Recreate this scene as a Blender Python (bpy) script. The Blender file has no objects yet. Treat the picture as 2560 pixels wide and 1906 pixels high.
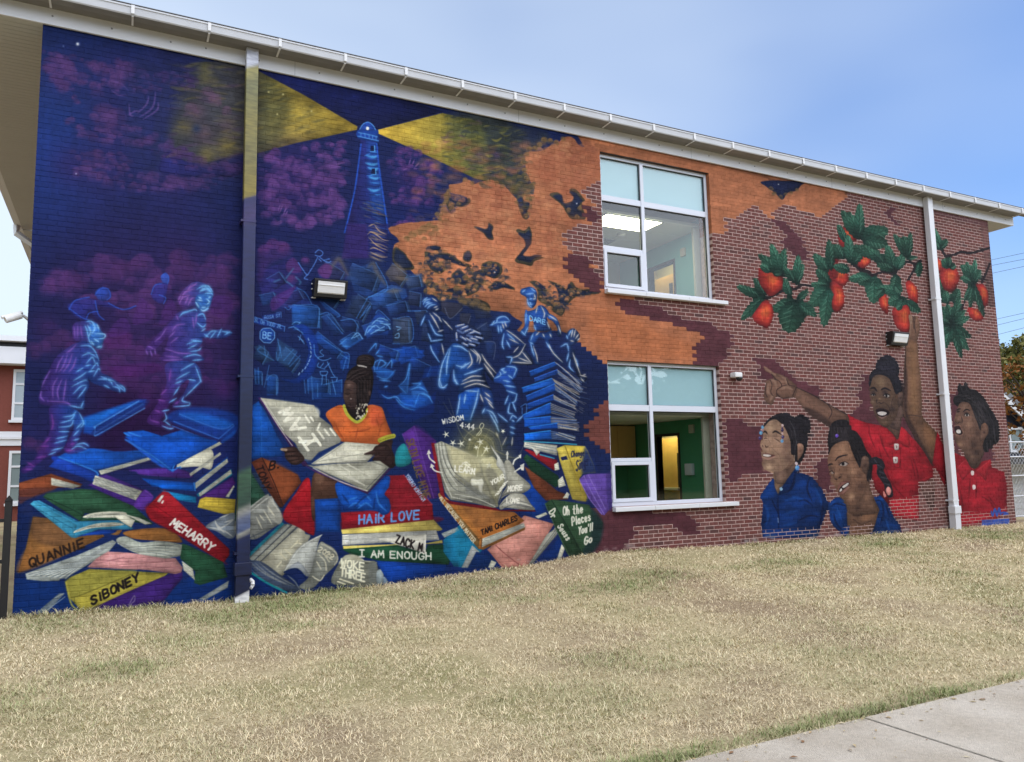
import bpy, bmesh, math, random
import numpy as np
from mathutils import Vector, Matrix
random.seed(3)
scene = bpy.context.scene
col = scene.collection
# ---- camera model (fitted to the place; wall face is the plane y=0, z=0 near the path, x along the wall)
CF, CYAW, CPIT, CROL = 1923.0, 0.4728, 0.1154, -0.0214
COURSE, BL = 0.06773, 0.2032      # brick module
ZO = 14*COURSE                    # height of the lower sill above the path
CPOS = np.array([-7.2551, -10.6615, 0.6384+ZO])
_fw = np.array([math.sin(CYAW)*math.cos(CPIT), math.cos(CYAW)*math.cos(CPIT), math.sin(CPIT)])
_r0 = np.array([math.cos(CYAW), -math.sin(CYAW), 0.0]); _u0 = np.cross(_r0, _fw)
CR = math.cos(CROL)*_r0 + math.sin(CROL)*_u0
CU = -math.sin(CROL)*_r0 + math.cos(CROL)*_u0
def pray(u, v): return _fw + CR*((u-1280)/CF) - CU*((v-953)/CF)
def onY(u, v, y=0.0):
    d = pray(u, v); return CPOS + d*((y-CPOS[1])/d[1])
def onZ(u, v, z):
    d = pray(u, v); return CPOS + d*((z-CPOS[2])/d[2])
def onX(u, v, x):
    d = pray(u, v); return CPOS + d*((x-CPOS[0])/d[0])
WX0, WX1 = -8.28, 11.03           # wall ends
ZTOP, ZBOT = 107*COURSE, -2*COURSE
# ================= camera, sky, sun, exposure =================
cd = bpy.data.cameras.new('camera'); camob = bpy.data.objects.new('camera', cd); col.objects.link(camob)
cd.sensor_fit = 'HORIZONTAL'; cd.sensor_width = 36.0; cd.lens = 36.0*CF/2560.0; cd.clip_end = 3000; cd.clip_start = 0.05
_m = Matrix(((CR[0], CU[0], -_fw[0], CPOS[0]), (CR[1], CU[1], -_fw[1], CPOS[1]), (CR[2], CU[2], -_fw[2], CPOS[2]), (0, 0, 0, 1)))
camob.matrix_world = _m
scene.camera = camob
SUN_AZ, SUN_EL = math.radians(152), math.radians(51)     # measured from +y towards +x
world = bpy.data.worlds.new('World'); scene.world = world; world.use_nodes = True
wn = world.node_tree.nodes; wl = world.node_tree.links; wn.clear()
wo = wn.new('ShaderNodeOutputWorld'); wb = wn.new('ShaderNodeBackground'); wl.new(wb.outputs[0], wo.inputs[0])
sky = wn.new('ShaderNodeTexSky'); sky.sky_type = 'NISHITA'; sky.sun_disc = False
sky.sun_elevation = SUN_EL; sky.sun_rotation = SUN_AZ; sky.air_density = 1.0; sky.dust_density = .6; sky.ozone_density = 2.0
# thin high cloud over the blue
tc = wn.new('ShaderNodeTexCoord'); mp_ = wn.new('ShaderNodeMapping'); mp_.inputs['Scale'].default_value = (1.0, 1.0, 2.6); wl.new(tc.outputs['Generated'], mp_.inputs[0])
cn = wn.new('ShaderNodeTexNoise'); cn.inputs['Scale'].default_value = 1.15; cn.inputs['Detail'].default_value = 3; cn.inputs['Roughness'].default_value = .5; wl.new(mp_.outputs[0], cn.inputs['Vector'])
bank = wn.new('ShaderNodeVectorMath'); bank.operation = 'DOT_PRODUCT'; wl.new(tc.outputs['Generated'], bank.inputs[0]); bank.inputs[1].default_value = (-.72, .60, .10)
bm1 = wn.new('ShaderNodeMath'); bm1.operation = 'MULTIPLY_ADD'; wl.new(bank.outputs['Value'], bm1.inputs[0]); bm1.inputs[1].default_value = .42; wl.new(cn.outputs['Fac'], bm1.inputs[2])
cr_ = wn.new('ShaderNodeValToRGB'); cr_.color_ramp.elements[0].position = .22; cr_.color_ramp.elements[1].position = .86
cr_.color_ramp.elements[0].color = (.10, .10, .10, 1); cr_.color_ramp.elements[1].color = (.92, .92, .92, 1); wl.new(bm1.outputs[0], cr_.inputs[0])
cm = wn.new('ShaderNodeMix'); cm.data_type = 'RGBA'; wl.new(cr_.outputs[0], cm.inputs[0]); st_ = wn.new('ShaderNodeMix'); st_.data_type = 'RGBA'; st_.blend_type = 'MULTIPLY'; st_.inputs[0].default_value = 1; wl.new(sky.outputs[0], st_.inputs[6]); st_.inputs[7].default_value = (.62, .82, 1.10, 1); wl.new(st_.outputs[2], cm.inputs[6]); cm.inputs[7].default_value = (4.45, 5.1, 5.8, 1)
wl.new(cm.outputs[2], wb.inputs[0]); wb.inputs[1].default_value = 0.125
sd_ = bpy.data.lights.new('sun', 'SUN'); sd_.energy = 2.8; sd_.angle = math.radians(100); sd_.color = (1.0, .94, .83)
so = bpy.data.objects.new('sun', sd_); col.objects.link(so)
_sv = Vector((math.sin(SUN_AZ)*math.cos(SUN_EL), math.cos(SUN_AZ)*math.cos(SUN_EL), math.sin(SUN_EL)))
so.rotation_euler = _sv.to_track_quat('Z', 'Y').to_euler()
scene.view_settings.view_transform = 'Standard'; scene.view_settings.look = 'None'; scene.view_settings.exposure = 0.64; scene.view_settings.gamma = 1.0
try: scene.view_settings.use_curve_mapping = False
except Exception: pass
scene.render.engine = 'CYCLES'
scene.cycles.max_bounces = 8; scene.cycles.transparent_max_bounces = 12; scene.cycles.caustics_reflective = False; scene.cycles.caustics_refractive = False
try: scene.cycles.use_denoising = True
except Exception: pass
# ================= helpers =================
class MB:
    def __init__(s): s.v = []; s.f = []
    def box(s, x0, x1, y0, y1, z0, z1, bev=0.0):
        b = len(s.v)
        if bev <= 0:
            s.v += [(x0,y0,z0),(x1,y0,z0),(x1,y1,z0),(x0,y1,z0),(x0,y0,z1),(x1,y0,z1),(x1,y1,z1),(x0,y1,z1)]
            s.f += [tuple(b+i for i in q) for q in ((0,3,2,1),(4,5,6,7),(0,1,5,4),(1,2,6,5),(2,3,7,6),(3,0,4,7))]
        else:
            bm = bmesh.new(); bmesh.ops.create_cube(bm, size=1)
            for v in bm.verts: v.co = Vector(((x0+x1)/2+v.co.x*(x1-x0), (y0+y1)/2+v.co.y*(y1-y0), (z0+z1)/2+v.co.z*(z1-z0)))
            bmesh.ops.bevel(bm, geom=bm.edges[:], offset=bev, segments=2, affect='EDGES', profile=.6)
            bm.verts.ensure_lookup_table()
            for i, v in enumerate(bm.verts): v.index = i; s.v.append(tuple(v.co))
            s.f += [tuple(b+v.index for v in f.verts) for f in bm.faces]; bm.free()
        return s
    def prism(s, poly, x0, x1, axis='x'):
        """poly of (y,z) pulled along x (or (x,z) along y, (x,y) along z)"""
        b = len(s.v); n = len(poly)
        for t in (x0, x1):
            for (a, c) in poly: s.v.append((t, a, c) if axis == 'x' else (a, t, c) if axis == 'y' else (a, c, t))
        s.f.append(tuple(b+i for i in range(n))[::-1]); s.f.append(tuple(b+n+i for i in range(n)))
        for i in range(n): j = (i+1) % n; s.f.append((b+i, b+j, b+n+j, b+n+i))
        return s
    def tube(s, pts, r, n=8, r1=None):
        P = [Vector(q) for q in pts]; b = len(s.v); m = len(P)
        for i, q in enumerate(P):
            d = (P[min(i+1, m-1)]-P[max(i-1, 0)]).normalized(); u = d.cross(Vector((0, 0, 1)))
            if u.length < 1e-3: u = d.cross(Vector((1, 0, 0)))
            u.normalize(); w = d.cross(u); rr = r if r1 is None else r+(r1-r)*i/(m-1)
            for k in range(n): a = 2*math.pi*k/n; s.v.append(tuple(q+u*math.cos(a)*rr+w*math.sin(a)*rr))
        for i in range(m-1):
            for k in range(n): k2 = (k+1) % n; s.f.append((b+i*n+k, b+i*n+k2, b+(i+1)*n+k2, b+(i+1)*n+k))
        s.f.append(tuple(b+k for k in range(n))[::-1]); s.f.append(tuple(b+(m-1)*n+k for k in range(n)))
        return s
    def lathe(s, prof, c, n=20, ax='z'):
        b = len(s.v)
        for (r, h) in prof:
            for k in range(n):
                a = 2*math.pi*k/n; q = (math.cos(a)*r, math.sin(a)*r, h)
                if ax == 'y': q = (q[0], q[2], q[1])
                if ax == 'x': q = (q[2], q[0], q[1])
                s.v.append((c[0]+q[0], c[1]+q[1], c[2]+q[2]))
        for i in range(len(prof)-1):
            for k in range(n): k2 = (k+1) % n; s.f.append((b+i*n+k, b+i*n+k2, b+(i+1)*n+k2, b+(i+1)*n+k))
        s.f.append(tuple(b+k for k in range(n))[::-1]); s.f.append(tuple(b+(len(prof)-1)*n+k for k in range(n)))
        return s
    def quad(s, a, b_, c, d): b = len(s.v); s.v += [tuple(a), tuple(b_), tuple(c), tuple(d)]; s.f.append((b, b+1, b+2, b+3)); return s
    def build(s, name, mat, parent=None, smooth=False, fix=True):
        me = bpy.data.meshes.new(name); me.from_pydata(s.v, [], s.f)
        if fix:
            bm = bmesh.new(); bm.from_mesh(me); bmesh.ops.recalc_face_normals(bm, faces=bm.faces[:]); bm.to_mesh(me); bm.free()
        me.materials.append(mat)
        if smooth: me.polygons.foreach_set('use_smooth', [True]*len(me.polygons))
        o = bpy.data.objects.new(name, me); col.objects.link(o)
        if parent: o.parent = parent
        return o
def tag(o, label=None, cat=None, group=None, kind=None):
    if label: o['label'] = label
    if cat: o['category'] = cat
    if group: o['group'] = group
    if kind: o['kind'] = kind
    return o
def empty(name, label=None, cat=None, group=None, kind=None, loc=(0, 0, 0)):
    o = bpy.data.objects.new(name, None); col.objects.link(o); o.location = loc; o.empty_display_size = .1
    return tag(o, label, cat, group, kind)
def s2l(c): return tuple(((q/255)/12.92 if q/255 <= .04045 else ((q/255+.055)/1.055)**2.4) for q in c[:3])+(1,)
def mat(name, c, rough=.6, var=.12, scale=6.0, metal=0.0, spec=.3, bump=0.0, bscale=60.0, lin=True):
    m = bpy.data.materials.new(name); m.use_nodes = True; nt = m.node_tree; n = nt.nodes; L = nt.links
    b = n['Principled BSDF']; b.inputs['Roughness'].default_value = rough; b.inputs['Metallic'].default_value = metal; b.inputs['Specular IOR Level'].default_value = spec
    c = tuple(c)+(1,) if len(c) == 3 else c
    tcn = n.new('ShaderNodeNewGeometry'); nz = n.new('ShaderNodeTexNoise'); nz.inputs['Scale'].default_value = scale; nz.inputs['Detail'].default_value = 5
    L.new(tcn.outputs['Position'], nz.inputs['Vector'])
    mx = n.new('ShaderNodeMix'); mx.data_type = 'RGBA'; mx.inputs[6].default_value = tuple(q*(1-var) for q in c[:3])+(1,); mx.inputs[7].default_value = tuple(min(1, q*(1+var)) for q in c[:3])+(1,)
    L.new(nz.outputs['Fac'], mx.inputs[0]); L.new(mx.outputs[2], b.inputs['Base Color'])
    if bump:
        n2 = n.new('ShaderNodeTexNoise'); n2.inputs['Scale'].default_value = bscale; n2.inputs['Detail'].default_value = 4; L.new(tcn.outputs['Position'], n2.inputs['Vector'])
        bp = n.new('ShaderNodeBump'); bp.inputs['Strength'].default_value = bump; bp.inputs['Distance'].default_value = .02; L.new(n2.outputs['Fac'], bp.inputs['Height']); L.new(bp.outputs[0], b.inputs['Normal'])
    return m
def emit(name, c, st):
    m = bpy.data.materials.new(name); m.use_nodes = True; b = m.node_tree.nodes['Principled BSDF']; b.inputs['Base Color'].default_value = tuple(c)+(1,)
    b.inputs['Emission Color'].default_value = tuple(c)+(1,); b.inputs['Emission Strength'].default_value = st
    return m
def glassmat(name, rough=.015, tint=(.93, .96, .95)):
    m = bpy.data.materials.new(name); m.use_nodes = True; n = m.node_tree.nodes; L = m.node_tree.links; n.clear()
    o = n.new('ShaderNodeOutputMaterial'); mx = n.new('ShaderNodeMixShader'); t = n.new('ShaderNodeBsdfTransparent'); g = n.new('ShaderNodeBsdfGlossy'); f = n.new('ShaderNodeFresnel')
    t.inputs[0].default_value = tint+(1,); g.inputs['Roughness'].default_value = rough; gg = n.new('ShaderNodeNewGeometry'); mr = n.new('ShaderNodeMapRange'); mr.inputs[3].default_value = 1.5; mr.inputs[4].default_value = 1/1.5; L.new(gg.outputs['Backfacing'], mr.inputs[0]); L.new(mr.outputs[0], f.inputs[0])
    L.new(f.outputs[0], mx.inputs[0]); L.new(t.outputs[0], mx.inputs[1]); L.new(g.outputs[0], mx.inputs[2]); L.new(mx.outputs[0], o.inputs[0])
    return m
WHITE = mat('white paint metal', (.68, .69, .71), .5, .07, 2.5, spec=.4)
GALV = mat('pale gutter metal', (.54, .55, .57), .40, .14, 3, spec=.5)
STRAP = mat('white strap', (.74, .74, .74), .5, .04)
ALU = mat('anodised frame', (.62, .65, .72), .38, .04, 4, spec=.5)
SOFF = mat('taupe soffit', (.50, .51, .50), .7, .05, 3)
BLACKM = mat('black metal', (.012, .012, .013), .45, .2, 8, spec=.5)
GLASS = glassmat('window glass')
ROOFM = mat('roof sheet', (.30, .31, .33), .6, .1)
# ---- a small paint kit: the mural is drawn stroke by stroke on a drawing sheet, then laid flat on the wall
PW, PH = 2560, 1560
SH = np.zeros((PH, PW, 3), np.float32)      # colour (sRGB 0..1)
SA = np.zeros((PH, PW), np.float32)         # paint cover: .5 = bricks only, 1 = bricks and joints
RG = [0.0, 0.0, 1.0]
prng = np.random.RandomState(5); GLOW = [0.0]
def reg(x, y, s): RG[:] = [x, y, s]
def _pts(t):
    a = np.array([float(q) for q in t.replace(',', ' ').split()], np.float64).reshape(-1, 2) if isinstance(t, str) else np.asarray(t, float).reshape(-1, 2)
    return a/RG[2] + np.array(RG[:2])
def _curve(P, closed, n=6):
    m = len(P)
    if m < 3: return P
    out = []
    for i in range(m if closed else m-1):
        p0 = P[(i-1) % m] if closed or i > 0 else P[i]
        p1, p2 = P[i], P[(i+1) % m]
        p3 = P[(i+2) % m] if closed or i+2 < m else P[i+1]
        for k in range(n):
            t = k/n
            out.append(0.5*(2*p1+(p2-p0)*t+(2*p0-5*p1+4*p2-p3)*t*t+(3*p1-p0-3*p2+p3)*t**3))
    if not closed: out.append(P[-1])
    return np.array(out)
def _hash(n, seed):
    return np.random.RandomState(seed).rand(n, n).astype(np.float32)
def vnoise(shape, sx, sy, seed, octv=3):
    out = np.zeros(shape, np.float32); amp = 1.0; tot = 0
    yy = np.arange(shape[0], dtype=np.float32)[:, None]; xx = np.arange(shape[1], dtype=np.float32)[None, :]
    for o in range(octv):
        g = _hash(128, seed+o)
        fx = xx/sx*(2**o); fy = yy/sy*(2**o)
        ix = np.floor(fx).astype(int); iy = np.floor(fy).astype(int)
        tx = fx-ix; ty = fy-iy; tx = tx*tx*(3-2*tx); ty = ty*ty*(3-2*ty)
        x0 = ix % 128; x1 = (ix+1) % 128; y0 = iy % 128; y1 = (iy+1) % 128
        v = (g[y0, x0]*(1-tx)+g[y0, x1]*tx)*(1-ty)+(g[y1, x0]*(1-tx)+g[y1, x1]*tx)*ty
        out += v*amp; tot += amp; amp *= 0.5
    return out/tot
NZ = vnoise((PH, PW), 34, 22, 11, 4)-0.5      # blotchy brush
NS = vnoise((PH, PW), 60, 9, 31, 3)-0.5       # dragged brush
# where every drawing point sits in the brickwork (for edges that follow the bricks)
_d = (_fw[None, :] + CR[None, :]*((np.arange(PW)[:, None]-1280)/CF))
def _brickcell(ix0, ix1, iy0, iy1):
    u = np.arange(ix0, ix1)[None, :, None]; v = np.arange(iy0, iy1)[:, None, None]
    d = _fw + CR*((u-1280)/CF) - CU*((v-953)/CF)
    t = (0-CPOS[1])/d[..., 1]
    X = CPOS[0]+d[..., 0]*t; Z = CPOS[2]+d[..., 2]*t
    k = np.floor(Z/COURSE); off = np.where(k % 2 == 0, 0.0, 0.5)
    j = np.floor(X/BL-off)
    h = np.abs(np.sin(k*127.1+j*311.7)*43758.5) % 1.0
    X = (j+off+0.5)*BL; Z = (k+0.5)*COURSE
    q = np.stack([X-CPOS[0], np.full_like(X, -CPOS[1]), Z-CPOS[2]], -1)
    dep = q@_fw
    return 1280+CF*(q@CR)/dep, 953-CF*(q@CU)/dep
class G:                                        # a fade between two colours
    def __init__(s, c0, c1, a, b): s.c0, s.c1, s.p = c0, c1, _pts([a, b])
    def get(s, xx, yy):
        d = s.p[1]-s.p[0]; t = ((xx-s.p[0][0])*d[0]+(yy-s.p[0][1])*d[1])/max(d@d, 1e-6)
        t = np.clip(t, 0, 1)[..., None].astype(np.float32)
        return (np.array(s.c0, np.float32)*(1-t)+np.array(s.c1, np.float32)*t)/255.
def _blend(sl, m, col, xx, yy, cover, tex, mul=None):
    c = col.get(xx, yy) if isinstance(col, G) else np.array(col, np.float32)/255.
    if mul is not None: c = np.minimum(c*mul[..., None], 1)
    if tex:
        c = c*(1+tex*NZ[sl][..., None]*1.6+tex*NS[sl][..., None]*1.2)
    w = m if cover is None else m/(m+np.minimum(1, SA[sl]*2)*(1-m)+1e-6)
    SH[sl] = SH[sl]*(1-w[..., None])+c*w[..., None]
    if cover is not None: SA[sl] = SA[sl]*(1-m)+cover*m if cover < 1 else 1-(1-SA[sl])*(1-m)
def _box(P, pad):
    x0 = max(0, int(P[:, 0].min()-pad)); x1 = min(PW, int(P[:, 0].max()+pad)+2)
    y0 = max(0, int(P[:, 1].min()-pad)); y1 = min(PH, int(P[:, 1].max()+pad)+2)
    return x0, x1, y0, y1
def p(t, col, a=1.0, s=0, sm=True, snap=False, cover=1.0, tex=0.12, rough=0, erase=False, vol=.30):
    """fill an outline; s = softness of the edge, rough = ragged edge"""
    P = _pts(t)
    if sm and not snap: P = _curve(P, True)
    sf = max(1.0, s/RG[2]); rg = rough/RG[2]
    x0, x1, y0, y1 = _box(P, sf+rg+(30 if snap else 0))
    if x1 <= x0 or y1 <= y0: return
    xx = np.arange(x0, x1, dtype=np.float32)[None, :]; yy = np.arange(y0, y1, dtype=np.float32)[:, None]
    gx, gy = np.broadcast_arrays(xx, yy)
    sl = (slice(y0, y1), slice(x0, x1))
    if snap:
        sx, sy = _brickcell(x0, x1, y0, y1); sf = 1.0
    else: sx, sy = gx, gy
    d2 = np.full(sx.shape, 1e12, np.float32); par = np.zeros(sx.shape, bool)
    A = P; B = np.roll(P, -1, 0)
    for (ax, ay), (bx, by) in zip(A, B):
        ex, ey = bx-ax, by-ay; L = ex*ex+ey*ey
        if not snap and L > 1e-9:
            tt = np.clip(((sx-ax)*ex+(sy-ay)*ey)/L, 0, 1)
            d2 = np.minimum(d2, (sx-ax-tt*ex)**2+(sy-ay-tt*ey)**2)
        if ay != by:
            par ^= ((ay > sy) != (by > sy)) & (sx < ex*(sy-ay)/ey+ax)
    if snap: m = par.astype(np.float32)
    else:
        sd = np.sqrt(d2)*np.where(par, 1, -1)
        if rg: sd = sd+NZ[sl]*2*rg
        m = np.clip(0.5+sd/sf, 0, 1)
        if s: m = m*m*(3-2*m)
    m = (m*a).astype(np.float32)
    if erase: SA[sl] *= (1-m); return
    mul = None; size = min(P[:, 0].max()-P[:, 0].min(), P[:, 1].max()-P[:, 1].min())
    if vol and not snap and a >= .5 and s <= 12 and 12 < size < 400:      # round the form: lit from above left, darker to the rim
        rim = np.exp(-np.maximum(sd, 0)/(.09*size+1.0)); cx, cy = P.mean(0); tt = ((gx-cx)*.5+(gy-cy)*.85)/size
        mul = 1.06-vol*.9*rim-vol*.75*np.clip(tt, -.7, .7)+NZ[sl]*.12
    _blend(sl, m, col, gx, gy, cover, tex, mul)
def l(t, w, col, a=1.0, s=0, tp=0, sm=True, cover=1.0, tex=0.0):
    """a brush stroke of width w; tp: 1 thins to the end, 2 thins at both ends"""
    P = _pts(t)
    if sm: P = _curve(P, False, 5)
    r = w/RG[2]/2; sf = max(1.0, s/RG[2])
    x0, x1, y0, y1 = _box(P, r+sf)
    if x1 <= x0 or y1 <= y0: return
    gx, gy = np.meshgrid(np.arange(x0, x1, dtype=np.float32), np.arange(y0, y1, dtype=np.float32))
    sl = (slice(y0, y1), slice(x0, x1))
    best = np.full(gx.shape, -1e9, np.float32); n = len(P)-1
    for i in range(n):
        (ax, ay), (bx, by) = P[i], P[i+1]; ex, ey = bx-ax, by-ay; L = max(ex*ex+ey*ey, 1e-9)
        tt = np.clip(((gx-ax)*ex+(gy-ay)*ey)/L, 0, 1)
        rr = r
        if tp:
            q = (i+tt)/n
            rr = r*(1-0.8*q) if tp == 1 else r*(0.25+0.75*np.sin(np.pi*np.clip(q, 0, 1)))
        best = np.maximum(best, rr-np.sqrt((gx-ax-tt*ex)**2+(gy-ay-tt*ey)**2))
    m = (np.clip(0.5+best/sf, 0, 1)*a).astype(np.float32)
    _blend(sl, m, col, gx, gy, cover, tex)
def ls(t, w, col, **k):
    """several strokes, parted by /"""
    for q in t.split('/'):
        if GLOW[0] and k.get('tp') == 2: l(q, w*2.6, col, a=GLOW[0]*k.get('a', 1), s=w*2.2, tp=2)
        l(q, w, col, **k)
def sp(x, y, r, col, a=0.5, ry=None, cover=1.0):
    """a spray of the can"""
    c = _pts([x, y])[0]; r = r/RG[2]; ry = r if ry is None else ry/RG[2]
    x0, x1, y0, y1 = _box(np.array([[c[0]-r*2, c[1]-ry*2], [c[0]+r*2, c[1]+ry*2]]), 0)
    if x1 <= x0 or y1 <= y0: return
    gx, gy = np.meshgrid(np.arange(x0, x1, dtype=np.float32), np.arange(y0, y1, dtype=np.float32))
    sl = (slice(y0, y1), slice(x0, x1))
    q = ((gx-c[0])/r)**2+((gy-c[1])/ry)**2
    m = (np.exp(-q*1.4)*a).astype(np.float32); m[m < 0.004] = 0
    _blend(sl, m, col, gx, gy, None if cover is None else None, 0)
def puffs(t, col, a=0.55, k=1.0, hi=None):
    """cloud puffs x,y,r: a crisp crown that fades downwards"""
    v = [float(q) for q in t.replace(',', ' ').split()]
    for i in range(0, len(v), 3):
        c = _pts([v[i], v[i+1]])[0]; r = v[i+2]*k/RG[2]
        for j in range(3 if r > 8 else 2):
            ox, oy = (0, 0) if j == 0 else (prng.uniform(-.8, .8)*r, prng.uniform(-.3, .6)*r)
            rr = r*(1 if j == 0 else prng.uniform(.4, .75)); cx, cy = c[0]+ox, c[1]+oy
            x0, x1, y0, y1 = _box(np.array([[cx-rr, cy-rr], [cx+rr, cy+rr]]), 2)
            if x1 <= x0 or y1 <= y0: continue
            gx, gy = np.meshgrid(np.arange(x0, x1, dtype=np.float32), np.arange(y0, y1, dtype=np.float32))
            sl = (slice(y0, y1), slice(x0, x1))
            d = np.sqrt((gx-cx)**2+(gy-cy)**2)+NZ[sl]*rr*0.35
            up = np.clip(0.75-(gy-cy)/rr*0.6, 0.08, 1)
            m = (np.clip((rr-d)/max(1.5, rr*0.16), 0, 1)*up*a).astype(np.float32)
            _blend(sl, m, hi if (hi and j) else col, gx, gy, None, 0)
def pages(q, n, col=(222, 220, 196), line=(70, 80, 90), w=3, dark=0.55, a=1.0):
    """the leaf edge of a book: A B C D, lines run along AB"""
    Q = _pts(q); P = Q
    k = RG[:]; RG[:] = [0, 0, 1]
    p(P, col, a=a, sm=False, tex=0.15)
    for i in range(1, n):
        t = (i+prng.uniform(-.2, .2))/n
        A = P[0]*(1-t)+P[3]*t; B = P[1]*(1-t)+P[2]*t
        A = A+(B-A)*prng.uniform(0, .08); B = B-(B-A)*prng.uniform(0, .1)
        l([A, (A+B)/2+prng.uniform(-.6, .6, 2), B], w/k[2], line, a=dark*prng.uniform(.6, 1)*a)
    RG[:] = k
FONT = {
 'A': '0,0 .5,1 1,0/.2,.38 .8,.38', 'B': '0,0 0,1 .6,1 .8,.85 .75,.62 .5,.53 0,.53/.5,.53 .85,.42 .9,.15 .6,0 0,0', 'C': '.95,.82 .7,1 .3,1 .05,.7 .05,.3 .3,0 .7,0 .95,.18',
 'D': '0,0 0,1 .5,1 .9,.7 .9,.3 .5,0 0,0', 'E': '.9,1 0,1 0,0 .9,0/0,.52 .75,.52', 'F': '.9,1 0,1 0,0/0,.52 .7,.52', 'G': '.95,.8 .65,1 .25,.95 .03,.6 .05,.25 .35,0 .75,.05 .95,.25 .95,.45 .6,.45',
 'H': '0,0 0,1/.9,0 .9,1/0,.5 .9,.5', 'I': '.5,0 .5,1/.1,1 .9,1/.1,0 .9,0', 'K': '0,0 0,1/.85,1 .05,.45 .9,0', 'L': '0,1 0,0 .8,0', 'M': '0,0 .1,1 .5,.35 .9,1 1,0', 'N': '0,0 0,1 .9,0 .9,1',
 'O': '.5,1 .15,.85 .02,.5 .15,.12 .5,0 .85,.12 .98,.5 .85,.85 .5,1', 'P': '0,0 0,1 .6,1 .85,.8 .75,.5 0,.48', 'Q': '.5,1 .15,.85 .02,.5 .15,.12 .5,0 .85,.12 .98,.5 .85,.85 .5,1/.55,.3 1,-.1', 'R': '0,0 0,1 .6,1 .85,.78 .7,.53 0,.5/.4,.5 .95,0',
 'S': '.9,.85 .6,1 .2,.95 .08,.72 .4,.55 .8,.4 .9,.2 .6,0 .2,.03 .02,.2', 'T': '0,1 1,1/.5,1 .5,0', 'U': '0,1 .02,.3 .25,.02 .65,.02 .88,.3 .9,1', 'V': '0,1 .45,0 .9,1', 'W': '0,1 .25,0 .5,.65 .75,0 1,1', 'Y': '0,1 .45,.5 .95,1/.45,.5 .45,0', 'Z': '0,1 .9,1 0,0 .95,0', 'J': '.7,1 .7,.2 .4,0 .1,.2', 'X': '0,0 .9,1/0,1 .9,0',
 'i': '.3,0 .3,.6/.3,.85 .3,.92', '.': '.2,0 .25,.05', ':': '.3,.25 .3,.3/.3,.65 .3,.7', '4': '.7,0 .7,1 0,.35 1,.35', '2': '.05,.8 .4,1 .8,.8 .7,.5 0,0 .9,0', '0': '.5,1 .1,.7 .1,.3 .5,0 .9,.3 .9,.7 .5,1', "'": '.2,1 .2,.75',
 'a': '.8,.55 .4,.6 .1,.3 .35,0 .75,.15 .8,.55 .85,0', 'c': '.8,.5 .4,.62 .1,.3 .4,0 .8,.1', 'e': '.1,.3 .8,.35 .6,.6 .25,.55 .1,.25 .4,0 .8,.1', 'g': '.8,.55 .4,.6 .1,.35 .4,.05 .8,.3 .8,.55 .8,-.2 .4,-.35 .1,-.2', 'h': '.1,0 .1,1/.1,.4 .5,.6 .75,.45 .8,0',
 'l': '.3,1 .3,0', 'n': '.1,0 .1,.6/.1,.4 .5,.6 .75,.45 .8,0', 'o': '.5,.6 .1,.45 .1,.15 .5,0 .85,.2 .8,.5 .5,.6', 'r': '.1,0 .1,.6/.1,.4 .4,.6 .7,.55', 's': '.75,.5 .4,.62 .15,.45 .7,.2 .5,0 .1,.08', 't': '.4,.95 .4,.1 .7,0/.1,.6 .75,.6', 'u': '.1,.6 .15,.1 .5,0 .8,.2 .8,.6/.8,.3 .85,0', 'y': '.1,.6 .45,.1/.85,.6 .45,.1 .15,-.3'}
def tx(s, x0, y0, x1, y1, hx, hy, w, col, a=1.0, gap=0.32, cover=1.0):
    """letters from (x0,y0) to (x1,y1) along the baseline, (hx,hy) up to the cap height"""
    adv = [(0.45 if c in "il.:'" else 0.55 if c == ' ' else 0.95) for c in s]
    tot = sum(adv)+gap*(len(s)-1); k = 0.0; o = np.array([x0, y0], float); e = np.array([x1-x0, y1-y0], float)/tot; h = np.array([hx, hy], float)
    for c, ad in zip(s, adv):
        if c in FONT:
            wob = prng.uniform(-.03, .03, 2)
            for st in FONT[c].split('/'):
                q = np.array([float(z) for z in st.replace(',', ' ').split()]).reshape(-1, 2)
                q = o+np.outer(k+(q[:, 0])*(ad if c not in "il.:'" else 0.9)+wob[0], e)+np.outer(q[:, 1]+wob[1], h)
                l(q, w, col, a=a, sm=(c in 'BCDGJOPQRSU02acegnorsuy'), cover=cover)
        k += ad+gap
def leaf(x0, y0, x1, y1, w, dark=0):
    """a serrated leaf from stalk to tip with its ribs"""
    A = np.array([x0, y0], float); B = np.array([x1, y1], float); d = B-A; nrm = np.array([-d[1], d[0]])/max(np.hypot(*d), 1e-6)
    up = []; dn = []
    n = 7
    for i in range(n+1):
        t = i/n; r = w*0.52*(math.sin(math.pi*min(1, t**0.75*0.97))**0.8 if 0 < t < 1 else 0)
        up.append(A+d*t+nrm*r)
        if 0 < i < n: up.append(A+d*(t+0.06)+nrm*r*0.80)
        dn.append(A+d*t-nrm*r)
        if 0 < i < n: dn.append(A+d*(t+0.06)-nrm*r*0.80)
    g = prng.uniform(0.85, 1.15)*(0.75 if dark else 1)
    c0 = tuple(q*g for q in (28, 64, 54)); c1 = tuple(q*g for q in (58, 104, 82)); 
    p(up+dn[::-1], G(c0, c1, tuple(A), tuple(B)), sm=False, tex=0.25)
    mid = A+d*0.5
    for i in range(1, 6):
        t = i/6.5; r = w*0.36*math.sin(math.pi*t)
        for sgn in (1, -1):
            l([A+d*t, A+d*(t+0.16)+nrm*r*sgn], 5, (110, 152, 128) if sgn > 0 else (20, 48, 38), a=0.6)
    l([A, mid, B], 5, (20, 46, 38), a=0.6)
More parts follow.
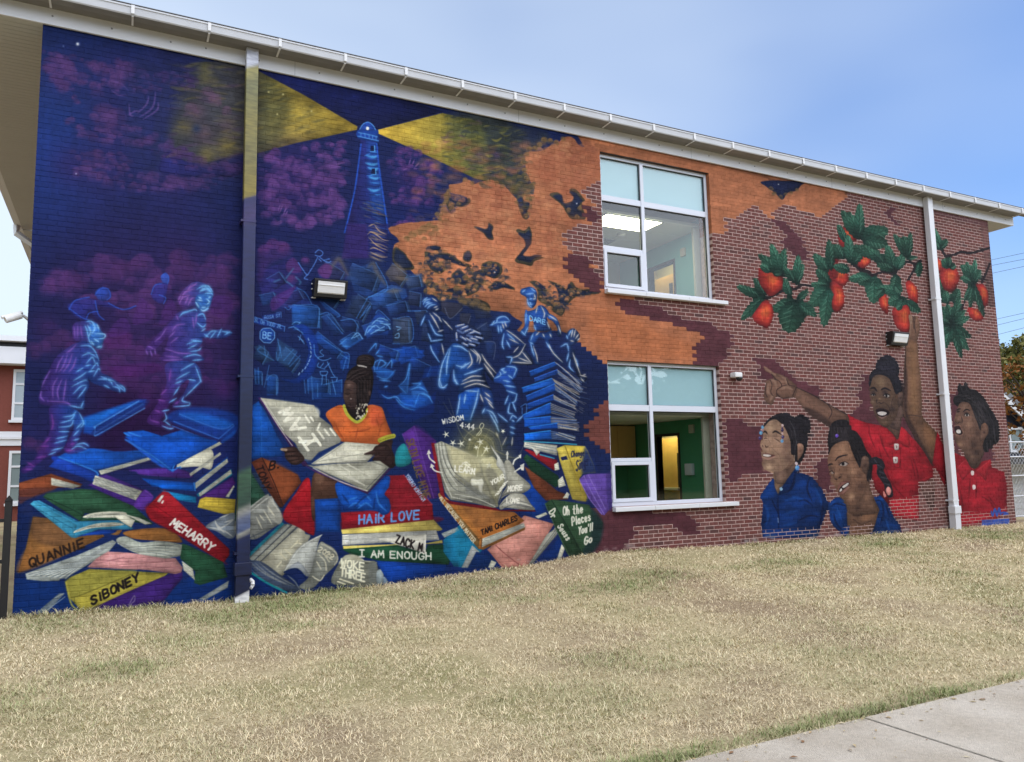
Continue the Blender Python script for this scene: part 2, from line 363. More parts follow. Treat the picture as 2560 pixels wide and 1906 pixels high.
def fruit(t, hl=None):
    """a red fruit, orange where it turns to the light"""
    P = _pts(t); c = P.mean(0); k = RG[:]
    p(t, (160, 44, 44), tex=0.3)
    RG[:] = [0, 0, 1]; r = np.hypot(*(P-c).T).mean()
    Q = c+(P-c)*0.72+np.array([0.1*r, -.05*r]); p(Q, (205, 62, 45), s=r*.5, a=.9, tex=0.3)
    Q = c+(P-c)*0.38+np.array([0.15*r, -.2*r]); p(Q, (228, 110, 55), s=r*.5, a=.75, tex=0.3)
    for j in range(4):
        o = prng.uniform(-.35, .35)*r
        l([c+np.array([o*.6, -.7*r]), c+np.array([o, 0]), c+np.array([o*.7, .6*r])], 1.2, (140, 36, 40) if j % 2 else (235, 130, 70), a=.45)
    RG[:] = k

def mass(t, n, r0, r1, col, a=.35, hi=None, seed=1):
    """a bank of cloud: n puffs inside the outline, painted from the top down"""
    P = _pts(t); q = np.random.RandomState(seed); k = RG[:]; out = []
    x0, y0 = P.min(0); x1, y1 = P.max(0); A, B = P, np.roll(P, -1, 0)
    while len(out) < n:
        x, y = q.uniform(x0, x1), q.uniform(y0, y1); c = False
        for (ax, ay), (bx, by) in zip(A, B):
            if (ay > y) != (by > y) and x < (bx-ax)*(y-ay)/(by-ay)+ax: c = not c
        if c: out.append((y, x, r0+(r1-r0)*q.rand()**2))
    RG[:] = [0, 0, 1]
    for y, x, r in sorted(out):
        r /= k[2]; x0_, x1_, y0_, y1_ = _box(np.array([[x-r, y-r], [x+r, y+r]]), 2)
        if x1_ <= x0_ or y1_ <= y0_: continue
        gx, gy = np.meshgrid(np.arange(x0_, x1_, dtype=np.float32), np.arange(y0_, y1_, dtype=np.float32)); sl = (slice(y0_, y1_), slice(x0_, x1_))
        asp = q.uniform(.8, 1.3); d = np.sqrt(((gx-x)/asp)**2+(gy-y)**2)+NZ[sl]*r*.7
        m = (np.clip((r-d)/max(1.5, r*.22), 0, 1)*np.clip(.62-(gy-y)/r*.75, .0, 1)*a*q.uniform(.6, 1.2)).astype(np.float32)
        _blend(sl, np.clip(m, 0, 1), hi if (hi and q.rand() < .35) else col, gx, gy, None, 0)
    RG[:] = k
def ghost(cx, cy, w, h, ang, c, a=.7, hi=(96, 160, 232)):
    """a half-seen book: cover, spine light and leaf edge"""
    ca, sa = math.cos(ang), math.sin(ang); R = lambda x, y: (cx+x*ca-y*sa, cy+x*sa+y*ca)
    p([R(-w, -h), R(w, -h*.8), R(w, h), R(-w, h*.9)], G(tuple(min(255, z*1.5+10) for z in c), tuple(z*.55 for z in c), R(-w, -h), R(w, h)), a=a, s=8, sm=False, tex=.3)
    p([R(w, -h*.8), R(w*1.28, -h*.5), R(w*1.28, h*1.2), R(w, h)], tuple(z*.6 for z in c), a=a, s=5, sm=False)
    for i in range(4): t = 1+.07*i; l([R(w*t, -h*.7+i*h*.07), R(w*t, h*1.02+i*h*.04)], 4, hi, a=a*.5)
    l([R(-w, -h), R(w, -h*.8), R(w, h)], 6, hi, a=a*.75, s=3, sm=False)
# ---------- ground coat
D = 0.8668
reg(0, 0, D)
p('20,20 560,120 960,215 1260,290 1320,420 1330,1030 1335,1110 1310,1220 560,1330 20,1350', (27, 44, 100), sm=False, tex=0.14)
# wide sprays of blue and violet over the coat
for x, y, r, c, a in ((110,200,120,(34,62,130),.7),(90,330,110,(36,66,150),.8),(130,430,120,(34,62,140),.6),(300,130,140,(30,50,115),.5),(400,480,160,(40,42,100),.5),(250,560,170,(48,40,98),.55),(420,600,130,(50,40,100),.55),
    (120,620,110,(34,38,95),.7),(300,700,200,(48,34,90),.7),(460,720,120,(50,34,92),.7),(250,820,190,(46,32,84),.7),(420,860,140,(52,28,86),.75),(130,960,110,(44,34,95),.8),(120,840,90,(26,34,88),.8),(480,980,80,(28,44,120),.7),
    (90,1150,120,(16,44,104),.6),(300,1290,200,(14,50,118),.7),(80,1290,90,(14,42,100),.8),(640,480,150,(28,34,92),.6),(900,480,110,(24,38,110),.7),(700,420,160,(36,38,98),.5),(620,640,120,(44,42,106),.5),(680,620,120,(36,46,108),.5),
    (800,700,200,(20,44,98),.7),(640,830,140,(20,44,98),.7),(760,900,170,(18,42,100),.6),(900,830,150,(15,38,92),.7),(1000,900,160,(14,34,84),.7),(700,1040,160,(14,50,118),.6),(1150,900,150,(18,32,78),.8),(1250,850,90,(22,36,76),.9),
    (1000,700,120,(26,44,86),.7),(1250,930,80,(22,36,78),.9),(560,1250,90,(12,38,90),.8),(840,1220,140,(12,44,108),.8),(1050,1180,140,(10,46,112),.8),(950,250,160,(30,40,98),.6),(720,220,120,(28,38,98),.7)):
    sp(x, y, r, c, a)
# violet clouds, upper wall
reg(0, 0, 3.442)
V = (78, 54, 112); VH = (98, 66, 128)
for x, y, r in ((560,640,220),(1000,650,260),(950,1050,240),(1300,1200,260),(900,1450,280),(1500,1500,260),(600,1420,200),(1500,700,160)): sp(x, y, r, (58, 46, 112), .6)
puffs('480,500,60 540,530,70 600,575,55 430,600,60 400,590,50 520,610,90 560,650,80 700,680,65 620,690,45 480,690,50 530,740,70 790,570,45 880,575,50 950,590,40 870,610,70 1020,550,35 1060,600,80 1140,610,50 930,640,60 1010,650,60 1120,690,45 1220,670,35 820,750,55 990,730,60 1190,770,35 1300,740,30 1400,740,45 1520,670,80 1570,690,70 1640,710,40 640,840,30 660,880,30', V, .62, hi=VH)
puffs('900,1000,120 1000,1020,100 690,1100,40 850,1120,45 950,1150,60 1010,1160,40 1090,1220,50 1220,1120,60 1330,1170,50 1350,1240,80 1450,1260,60 1550,1290,60 1400,1320,70 1620,1350,60 1700,1380,70 850,1330,50 960,1350,40 850,1400,60 920,1440,40 780,1460,50 700,1480,60 1060,1450,50 880,1520,50 1330,1490,40 1260,1550,45 1480,1530,60 1560,1570,70 1220,1620,50 1450,1600,60 1700,1590,60 1860,1430,50 1930,1420,60 2010,1450,50 1410,1040,45', V, .58, hi=VH)
ls('950,700 1040,720 1110,790/960,780 1020,820 1105,820/1110,900 1120,990 1150,1000/1180,980 1260,900 1280,830/1200,1010 1310,930 1340,790/1230,1030 1350,950 1360,880/1110,990 1160,960 1200,960', 16, (128, 92, 168), a=.5, s=8, tp=2)
mass('370,440 620,440 820,560 1150,540 1280,700 1250,800 950,860 600,780 380,740', 70, 22, 62, V, .62, VH, 3)
mass('380,1000 700,1060 900,950 1250,1060 1500,1250 1700,1400 1650,1480 1200,1250 800,1230 600,1150', 70, 20, 62, V, .6, VH, 4)
mass('600,1300 1000,1290 1250,1500 1600,1480 1850,1570 1750,1650 1200,1660 800,1560', 70, 20, 62, V, .6, VH, 5)
mass('1250,620 1640,600 1700,760 1500,800 1300,800', 40, 18, 46, V, .4, VH, 6)
# lower violet cloud bank behind the ghost children
reg(20, 640, 2.7533)
for x, y, r in ((700,110,170),(420,180,130),(1200,60,200),(1450,200,140),(900,330,200),(800,560,230),(850,740,260),(1450,640,180),(1350,420,160),(950,880,230),(300,600,150),(250,480,110),(1500,880,130)): sp(x, y, r, (60, 38, 96), .55)
puffs('700,90,110 620,130,60 790,130,80 430,170,80 520,180,60 350,200,70 900,70,70 1190,90,90 1260,120,90 1460,150,80 1400,180,60 1000,330,100 920,360,80 760,600,110 860,680,110 720,700,80 820,880,80 960,920,60 370,570,80 300,610,70 1480,320,100 1450,470,120 1180,20,80 180,660,70 150,1300,60 210,1310,50 1150,400,90', (82, 48, 108), .5)
mass('250,60 800,20 1600,20 1600,500 1300,640 500,300 180,260', 95, 30, 95, (86, 52, 116), .55, (104, 60, 128), 7); mass('180,480 500,520 1000,600 1500,560 1560,900 1000,950 700,900 300,700', 80, 30, 90, (82, 44, 112), .45, (100, 50, 124), 8)
p('690,770 940,740 1020,740 1050,790 820,840', (94, 34, 118), a=.55, s=30); p('640,540 840,530 830,620 700,640', (92, 36, 110), a=.5, s=40)
for x, y, r in ((900,1160,260),(700,1260,200),(800,1050,160),(1100,1120,160)): sp(x, y, r, (44, 16, 66), .75)
for x, y, r in ((950,990,70),(1490,930,70)): sp(x, y, r, (90, 40, 120), .5)
# ---------- the light beams and the lighthouse
reg(600, 100, 3.442)
YB = (226, 188, 70)
p('1010,745 1005,775 760,830 480,890 160,975 -30,1010 -360,1080 -700,1080 -760,900 -700,500 -560,200 40,180 170,265 560,480', G((222,184,64),(96,96,58),(1000,760),(-300,700)), sm=False, s=6, tex=.25)
reg(0, 0, 3.442)
p('2180,200 1750,520 1500,560 1440,900 1500,1380 1560,1500 2180,1500', (40, 44, 88), a=.62, s=260, tex=.2)
p('1330,380 1700,400 1640,700 1560,800 1480,1100 1500,1300 1600,1450 1300,1500 1100,1300 1100,700', (40, 48, 104), a=.95, s=160, tex=.15)
p('1450,1300 1600,1390 1800,1395 2090,1320 2100,1420 2000,1520 1400,1500', (40, 42, 104), s=12, tex=.15)
puffs('1560,1320,70 1640,1360,60 1720,1390,60 1840,1440,50 1930,1430,60 2000,1450,50', V, .6)
for i in range(150):
    x = prng.uniform(1480, 2090); y = prng.uniform(520, 1370)
    if prng.rand() < 0.25 and x < 1650: continue
    L = prng.uniform(25, 85); sl_ = prng.uniform(-.35, .35)
    c = [(122,112,70),(76,80,76),(150,134,62),(96,72,110),(60,62,84)][prng.randint(5)]
    l([x-L, y-L*sl_, x, y+prng.uniform(-12, 12), x+L, y+L*sl_], prng.uniform(12, 34), c, a=prng.uniform(.15, .45), s=18, tp=2)
for x, y, r, c, a in ((1760,580,60,(130,120,62),.5),(1770,680,70,(125,115,62),.5),(1850,700,50,(120,112,62),.4),(1600,1100,90,(120,104,60),.5),(1750,1150,100,(112,84,100),.6),(1700,960,90,(112,84,104),.6),(1850,850,60,(130,92,120),.5),(1950,1080,90,(110,86,96),.5),(1690,1110,45,(44,58,90),.9),(1950,1260,110,(152,132,66),.6),(1780,1330,90,(150,132,62),.6)): sp(x, y, r, c, a)
puffs('1780,800,60 1850,870,60 1640,940,60 1950,960,50', (116, 84, 112), .4)
mass('1080,1060 1500,1240 1750,1400 1700,1480 1300,1340 1080,1220', 60, 20, 60, V, .46, VH, 24); mass('1100,560 1300,640 1640,620 1700,740 1480,820 1150,820', 50, 18, 50, V, .42, VH, 25); mass('1200,1480 1700,1540 2080,1420 2090,1500 1800,1640 1250,1640', 60, 18, 50, V, .44, VH, 26)
ls('1110,900 1120,990 1150,1000/1180,980 1260,900 1280,830/1200,1010 1310,930 1340,790/1230,1030 1350,950 1360,880/1110,990 1160,960 1200,960', 16, (128, 92, 168), a=.55, s=8, tp=2)
sp(668, 382, 16, (250, 252, 255), 1); sp(545, 400, 7, (150, 170, 220), .8); sp(655, 1498, 8, (200, 205, 240), .9)
# right of the pipe: marbled beam
reg(600, 100, 3.442)
for i in range(170):
    x = prng.uniform(160, 860); lim = 300+ (x-160)*.53; bot = 965-(x-160)*.235
    y = prng.uniform(lim+25, bot-20)
    if bot-lim < 60: continue
    L = prng.uniform(15, 70); fade = min(1, (900-x)/560)
    c = [(88,90,62),(150,134,60),(228,196,78),(70,76,66),(196,164,62)][prng.randint(5)]
    l([x-L, y+L*.25, x, y+prng.uniform(-10, 10), x+L, y-L*.2], prng.uniform(8, 26), c, a=prng.uniform(.2, .5)*fade, s=12, tp=2)
p('160,275 330,400 420,560 380,800 330,900 160,960', (78, 82, 60), a=.55, s=160, tex=.3)
for x, y in ((245,450),(615,615),(370,470),(320,640),(485,335)): sp(x, y, 9, (240, 225, 150), .9)
p('230,150 1100,360 1560,560 1745,620 1160,778 1090,712 1010,745 560,480 160,270', (29, 38, 98), sm=False, s=5)
p('1165,780 1740,630 2300,760 2300,1250 2120,1220 2010,1190 1640,1010 1170,800', G((226,184,62),(128,126,60),(1200,790),(2050,900)), sm=False, s=5, tex=.2)
p('1850,640 2300,700 2300,1250 2150,1200 2020,1130 1880,1000 1820,850', (84, 90, 60), a=.75, s=160, tex=.3)
reg(1000, 200, 3.442)
p('700,330 820,330 1000,400 1260,460 1240,560 1110,600 1060,680 1060,800 1110,900 1100,1180 1040,1100 930,930 820,860 740,850 760,620', (54, 62, 66), a=.85, s=70, tex=.3)
for i in range(260):
    x = prng.uniform(380, 1120); y = prng.uniform(310, 900)
    if y > 860-(1120-x)*-.0 or y < 290+(x-380)*.2 or y > 620+(x-200)*.45: continue
    L = prng.uniform(15, 60)
    c = [(176,158,58),(92,98,58),(60,68,70),(150,140,60),(48,58,76),(110,84,98)][prng.randint(6)]
    f = 1 if x < 900 else .6
    l([x-L, y+prng.uniform(-14, 14), x, y+prng.uniform(-14, 14), x+L, y+prng.uniform(-18, 18)], prng.uniform(8, 24), c, a=prng.uniform(.25, .6)*f, s=10, tp=2)
for x, y, r, c, a in ((690,650,80,(112,84,100),.6),(830,650,40,(92,64,110),.6),(600,600,60,(150,134,70),.5),(1150,470,90,(34,46,92),.7),(1010,820,110,(40,52,82),.6),(980,930,60,(150,128,58),.6)): sp(x, y, r, c, a)
puffs('1000,840,40 1070,830,35 930,860,40 880,820,40 1030,900,35 980,950,40 1090,930,35 1120,960,30', (96, 92, 56), .6)
# violet puffs around the lighthouse
reg(600, 100, 3.442)
for x, y, r in ((450,1100,260),(300,1300,200),(600,1350,220),(1450,1150,150),(1500,1330,140)): sp(x, y, r, (60, 40, 108), .6)
puffs('650,920,50 770,910,35 850,950,45 890,890,35 830,990,40 430,1050,60 380,1080,60 500,1130,60 560,1140,60 300,1000,60 250,1030,60 700,1210,85 640,1170,60 820,1180,60 850,1220,60 490,1270,50 560,1270,40 620,1240,60 350,1180,60 400,1230,40 260,1200,60 200,1340,60 250,1330,60 780,1340,90 830,1400,80 700,1380,60 640,1400,60 360,1400,60 400,1420,50 300,1440,60 820,1490,70 720,1520,60 590,1570,60 470,1580,60 540,1600,60 620,1570,50 450,1540,50', (92, 58, 126), .62, hi=(112, 70, 142))
puffs('1380,960,50 1450,960,40 1530,980,40 1390,1060,40 1420,1110,40 1620,1080,60 1650,1120,50 1700,1140,40 1520,1210,50 1560,1230,50 1640,1230,45 1400,1290,30 1500,1290,30 1560,1300,35 1500,1400,55 1400,1380,45 1630,1410,45 1330,1400,40 1400,1590,45 1460,1560,50', (88, 54, 122), .6, hi=(108, 66, 138))
p('660,1110 740,1070 830,1040 910,1055 850,1080 870,1110 740,1120', (108, 70, 142), a=.7, s=10)
ls('740,1090 900,1060/760,1105 880,1085/340,1490 370,1410/370,1510 400,1440/330,1470 345,1420/390,1510 410,1470/290,1590 350,1560 345,1580 300,1590/1450,1080 1470,1020/1480,1080 1500,1030/1500,1100 1540,1060/1490,1110 1530,1110/1400,1120 1440,1110', 12, (140, 96, 166), a=.7, s=4, tp=2)
mass('160,980 500,900 900,870 920,1150 900,1560 600,1640 180,1600', 140, 18, 58, (94, 60, 126), .6, (116, 74, 146), 9)
mass('1300,930 1500,930 1750,1120 1700,1440 1300,1440 1260,1200', 70, 14, 42, (90, 58, 122), .6, (110, 68, 140), 10); mass('1350,1540 1500,1500 1500,1640 1320,1640', 18, 14, 34, (90, 56, 124), .45, (110, 68, 140), 11)
# lighthouse
p('1030,800 1170,800 1190,900 1170,900 1200,1150 1230,1350 1250,1500 1270,1660 900,1660 940,1480 980,1300 1015,1100 1035,900', G((52,44,120),(28,60,140),(900,1200),(1260,1200)), sm=False, s=4)
p('1090,880 1170,880 1200,1130 1225,1320 1250,1500 1140,1500 1100,1200', (38, 88, 180), a=.7, s=40, sm=False)
ls('1090,1000 1150,1010 1175,1000/1080,1060 1140,1075 1185,1065/1100,1100 1150,1115 1190,1105/1110,1180 1160,1195 1200,1185/1100,1280 1150,1300 1205,1285', 22, (84, 178, 245), a=.85, s=14, tp=2)
ls('1120,960 1180,970/1070,1000 1120,980/1090,1170 1190,1165/1120,1230 1200,1235/1130,1340 1215,1330', 12, (66, 150, 235), a=.8, s=8, tp=2)
ls('1070,1030 1160,1045 1185,1035/1085,1130 1150,1150 1195,1140/1090,1250 1160,1265 1210,1255/1100,1330 1170,1340', 18, (22, 44, 104), a=.7, s=10, tp=2)
ls('1040,900 1015,1100 985,1300 940,1500 900,1660/1175,890 1200,1130 1230,1340 1262,1560 1275,1660', 12, (40, 100, 225), a=.9, s=8)
for x, y in ((1138,935), (1148,1132)):
    p([x-16, y-22, x+14, y-22, x+16, y+24, x-16, y+24], (22, 36, 84), sm=False); l([x+18, y-22, x+20, y+26], 8, (100, 190, 250)); l([x-18, y+28, x+20, y+28], 7, (80, 160, 235))
p('1015,780 1170,770 1192,810 1190,900 1160,880 1020,850', (26, 70, 160)); p('1040,760 1060,720 1100,705 1140,735 1165,775 1040,780', (36, 78, 175))
ls('1030,770 1060,725 1105,710 1145,740 1165,775/1020,800 1100,815 1180,835/1015,830 1100,850 1190,870', 9, (88, 160, 240), a=.9); ls('1040,800 1040,830/1075,805 1075,840/1110,815 1110,845/1140,820 1140,850/1170,830 1170,860', 6, (96, 165, 240), a=.8)
sp(1097, 762, 14, (255, 246, 200), 1); p('1088,752 1106,752 1106,774 1088,774', (250, 246, 225))
for i in range(46):
    y = prng.uniform(1380, 1650); x = prng.uniform(1010, 1180); L = prng.uniform(30, 70)
    l([x, y, x+L*.6, y+6, x+L+30, y+22], prng.uniform(5, 10), [(140,118,92),(70,110,180),(96,92,96),(60,44,110)][prng.randint(4)], a=.6, tp=2, s=4)
reg(600, 560, 3.304)
p('880,0 1230,0 1215,290 1070,280 840,290', (38, 44, 118), a=.75, s=12, sm=False)
p('890,0 1040,0 1060,150 1060,285 840,290', (66, 44, 118), a=.7, s=30, sm=False)
for i in range(40):
    y = prng.uniform(0, 280); x = prng.uniform(1055, 1100); L = prng.uniform(60, 150)
    l([x, y, x+L*.5, y+prng.uniform(8, 20), x+L, y+prng.uniform(25, 45)], prng.uniform(4, 8), [(150,128,104),(60,100,180),(120,108,110),(196,160,128)][prng.randint(4)], a=.65, tp=2)
ls('1050,90 1090,70 1180,130 1230,140/1060,110 1130,180 1220,220/1070,210 1110,200 1200,240/1075,230 1150,270 1220,275/1110,10 1150,60 1210,90/1060,20 1110,0', 9, (205, 168, 130), a=.85, tp=2)
# ---------- the orange cloud
OR = (190, 118, 80); OD = (164, 94, 68); OH = (208, 140, 98)
reg(1000, 200, 3.442)
p('1640,480 1640,545 1595,580 1540,560 1500,505 1420,488 1360,540 1290,570 1210,612 1110,622 1080,660 1075,720 1085,790 1110,830 1120,880 1150,930 1150,990 1070,990 1065,1040 1110,1070 1095,1140 1110,1180 1075,1200 1040,1120 1010,1050 960,980 900,920 830,885 790,860 700,880 640,905 600,870 550,850 520,890 420,900 425,960 470,980 560,1010 600,1050 570,1090 480,1100 460,1150 390,1140 340,1170 360,1220 340,1260 350,1330 280,1330 200,1370 100,1370 0,1390 -60,1430 -40,1560 60,1600 130,1680 250,1760 240,1840 500,1900 700,1960 900,2000 1300,2000 1740,1700 1740,480', OR, s=8, rough=14, tex=.18)
reg(1000, 560, 2.95)
p('-10,130 -30,230 60,220 110,290 150,350 200,380 185,440 210,500 280,540 420,520 560,560 600,590 670,640 780,650 850,690 900,730 870,790 1000,800 1190,800 1330,870 1420,885 1470,930 1530,985 1560,1010 1720,1010 1800,960 1800,700 1400,300 1200,0 0,0', OR, s=8, rough=12, tex=.18)
reg(0, 0, D)
p('1300,620 1380,650 1440,690 1545,730 1545,745 1500,790 1320,790 1240,740', OR, snap=True)
p('1225,250 1300,270 1560,320 1850,385 1832,425 1830,400 1700,432 1660,385 1560,362 1380,330 1290,360', OR, sm=False)
p('1290,312 1380,330 1560,362 1660,385 1700,432 1830,400 1832,425 1800,445 1760,466 1700,440 1690,436 1660,420 1650,445 1620,420 1600,440 1570,470 1550,490 1540,480 1535,375 1300,330', OR, snap=True)
reg(1800, 460, 3.17)
p('-300,-120 0,-60 330,0 660,-20 1010,90 960,130 900,170 820,230 790,265 700,230 600,180 520,160 460,190 410,200 430,260 420,290 380,290 340,220 330,160 260,190 200,240 120,250 60,280 40,330 30,380 -20,390 -90,440 -160,400', OR, snap=True, tex=.14)
p('330,-20 660,-20 640,20 600,60 545,70 520,90 490,128 440,85 390,40', (30, 40, 80), s=8, rough=10)
puffs('400,40,22 430,80,20 480,105,20 520,85,18 560,75,18 610,50,18', (110, 88, 60), .7); sp(462, 4, 6, (240, 240, 240), 1)
# depth of tone in the cloud
reg(1000, 200, 3.442)
for i in range(420):
    x = prng.uniform(100, 1700); y = prng.uniform(520, 1640)
    c = [OD, OH, OR, (180,104,68), (206,130,84)][prng.randint(5)]
    l([x-40, y+prng.uniform(-20, 20), x, y, x+40, y+prng.uniform(-20, 20)], prng.uniform(20, 60), c, a=prng.uniform(.1, .35), s=24, tp=2, cover=0.0 if False else None)
p('1180,620 1700,600 1720,900 1500,1000 1300,960 1160,820', (172, 96, 66), a=.55, s=120)
reg(1480, 860, 3.5925)
p('0,-300 300,-260 600,-100 900,10 860,130 200,100 0,-60', (196, 114, 68), a=.5, s=80)
reg(1000, 200, 3.442)
reg(1000, 200, 3.442)
mass('1100,640 1640,560 1700,900 1580,960 1300,960 1170,930 1100,800', 60, 20, 70, (202, 132, 92), .45, (170, 100, 74), 40); mass('420,920 800,880 1000,1060 1080,1210 1130,1000 1300,1010 1400,1150 1420,1250 1350,1640 900,1640 400,1500 120,1400 350,1180', 260, 18, 62, (208, 140, 98), .5, (170, 104, 76), 41)
mass('0,1390 340,1170 480,1100 640,900 820,870 1000,1050 900,1100 500,1200 200,1450', 90, 14, 40, (216, 150, 104), .7, (190, 120, 82), 42); mass('1080,640 1360,540 1500,510 1640,560 1400,640 1180,760', 40, 14, 38, (206, 138, 96), .6, (176, 104, 76), 43)
NV = (34, 46, 78); DK = (84, 78, 62)
def hole(t, ring='', r=None):
    p(t, DK, s=10, rough=12); P = _pts(t); c = P.mean(0); k = RG[:]; RG[:] = [0, 0, 1]
    p(c+(P-c)*.82, NV, s=5, rough=3); RG[:] = k
    if ring: puffs(ring, (134, 104, 68), .8)
hole('1290,985 1370,980 1400,1060 1480,1050 1500,1000 1455,945 1510,945 1590,1030 1560,1060 1590,1150 1590,1200 1530,1200 1470,1190 1430,1140 1400,1090 1340,1040', '1560,1100,30 1450,1120,25 1520,1180,25'); sp(1520, 1065, 7, (235, 235, 240), 1)
hole('640,1265 720,1290 760,1270 760,1225 800,1260 790,1310 800,1370 760,1370 720,1320'); hole('1010,1280 1070,1290 1110,1260 1130,1300 1130,1390 1100,1440 1050,1520 1120,1540 1180,1520 1250,1530 1160,1560 1130,1600 1070,1590 990,1560 1030,1500 1080,1430 1060,1360 1000,1310')
hole('550,1500 590,1470 620,1510 600,1560 550,1550'); hole('390,1050 420,1000 460,1040 560,1060 590,1010 600,1050 540,1090 460,1090 430,1140')
hole('1040,1000 1010,1010 1020,1100 1060,1190 1100,1190 1090,1120 1060,1050')
p('690,870 740,905 800,930 720,935 680,900', (90, 84, 70), a=.8, s=14)
reg(1000, 560, 2.95)
hole('220,160 300,165 290,200 230,195'); hole('180,200 250,215 350,215 430,270 520,310 480,310 380,280 300,250 250,240 280,300 330,330 290,370 230,340 190,280', '300,300,26 340,330,26')
hole('610,290 700,280 750,310 750,360 700,400 640,380 590,400 560,430 500,410 560,370 600,340', '620,340,30 560,380,30 590,430,28 520,350,26 660,300,24'); sp(697, 358, 7, (240, 240, 245), 1)
hole('190,450 260,500 380,510 470,540 560,500 600,450 560,440 480,480 400,470 300,490 240,460 210,420', '260,460,30 330,470,28 420,480,30 500,470,26 560,470,28 620,440,26')
hole('640,470 700,430 760,430 840,480 760,470 700,490'); hole('380,380 440,350 500,400 480,450 420,430', '430,420,26 480,400,26 520,420,22')
hole('950,430 990,420 1050,470 1060,540 1120,570 1180,560 1170,510 1150,460 1090,420 1180,450 1230,490 1260,430 1310,470 1400,480 1480,500 1420,520 1300,540 1240,600 1190,680 1130,650 1080,600 1020,560 1010,480', '1080,500,26 1110,560,28 1160,600,30 1200,540,28 1260,500,26 1060,570,24 1180,640,26 1320,500,22')
hole('-40,170 20,200 60,260 100,330 0,330 -60,250'); hole('270,540 600,560 660,640 560,640 420,560 300,570')
puffs('210,430,30 200,500,30 240,520,26 300,530,26 360,540,26 500,580,34 560,590,40 450,560,30 600,610,30 640,640,30', (122, 98, 66), .75)
reg(1000, 200, 3.442)
puffs('1240,520,32 1290,530,30 1200,560,28 1340,540,26 1160,590,28 1110,600,30 1400,510,24 1090,640,24 1060,720,28 1070,780,28 1090,850,30 1130,920,30 1070,1000,26 410,1000,30 420,960,24 400,1050,30 440,1080,26 500,1070,24 320,1160,26 340,1200,24 200,1290,40 250,1260,36 300,1280,34 150,1320,36 100,1330,30 60,1370,30 560,860,26 620,890,26 760,880,24 830,890,24 880,920,24 1000,1060,24 1040,1130,22 1080,1170,22', (140, 108, 68), .75)
reg(1000, 560, 2.95)
mass('180,180 330,200 560,300 760,280 820,470 640,520 560,560 300,560 190,500 120,330', 120, 12, 34, (54, 58, 70), .75, (40, 50, 80), 12)
mass('180,190 330,200 560,290 760,290 820,480 640,530 560,570 300,560 190,500 120,330', 150, 9, 24, (176, 116, 74), .85, (206, 140, 92), 13)
mass('950,430 1060,440 1180,430 1300,460 1480,500 1300,560 1200,690 1080,620 1000,520', 70, 10, 26, (58, 62, 72), .75, (40, 50, 80), 14); mass('960,440 1180,440 1300,470 1400,500 1290,550 1190,680 1080,610', 70, 7, 18, (160, 108, 70), .85, (196, 132, 88), 15)
reg(1000, 200, 3.442)
mass('60,1330 250,1240 400,960 470,1080 350,1330 120,1420', 60, 14, 34, (150, 108, 70), .7, (190, 128, 84), 16); mass('1060,640 1110,620 1160,930 1110,1180 1020,1050 960,920', 50, 12, 30, (84, 80, 62), .7, (130, 108, 66), 17)
for i in range(160):
    x = prng.uniform(420, 1690); y = prng.uniform(640, 1500); r = prng.uniform(30, 90)
    if SA[min(PH-1, int(200+y/3.442)), min(PW-1, int(1000+x/3.442))] > .5 and SH[int(200+y/3.442), int(1000+x/3.442), 0] > .6: sp(x, y, r, [(168, 96, 66), (206, 132, 92), (160, 88, 64)][prng.randint(3)], .28)
# ---------- plum patches that step along the bricks, and bare brick left free
PL = (100, 56, 64)
reg(1440, 340, 3.591)
p('215,400 190,430 140,445 120,480 60,500 110,530 145,560 140,600 150,650 225,700 225,780 160,800 60,790 0,800 -60,830 -100,860 -100,1000 -40,1090 0,1100 150,1090 170,1200 190,1260 230,1280 245,1290 300,1200 300,400', (0, 0, 0), snap=True, erase=True)
p('50,640 100,600 150,650 200,690 225,720 225,780 130,770 60,740', PL, snap=True); p('-110,1060 0,1080 150,1095 165,1240 240,1300 250,1390 150,1385 60,1340 0,1290 -110,1230', PL, snap=True)
p('350,1450 520,1470 560,1525 740,1535 800,1590 890,1660 1000,1720 1400,1760 1400,1860 1280,1940 1100,1940 1230,1780 900,1700 480,1590 380,1500', PL, snap=True)
reg(0, 0, D)
p('1400,660 1480,690 1540,700 1585,742 1578,765 1560,795 1495,795 1548,742 1440,692', PL, snap=True)
reg(1480, 860, 3.5925)
p('985,-40 1180,-60 1260,0 1250,40 1160,80 1150,130 1110,170 1150,200 870,170 910,130 940,90 900,50', PL, snap=True)
p('1190,670 1250,665 1370,700 1445,735 1600,740 1700,760 1780,720 1780,1080 1700,1130 1437,1170 1330,1200 1290,1240 1225,1240 1215,1040 1190,800', PL, snap=True)
p('85,505 150,500 180,980 120,965 60,890 0,860 -60,800 -60,700 0,680 50,650 80,640 30,600 30,575 90,565', (124, 70, 62), snap=True)
reg(1500, 1240, 2.0934)
p('-80,60 490,95 515,190 470,205 380,180 340,150 200,155 200,180 170,210 150,262 120,300 -80,320', PL, snap=True)
reg(1800, 460, 3.17)
p('400,280 500,280 540,350 620,390 660,450 690,520 700,600 650,620 560,560 480,490 480,440 520,430 460,360 400,310', PL, snap=True)
p('1300,200 1390,185 1370,250 1430,330 1420,355 1370,330 1310,260', PL, snap=True); p('-60,1220 30,1230 60,1280 90,1310 0,1340 -80,1340', PL, snap=True)
reg(1860, 860, 3.304)
p('90,130 260,110 270,180 400,240 480,320 630,350 640,420 560,440 420,350 300,260 150,300 120,240', PL, snap=True)
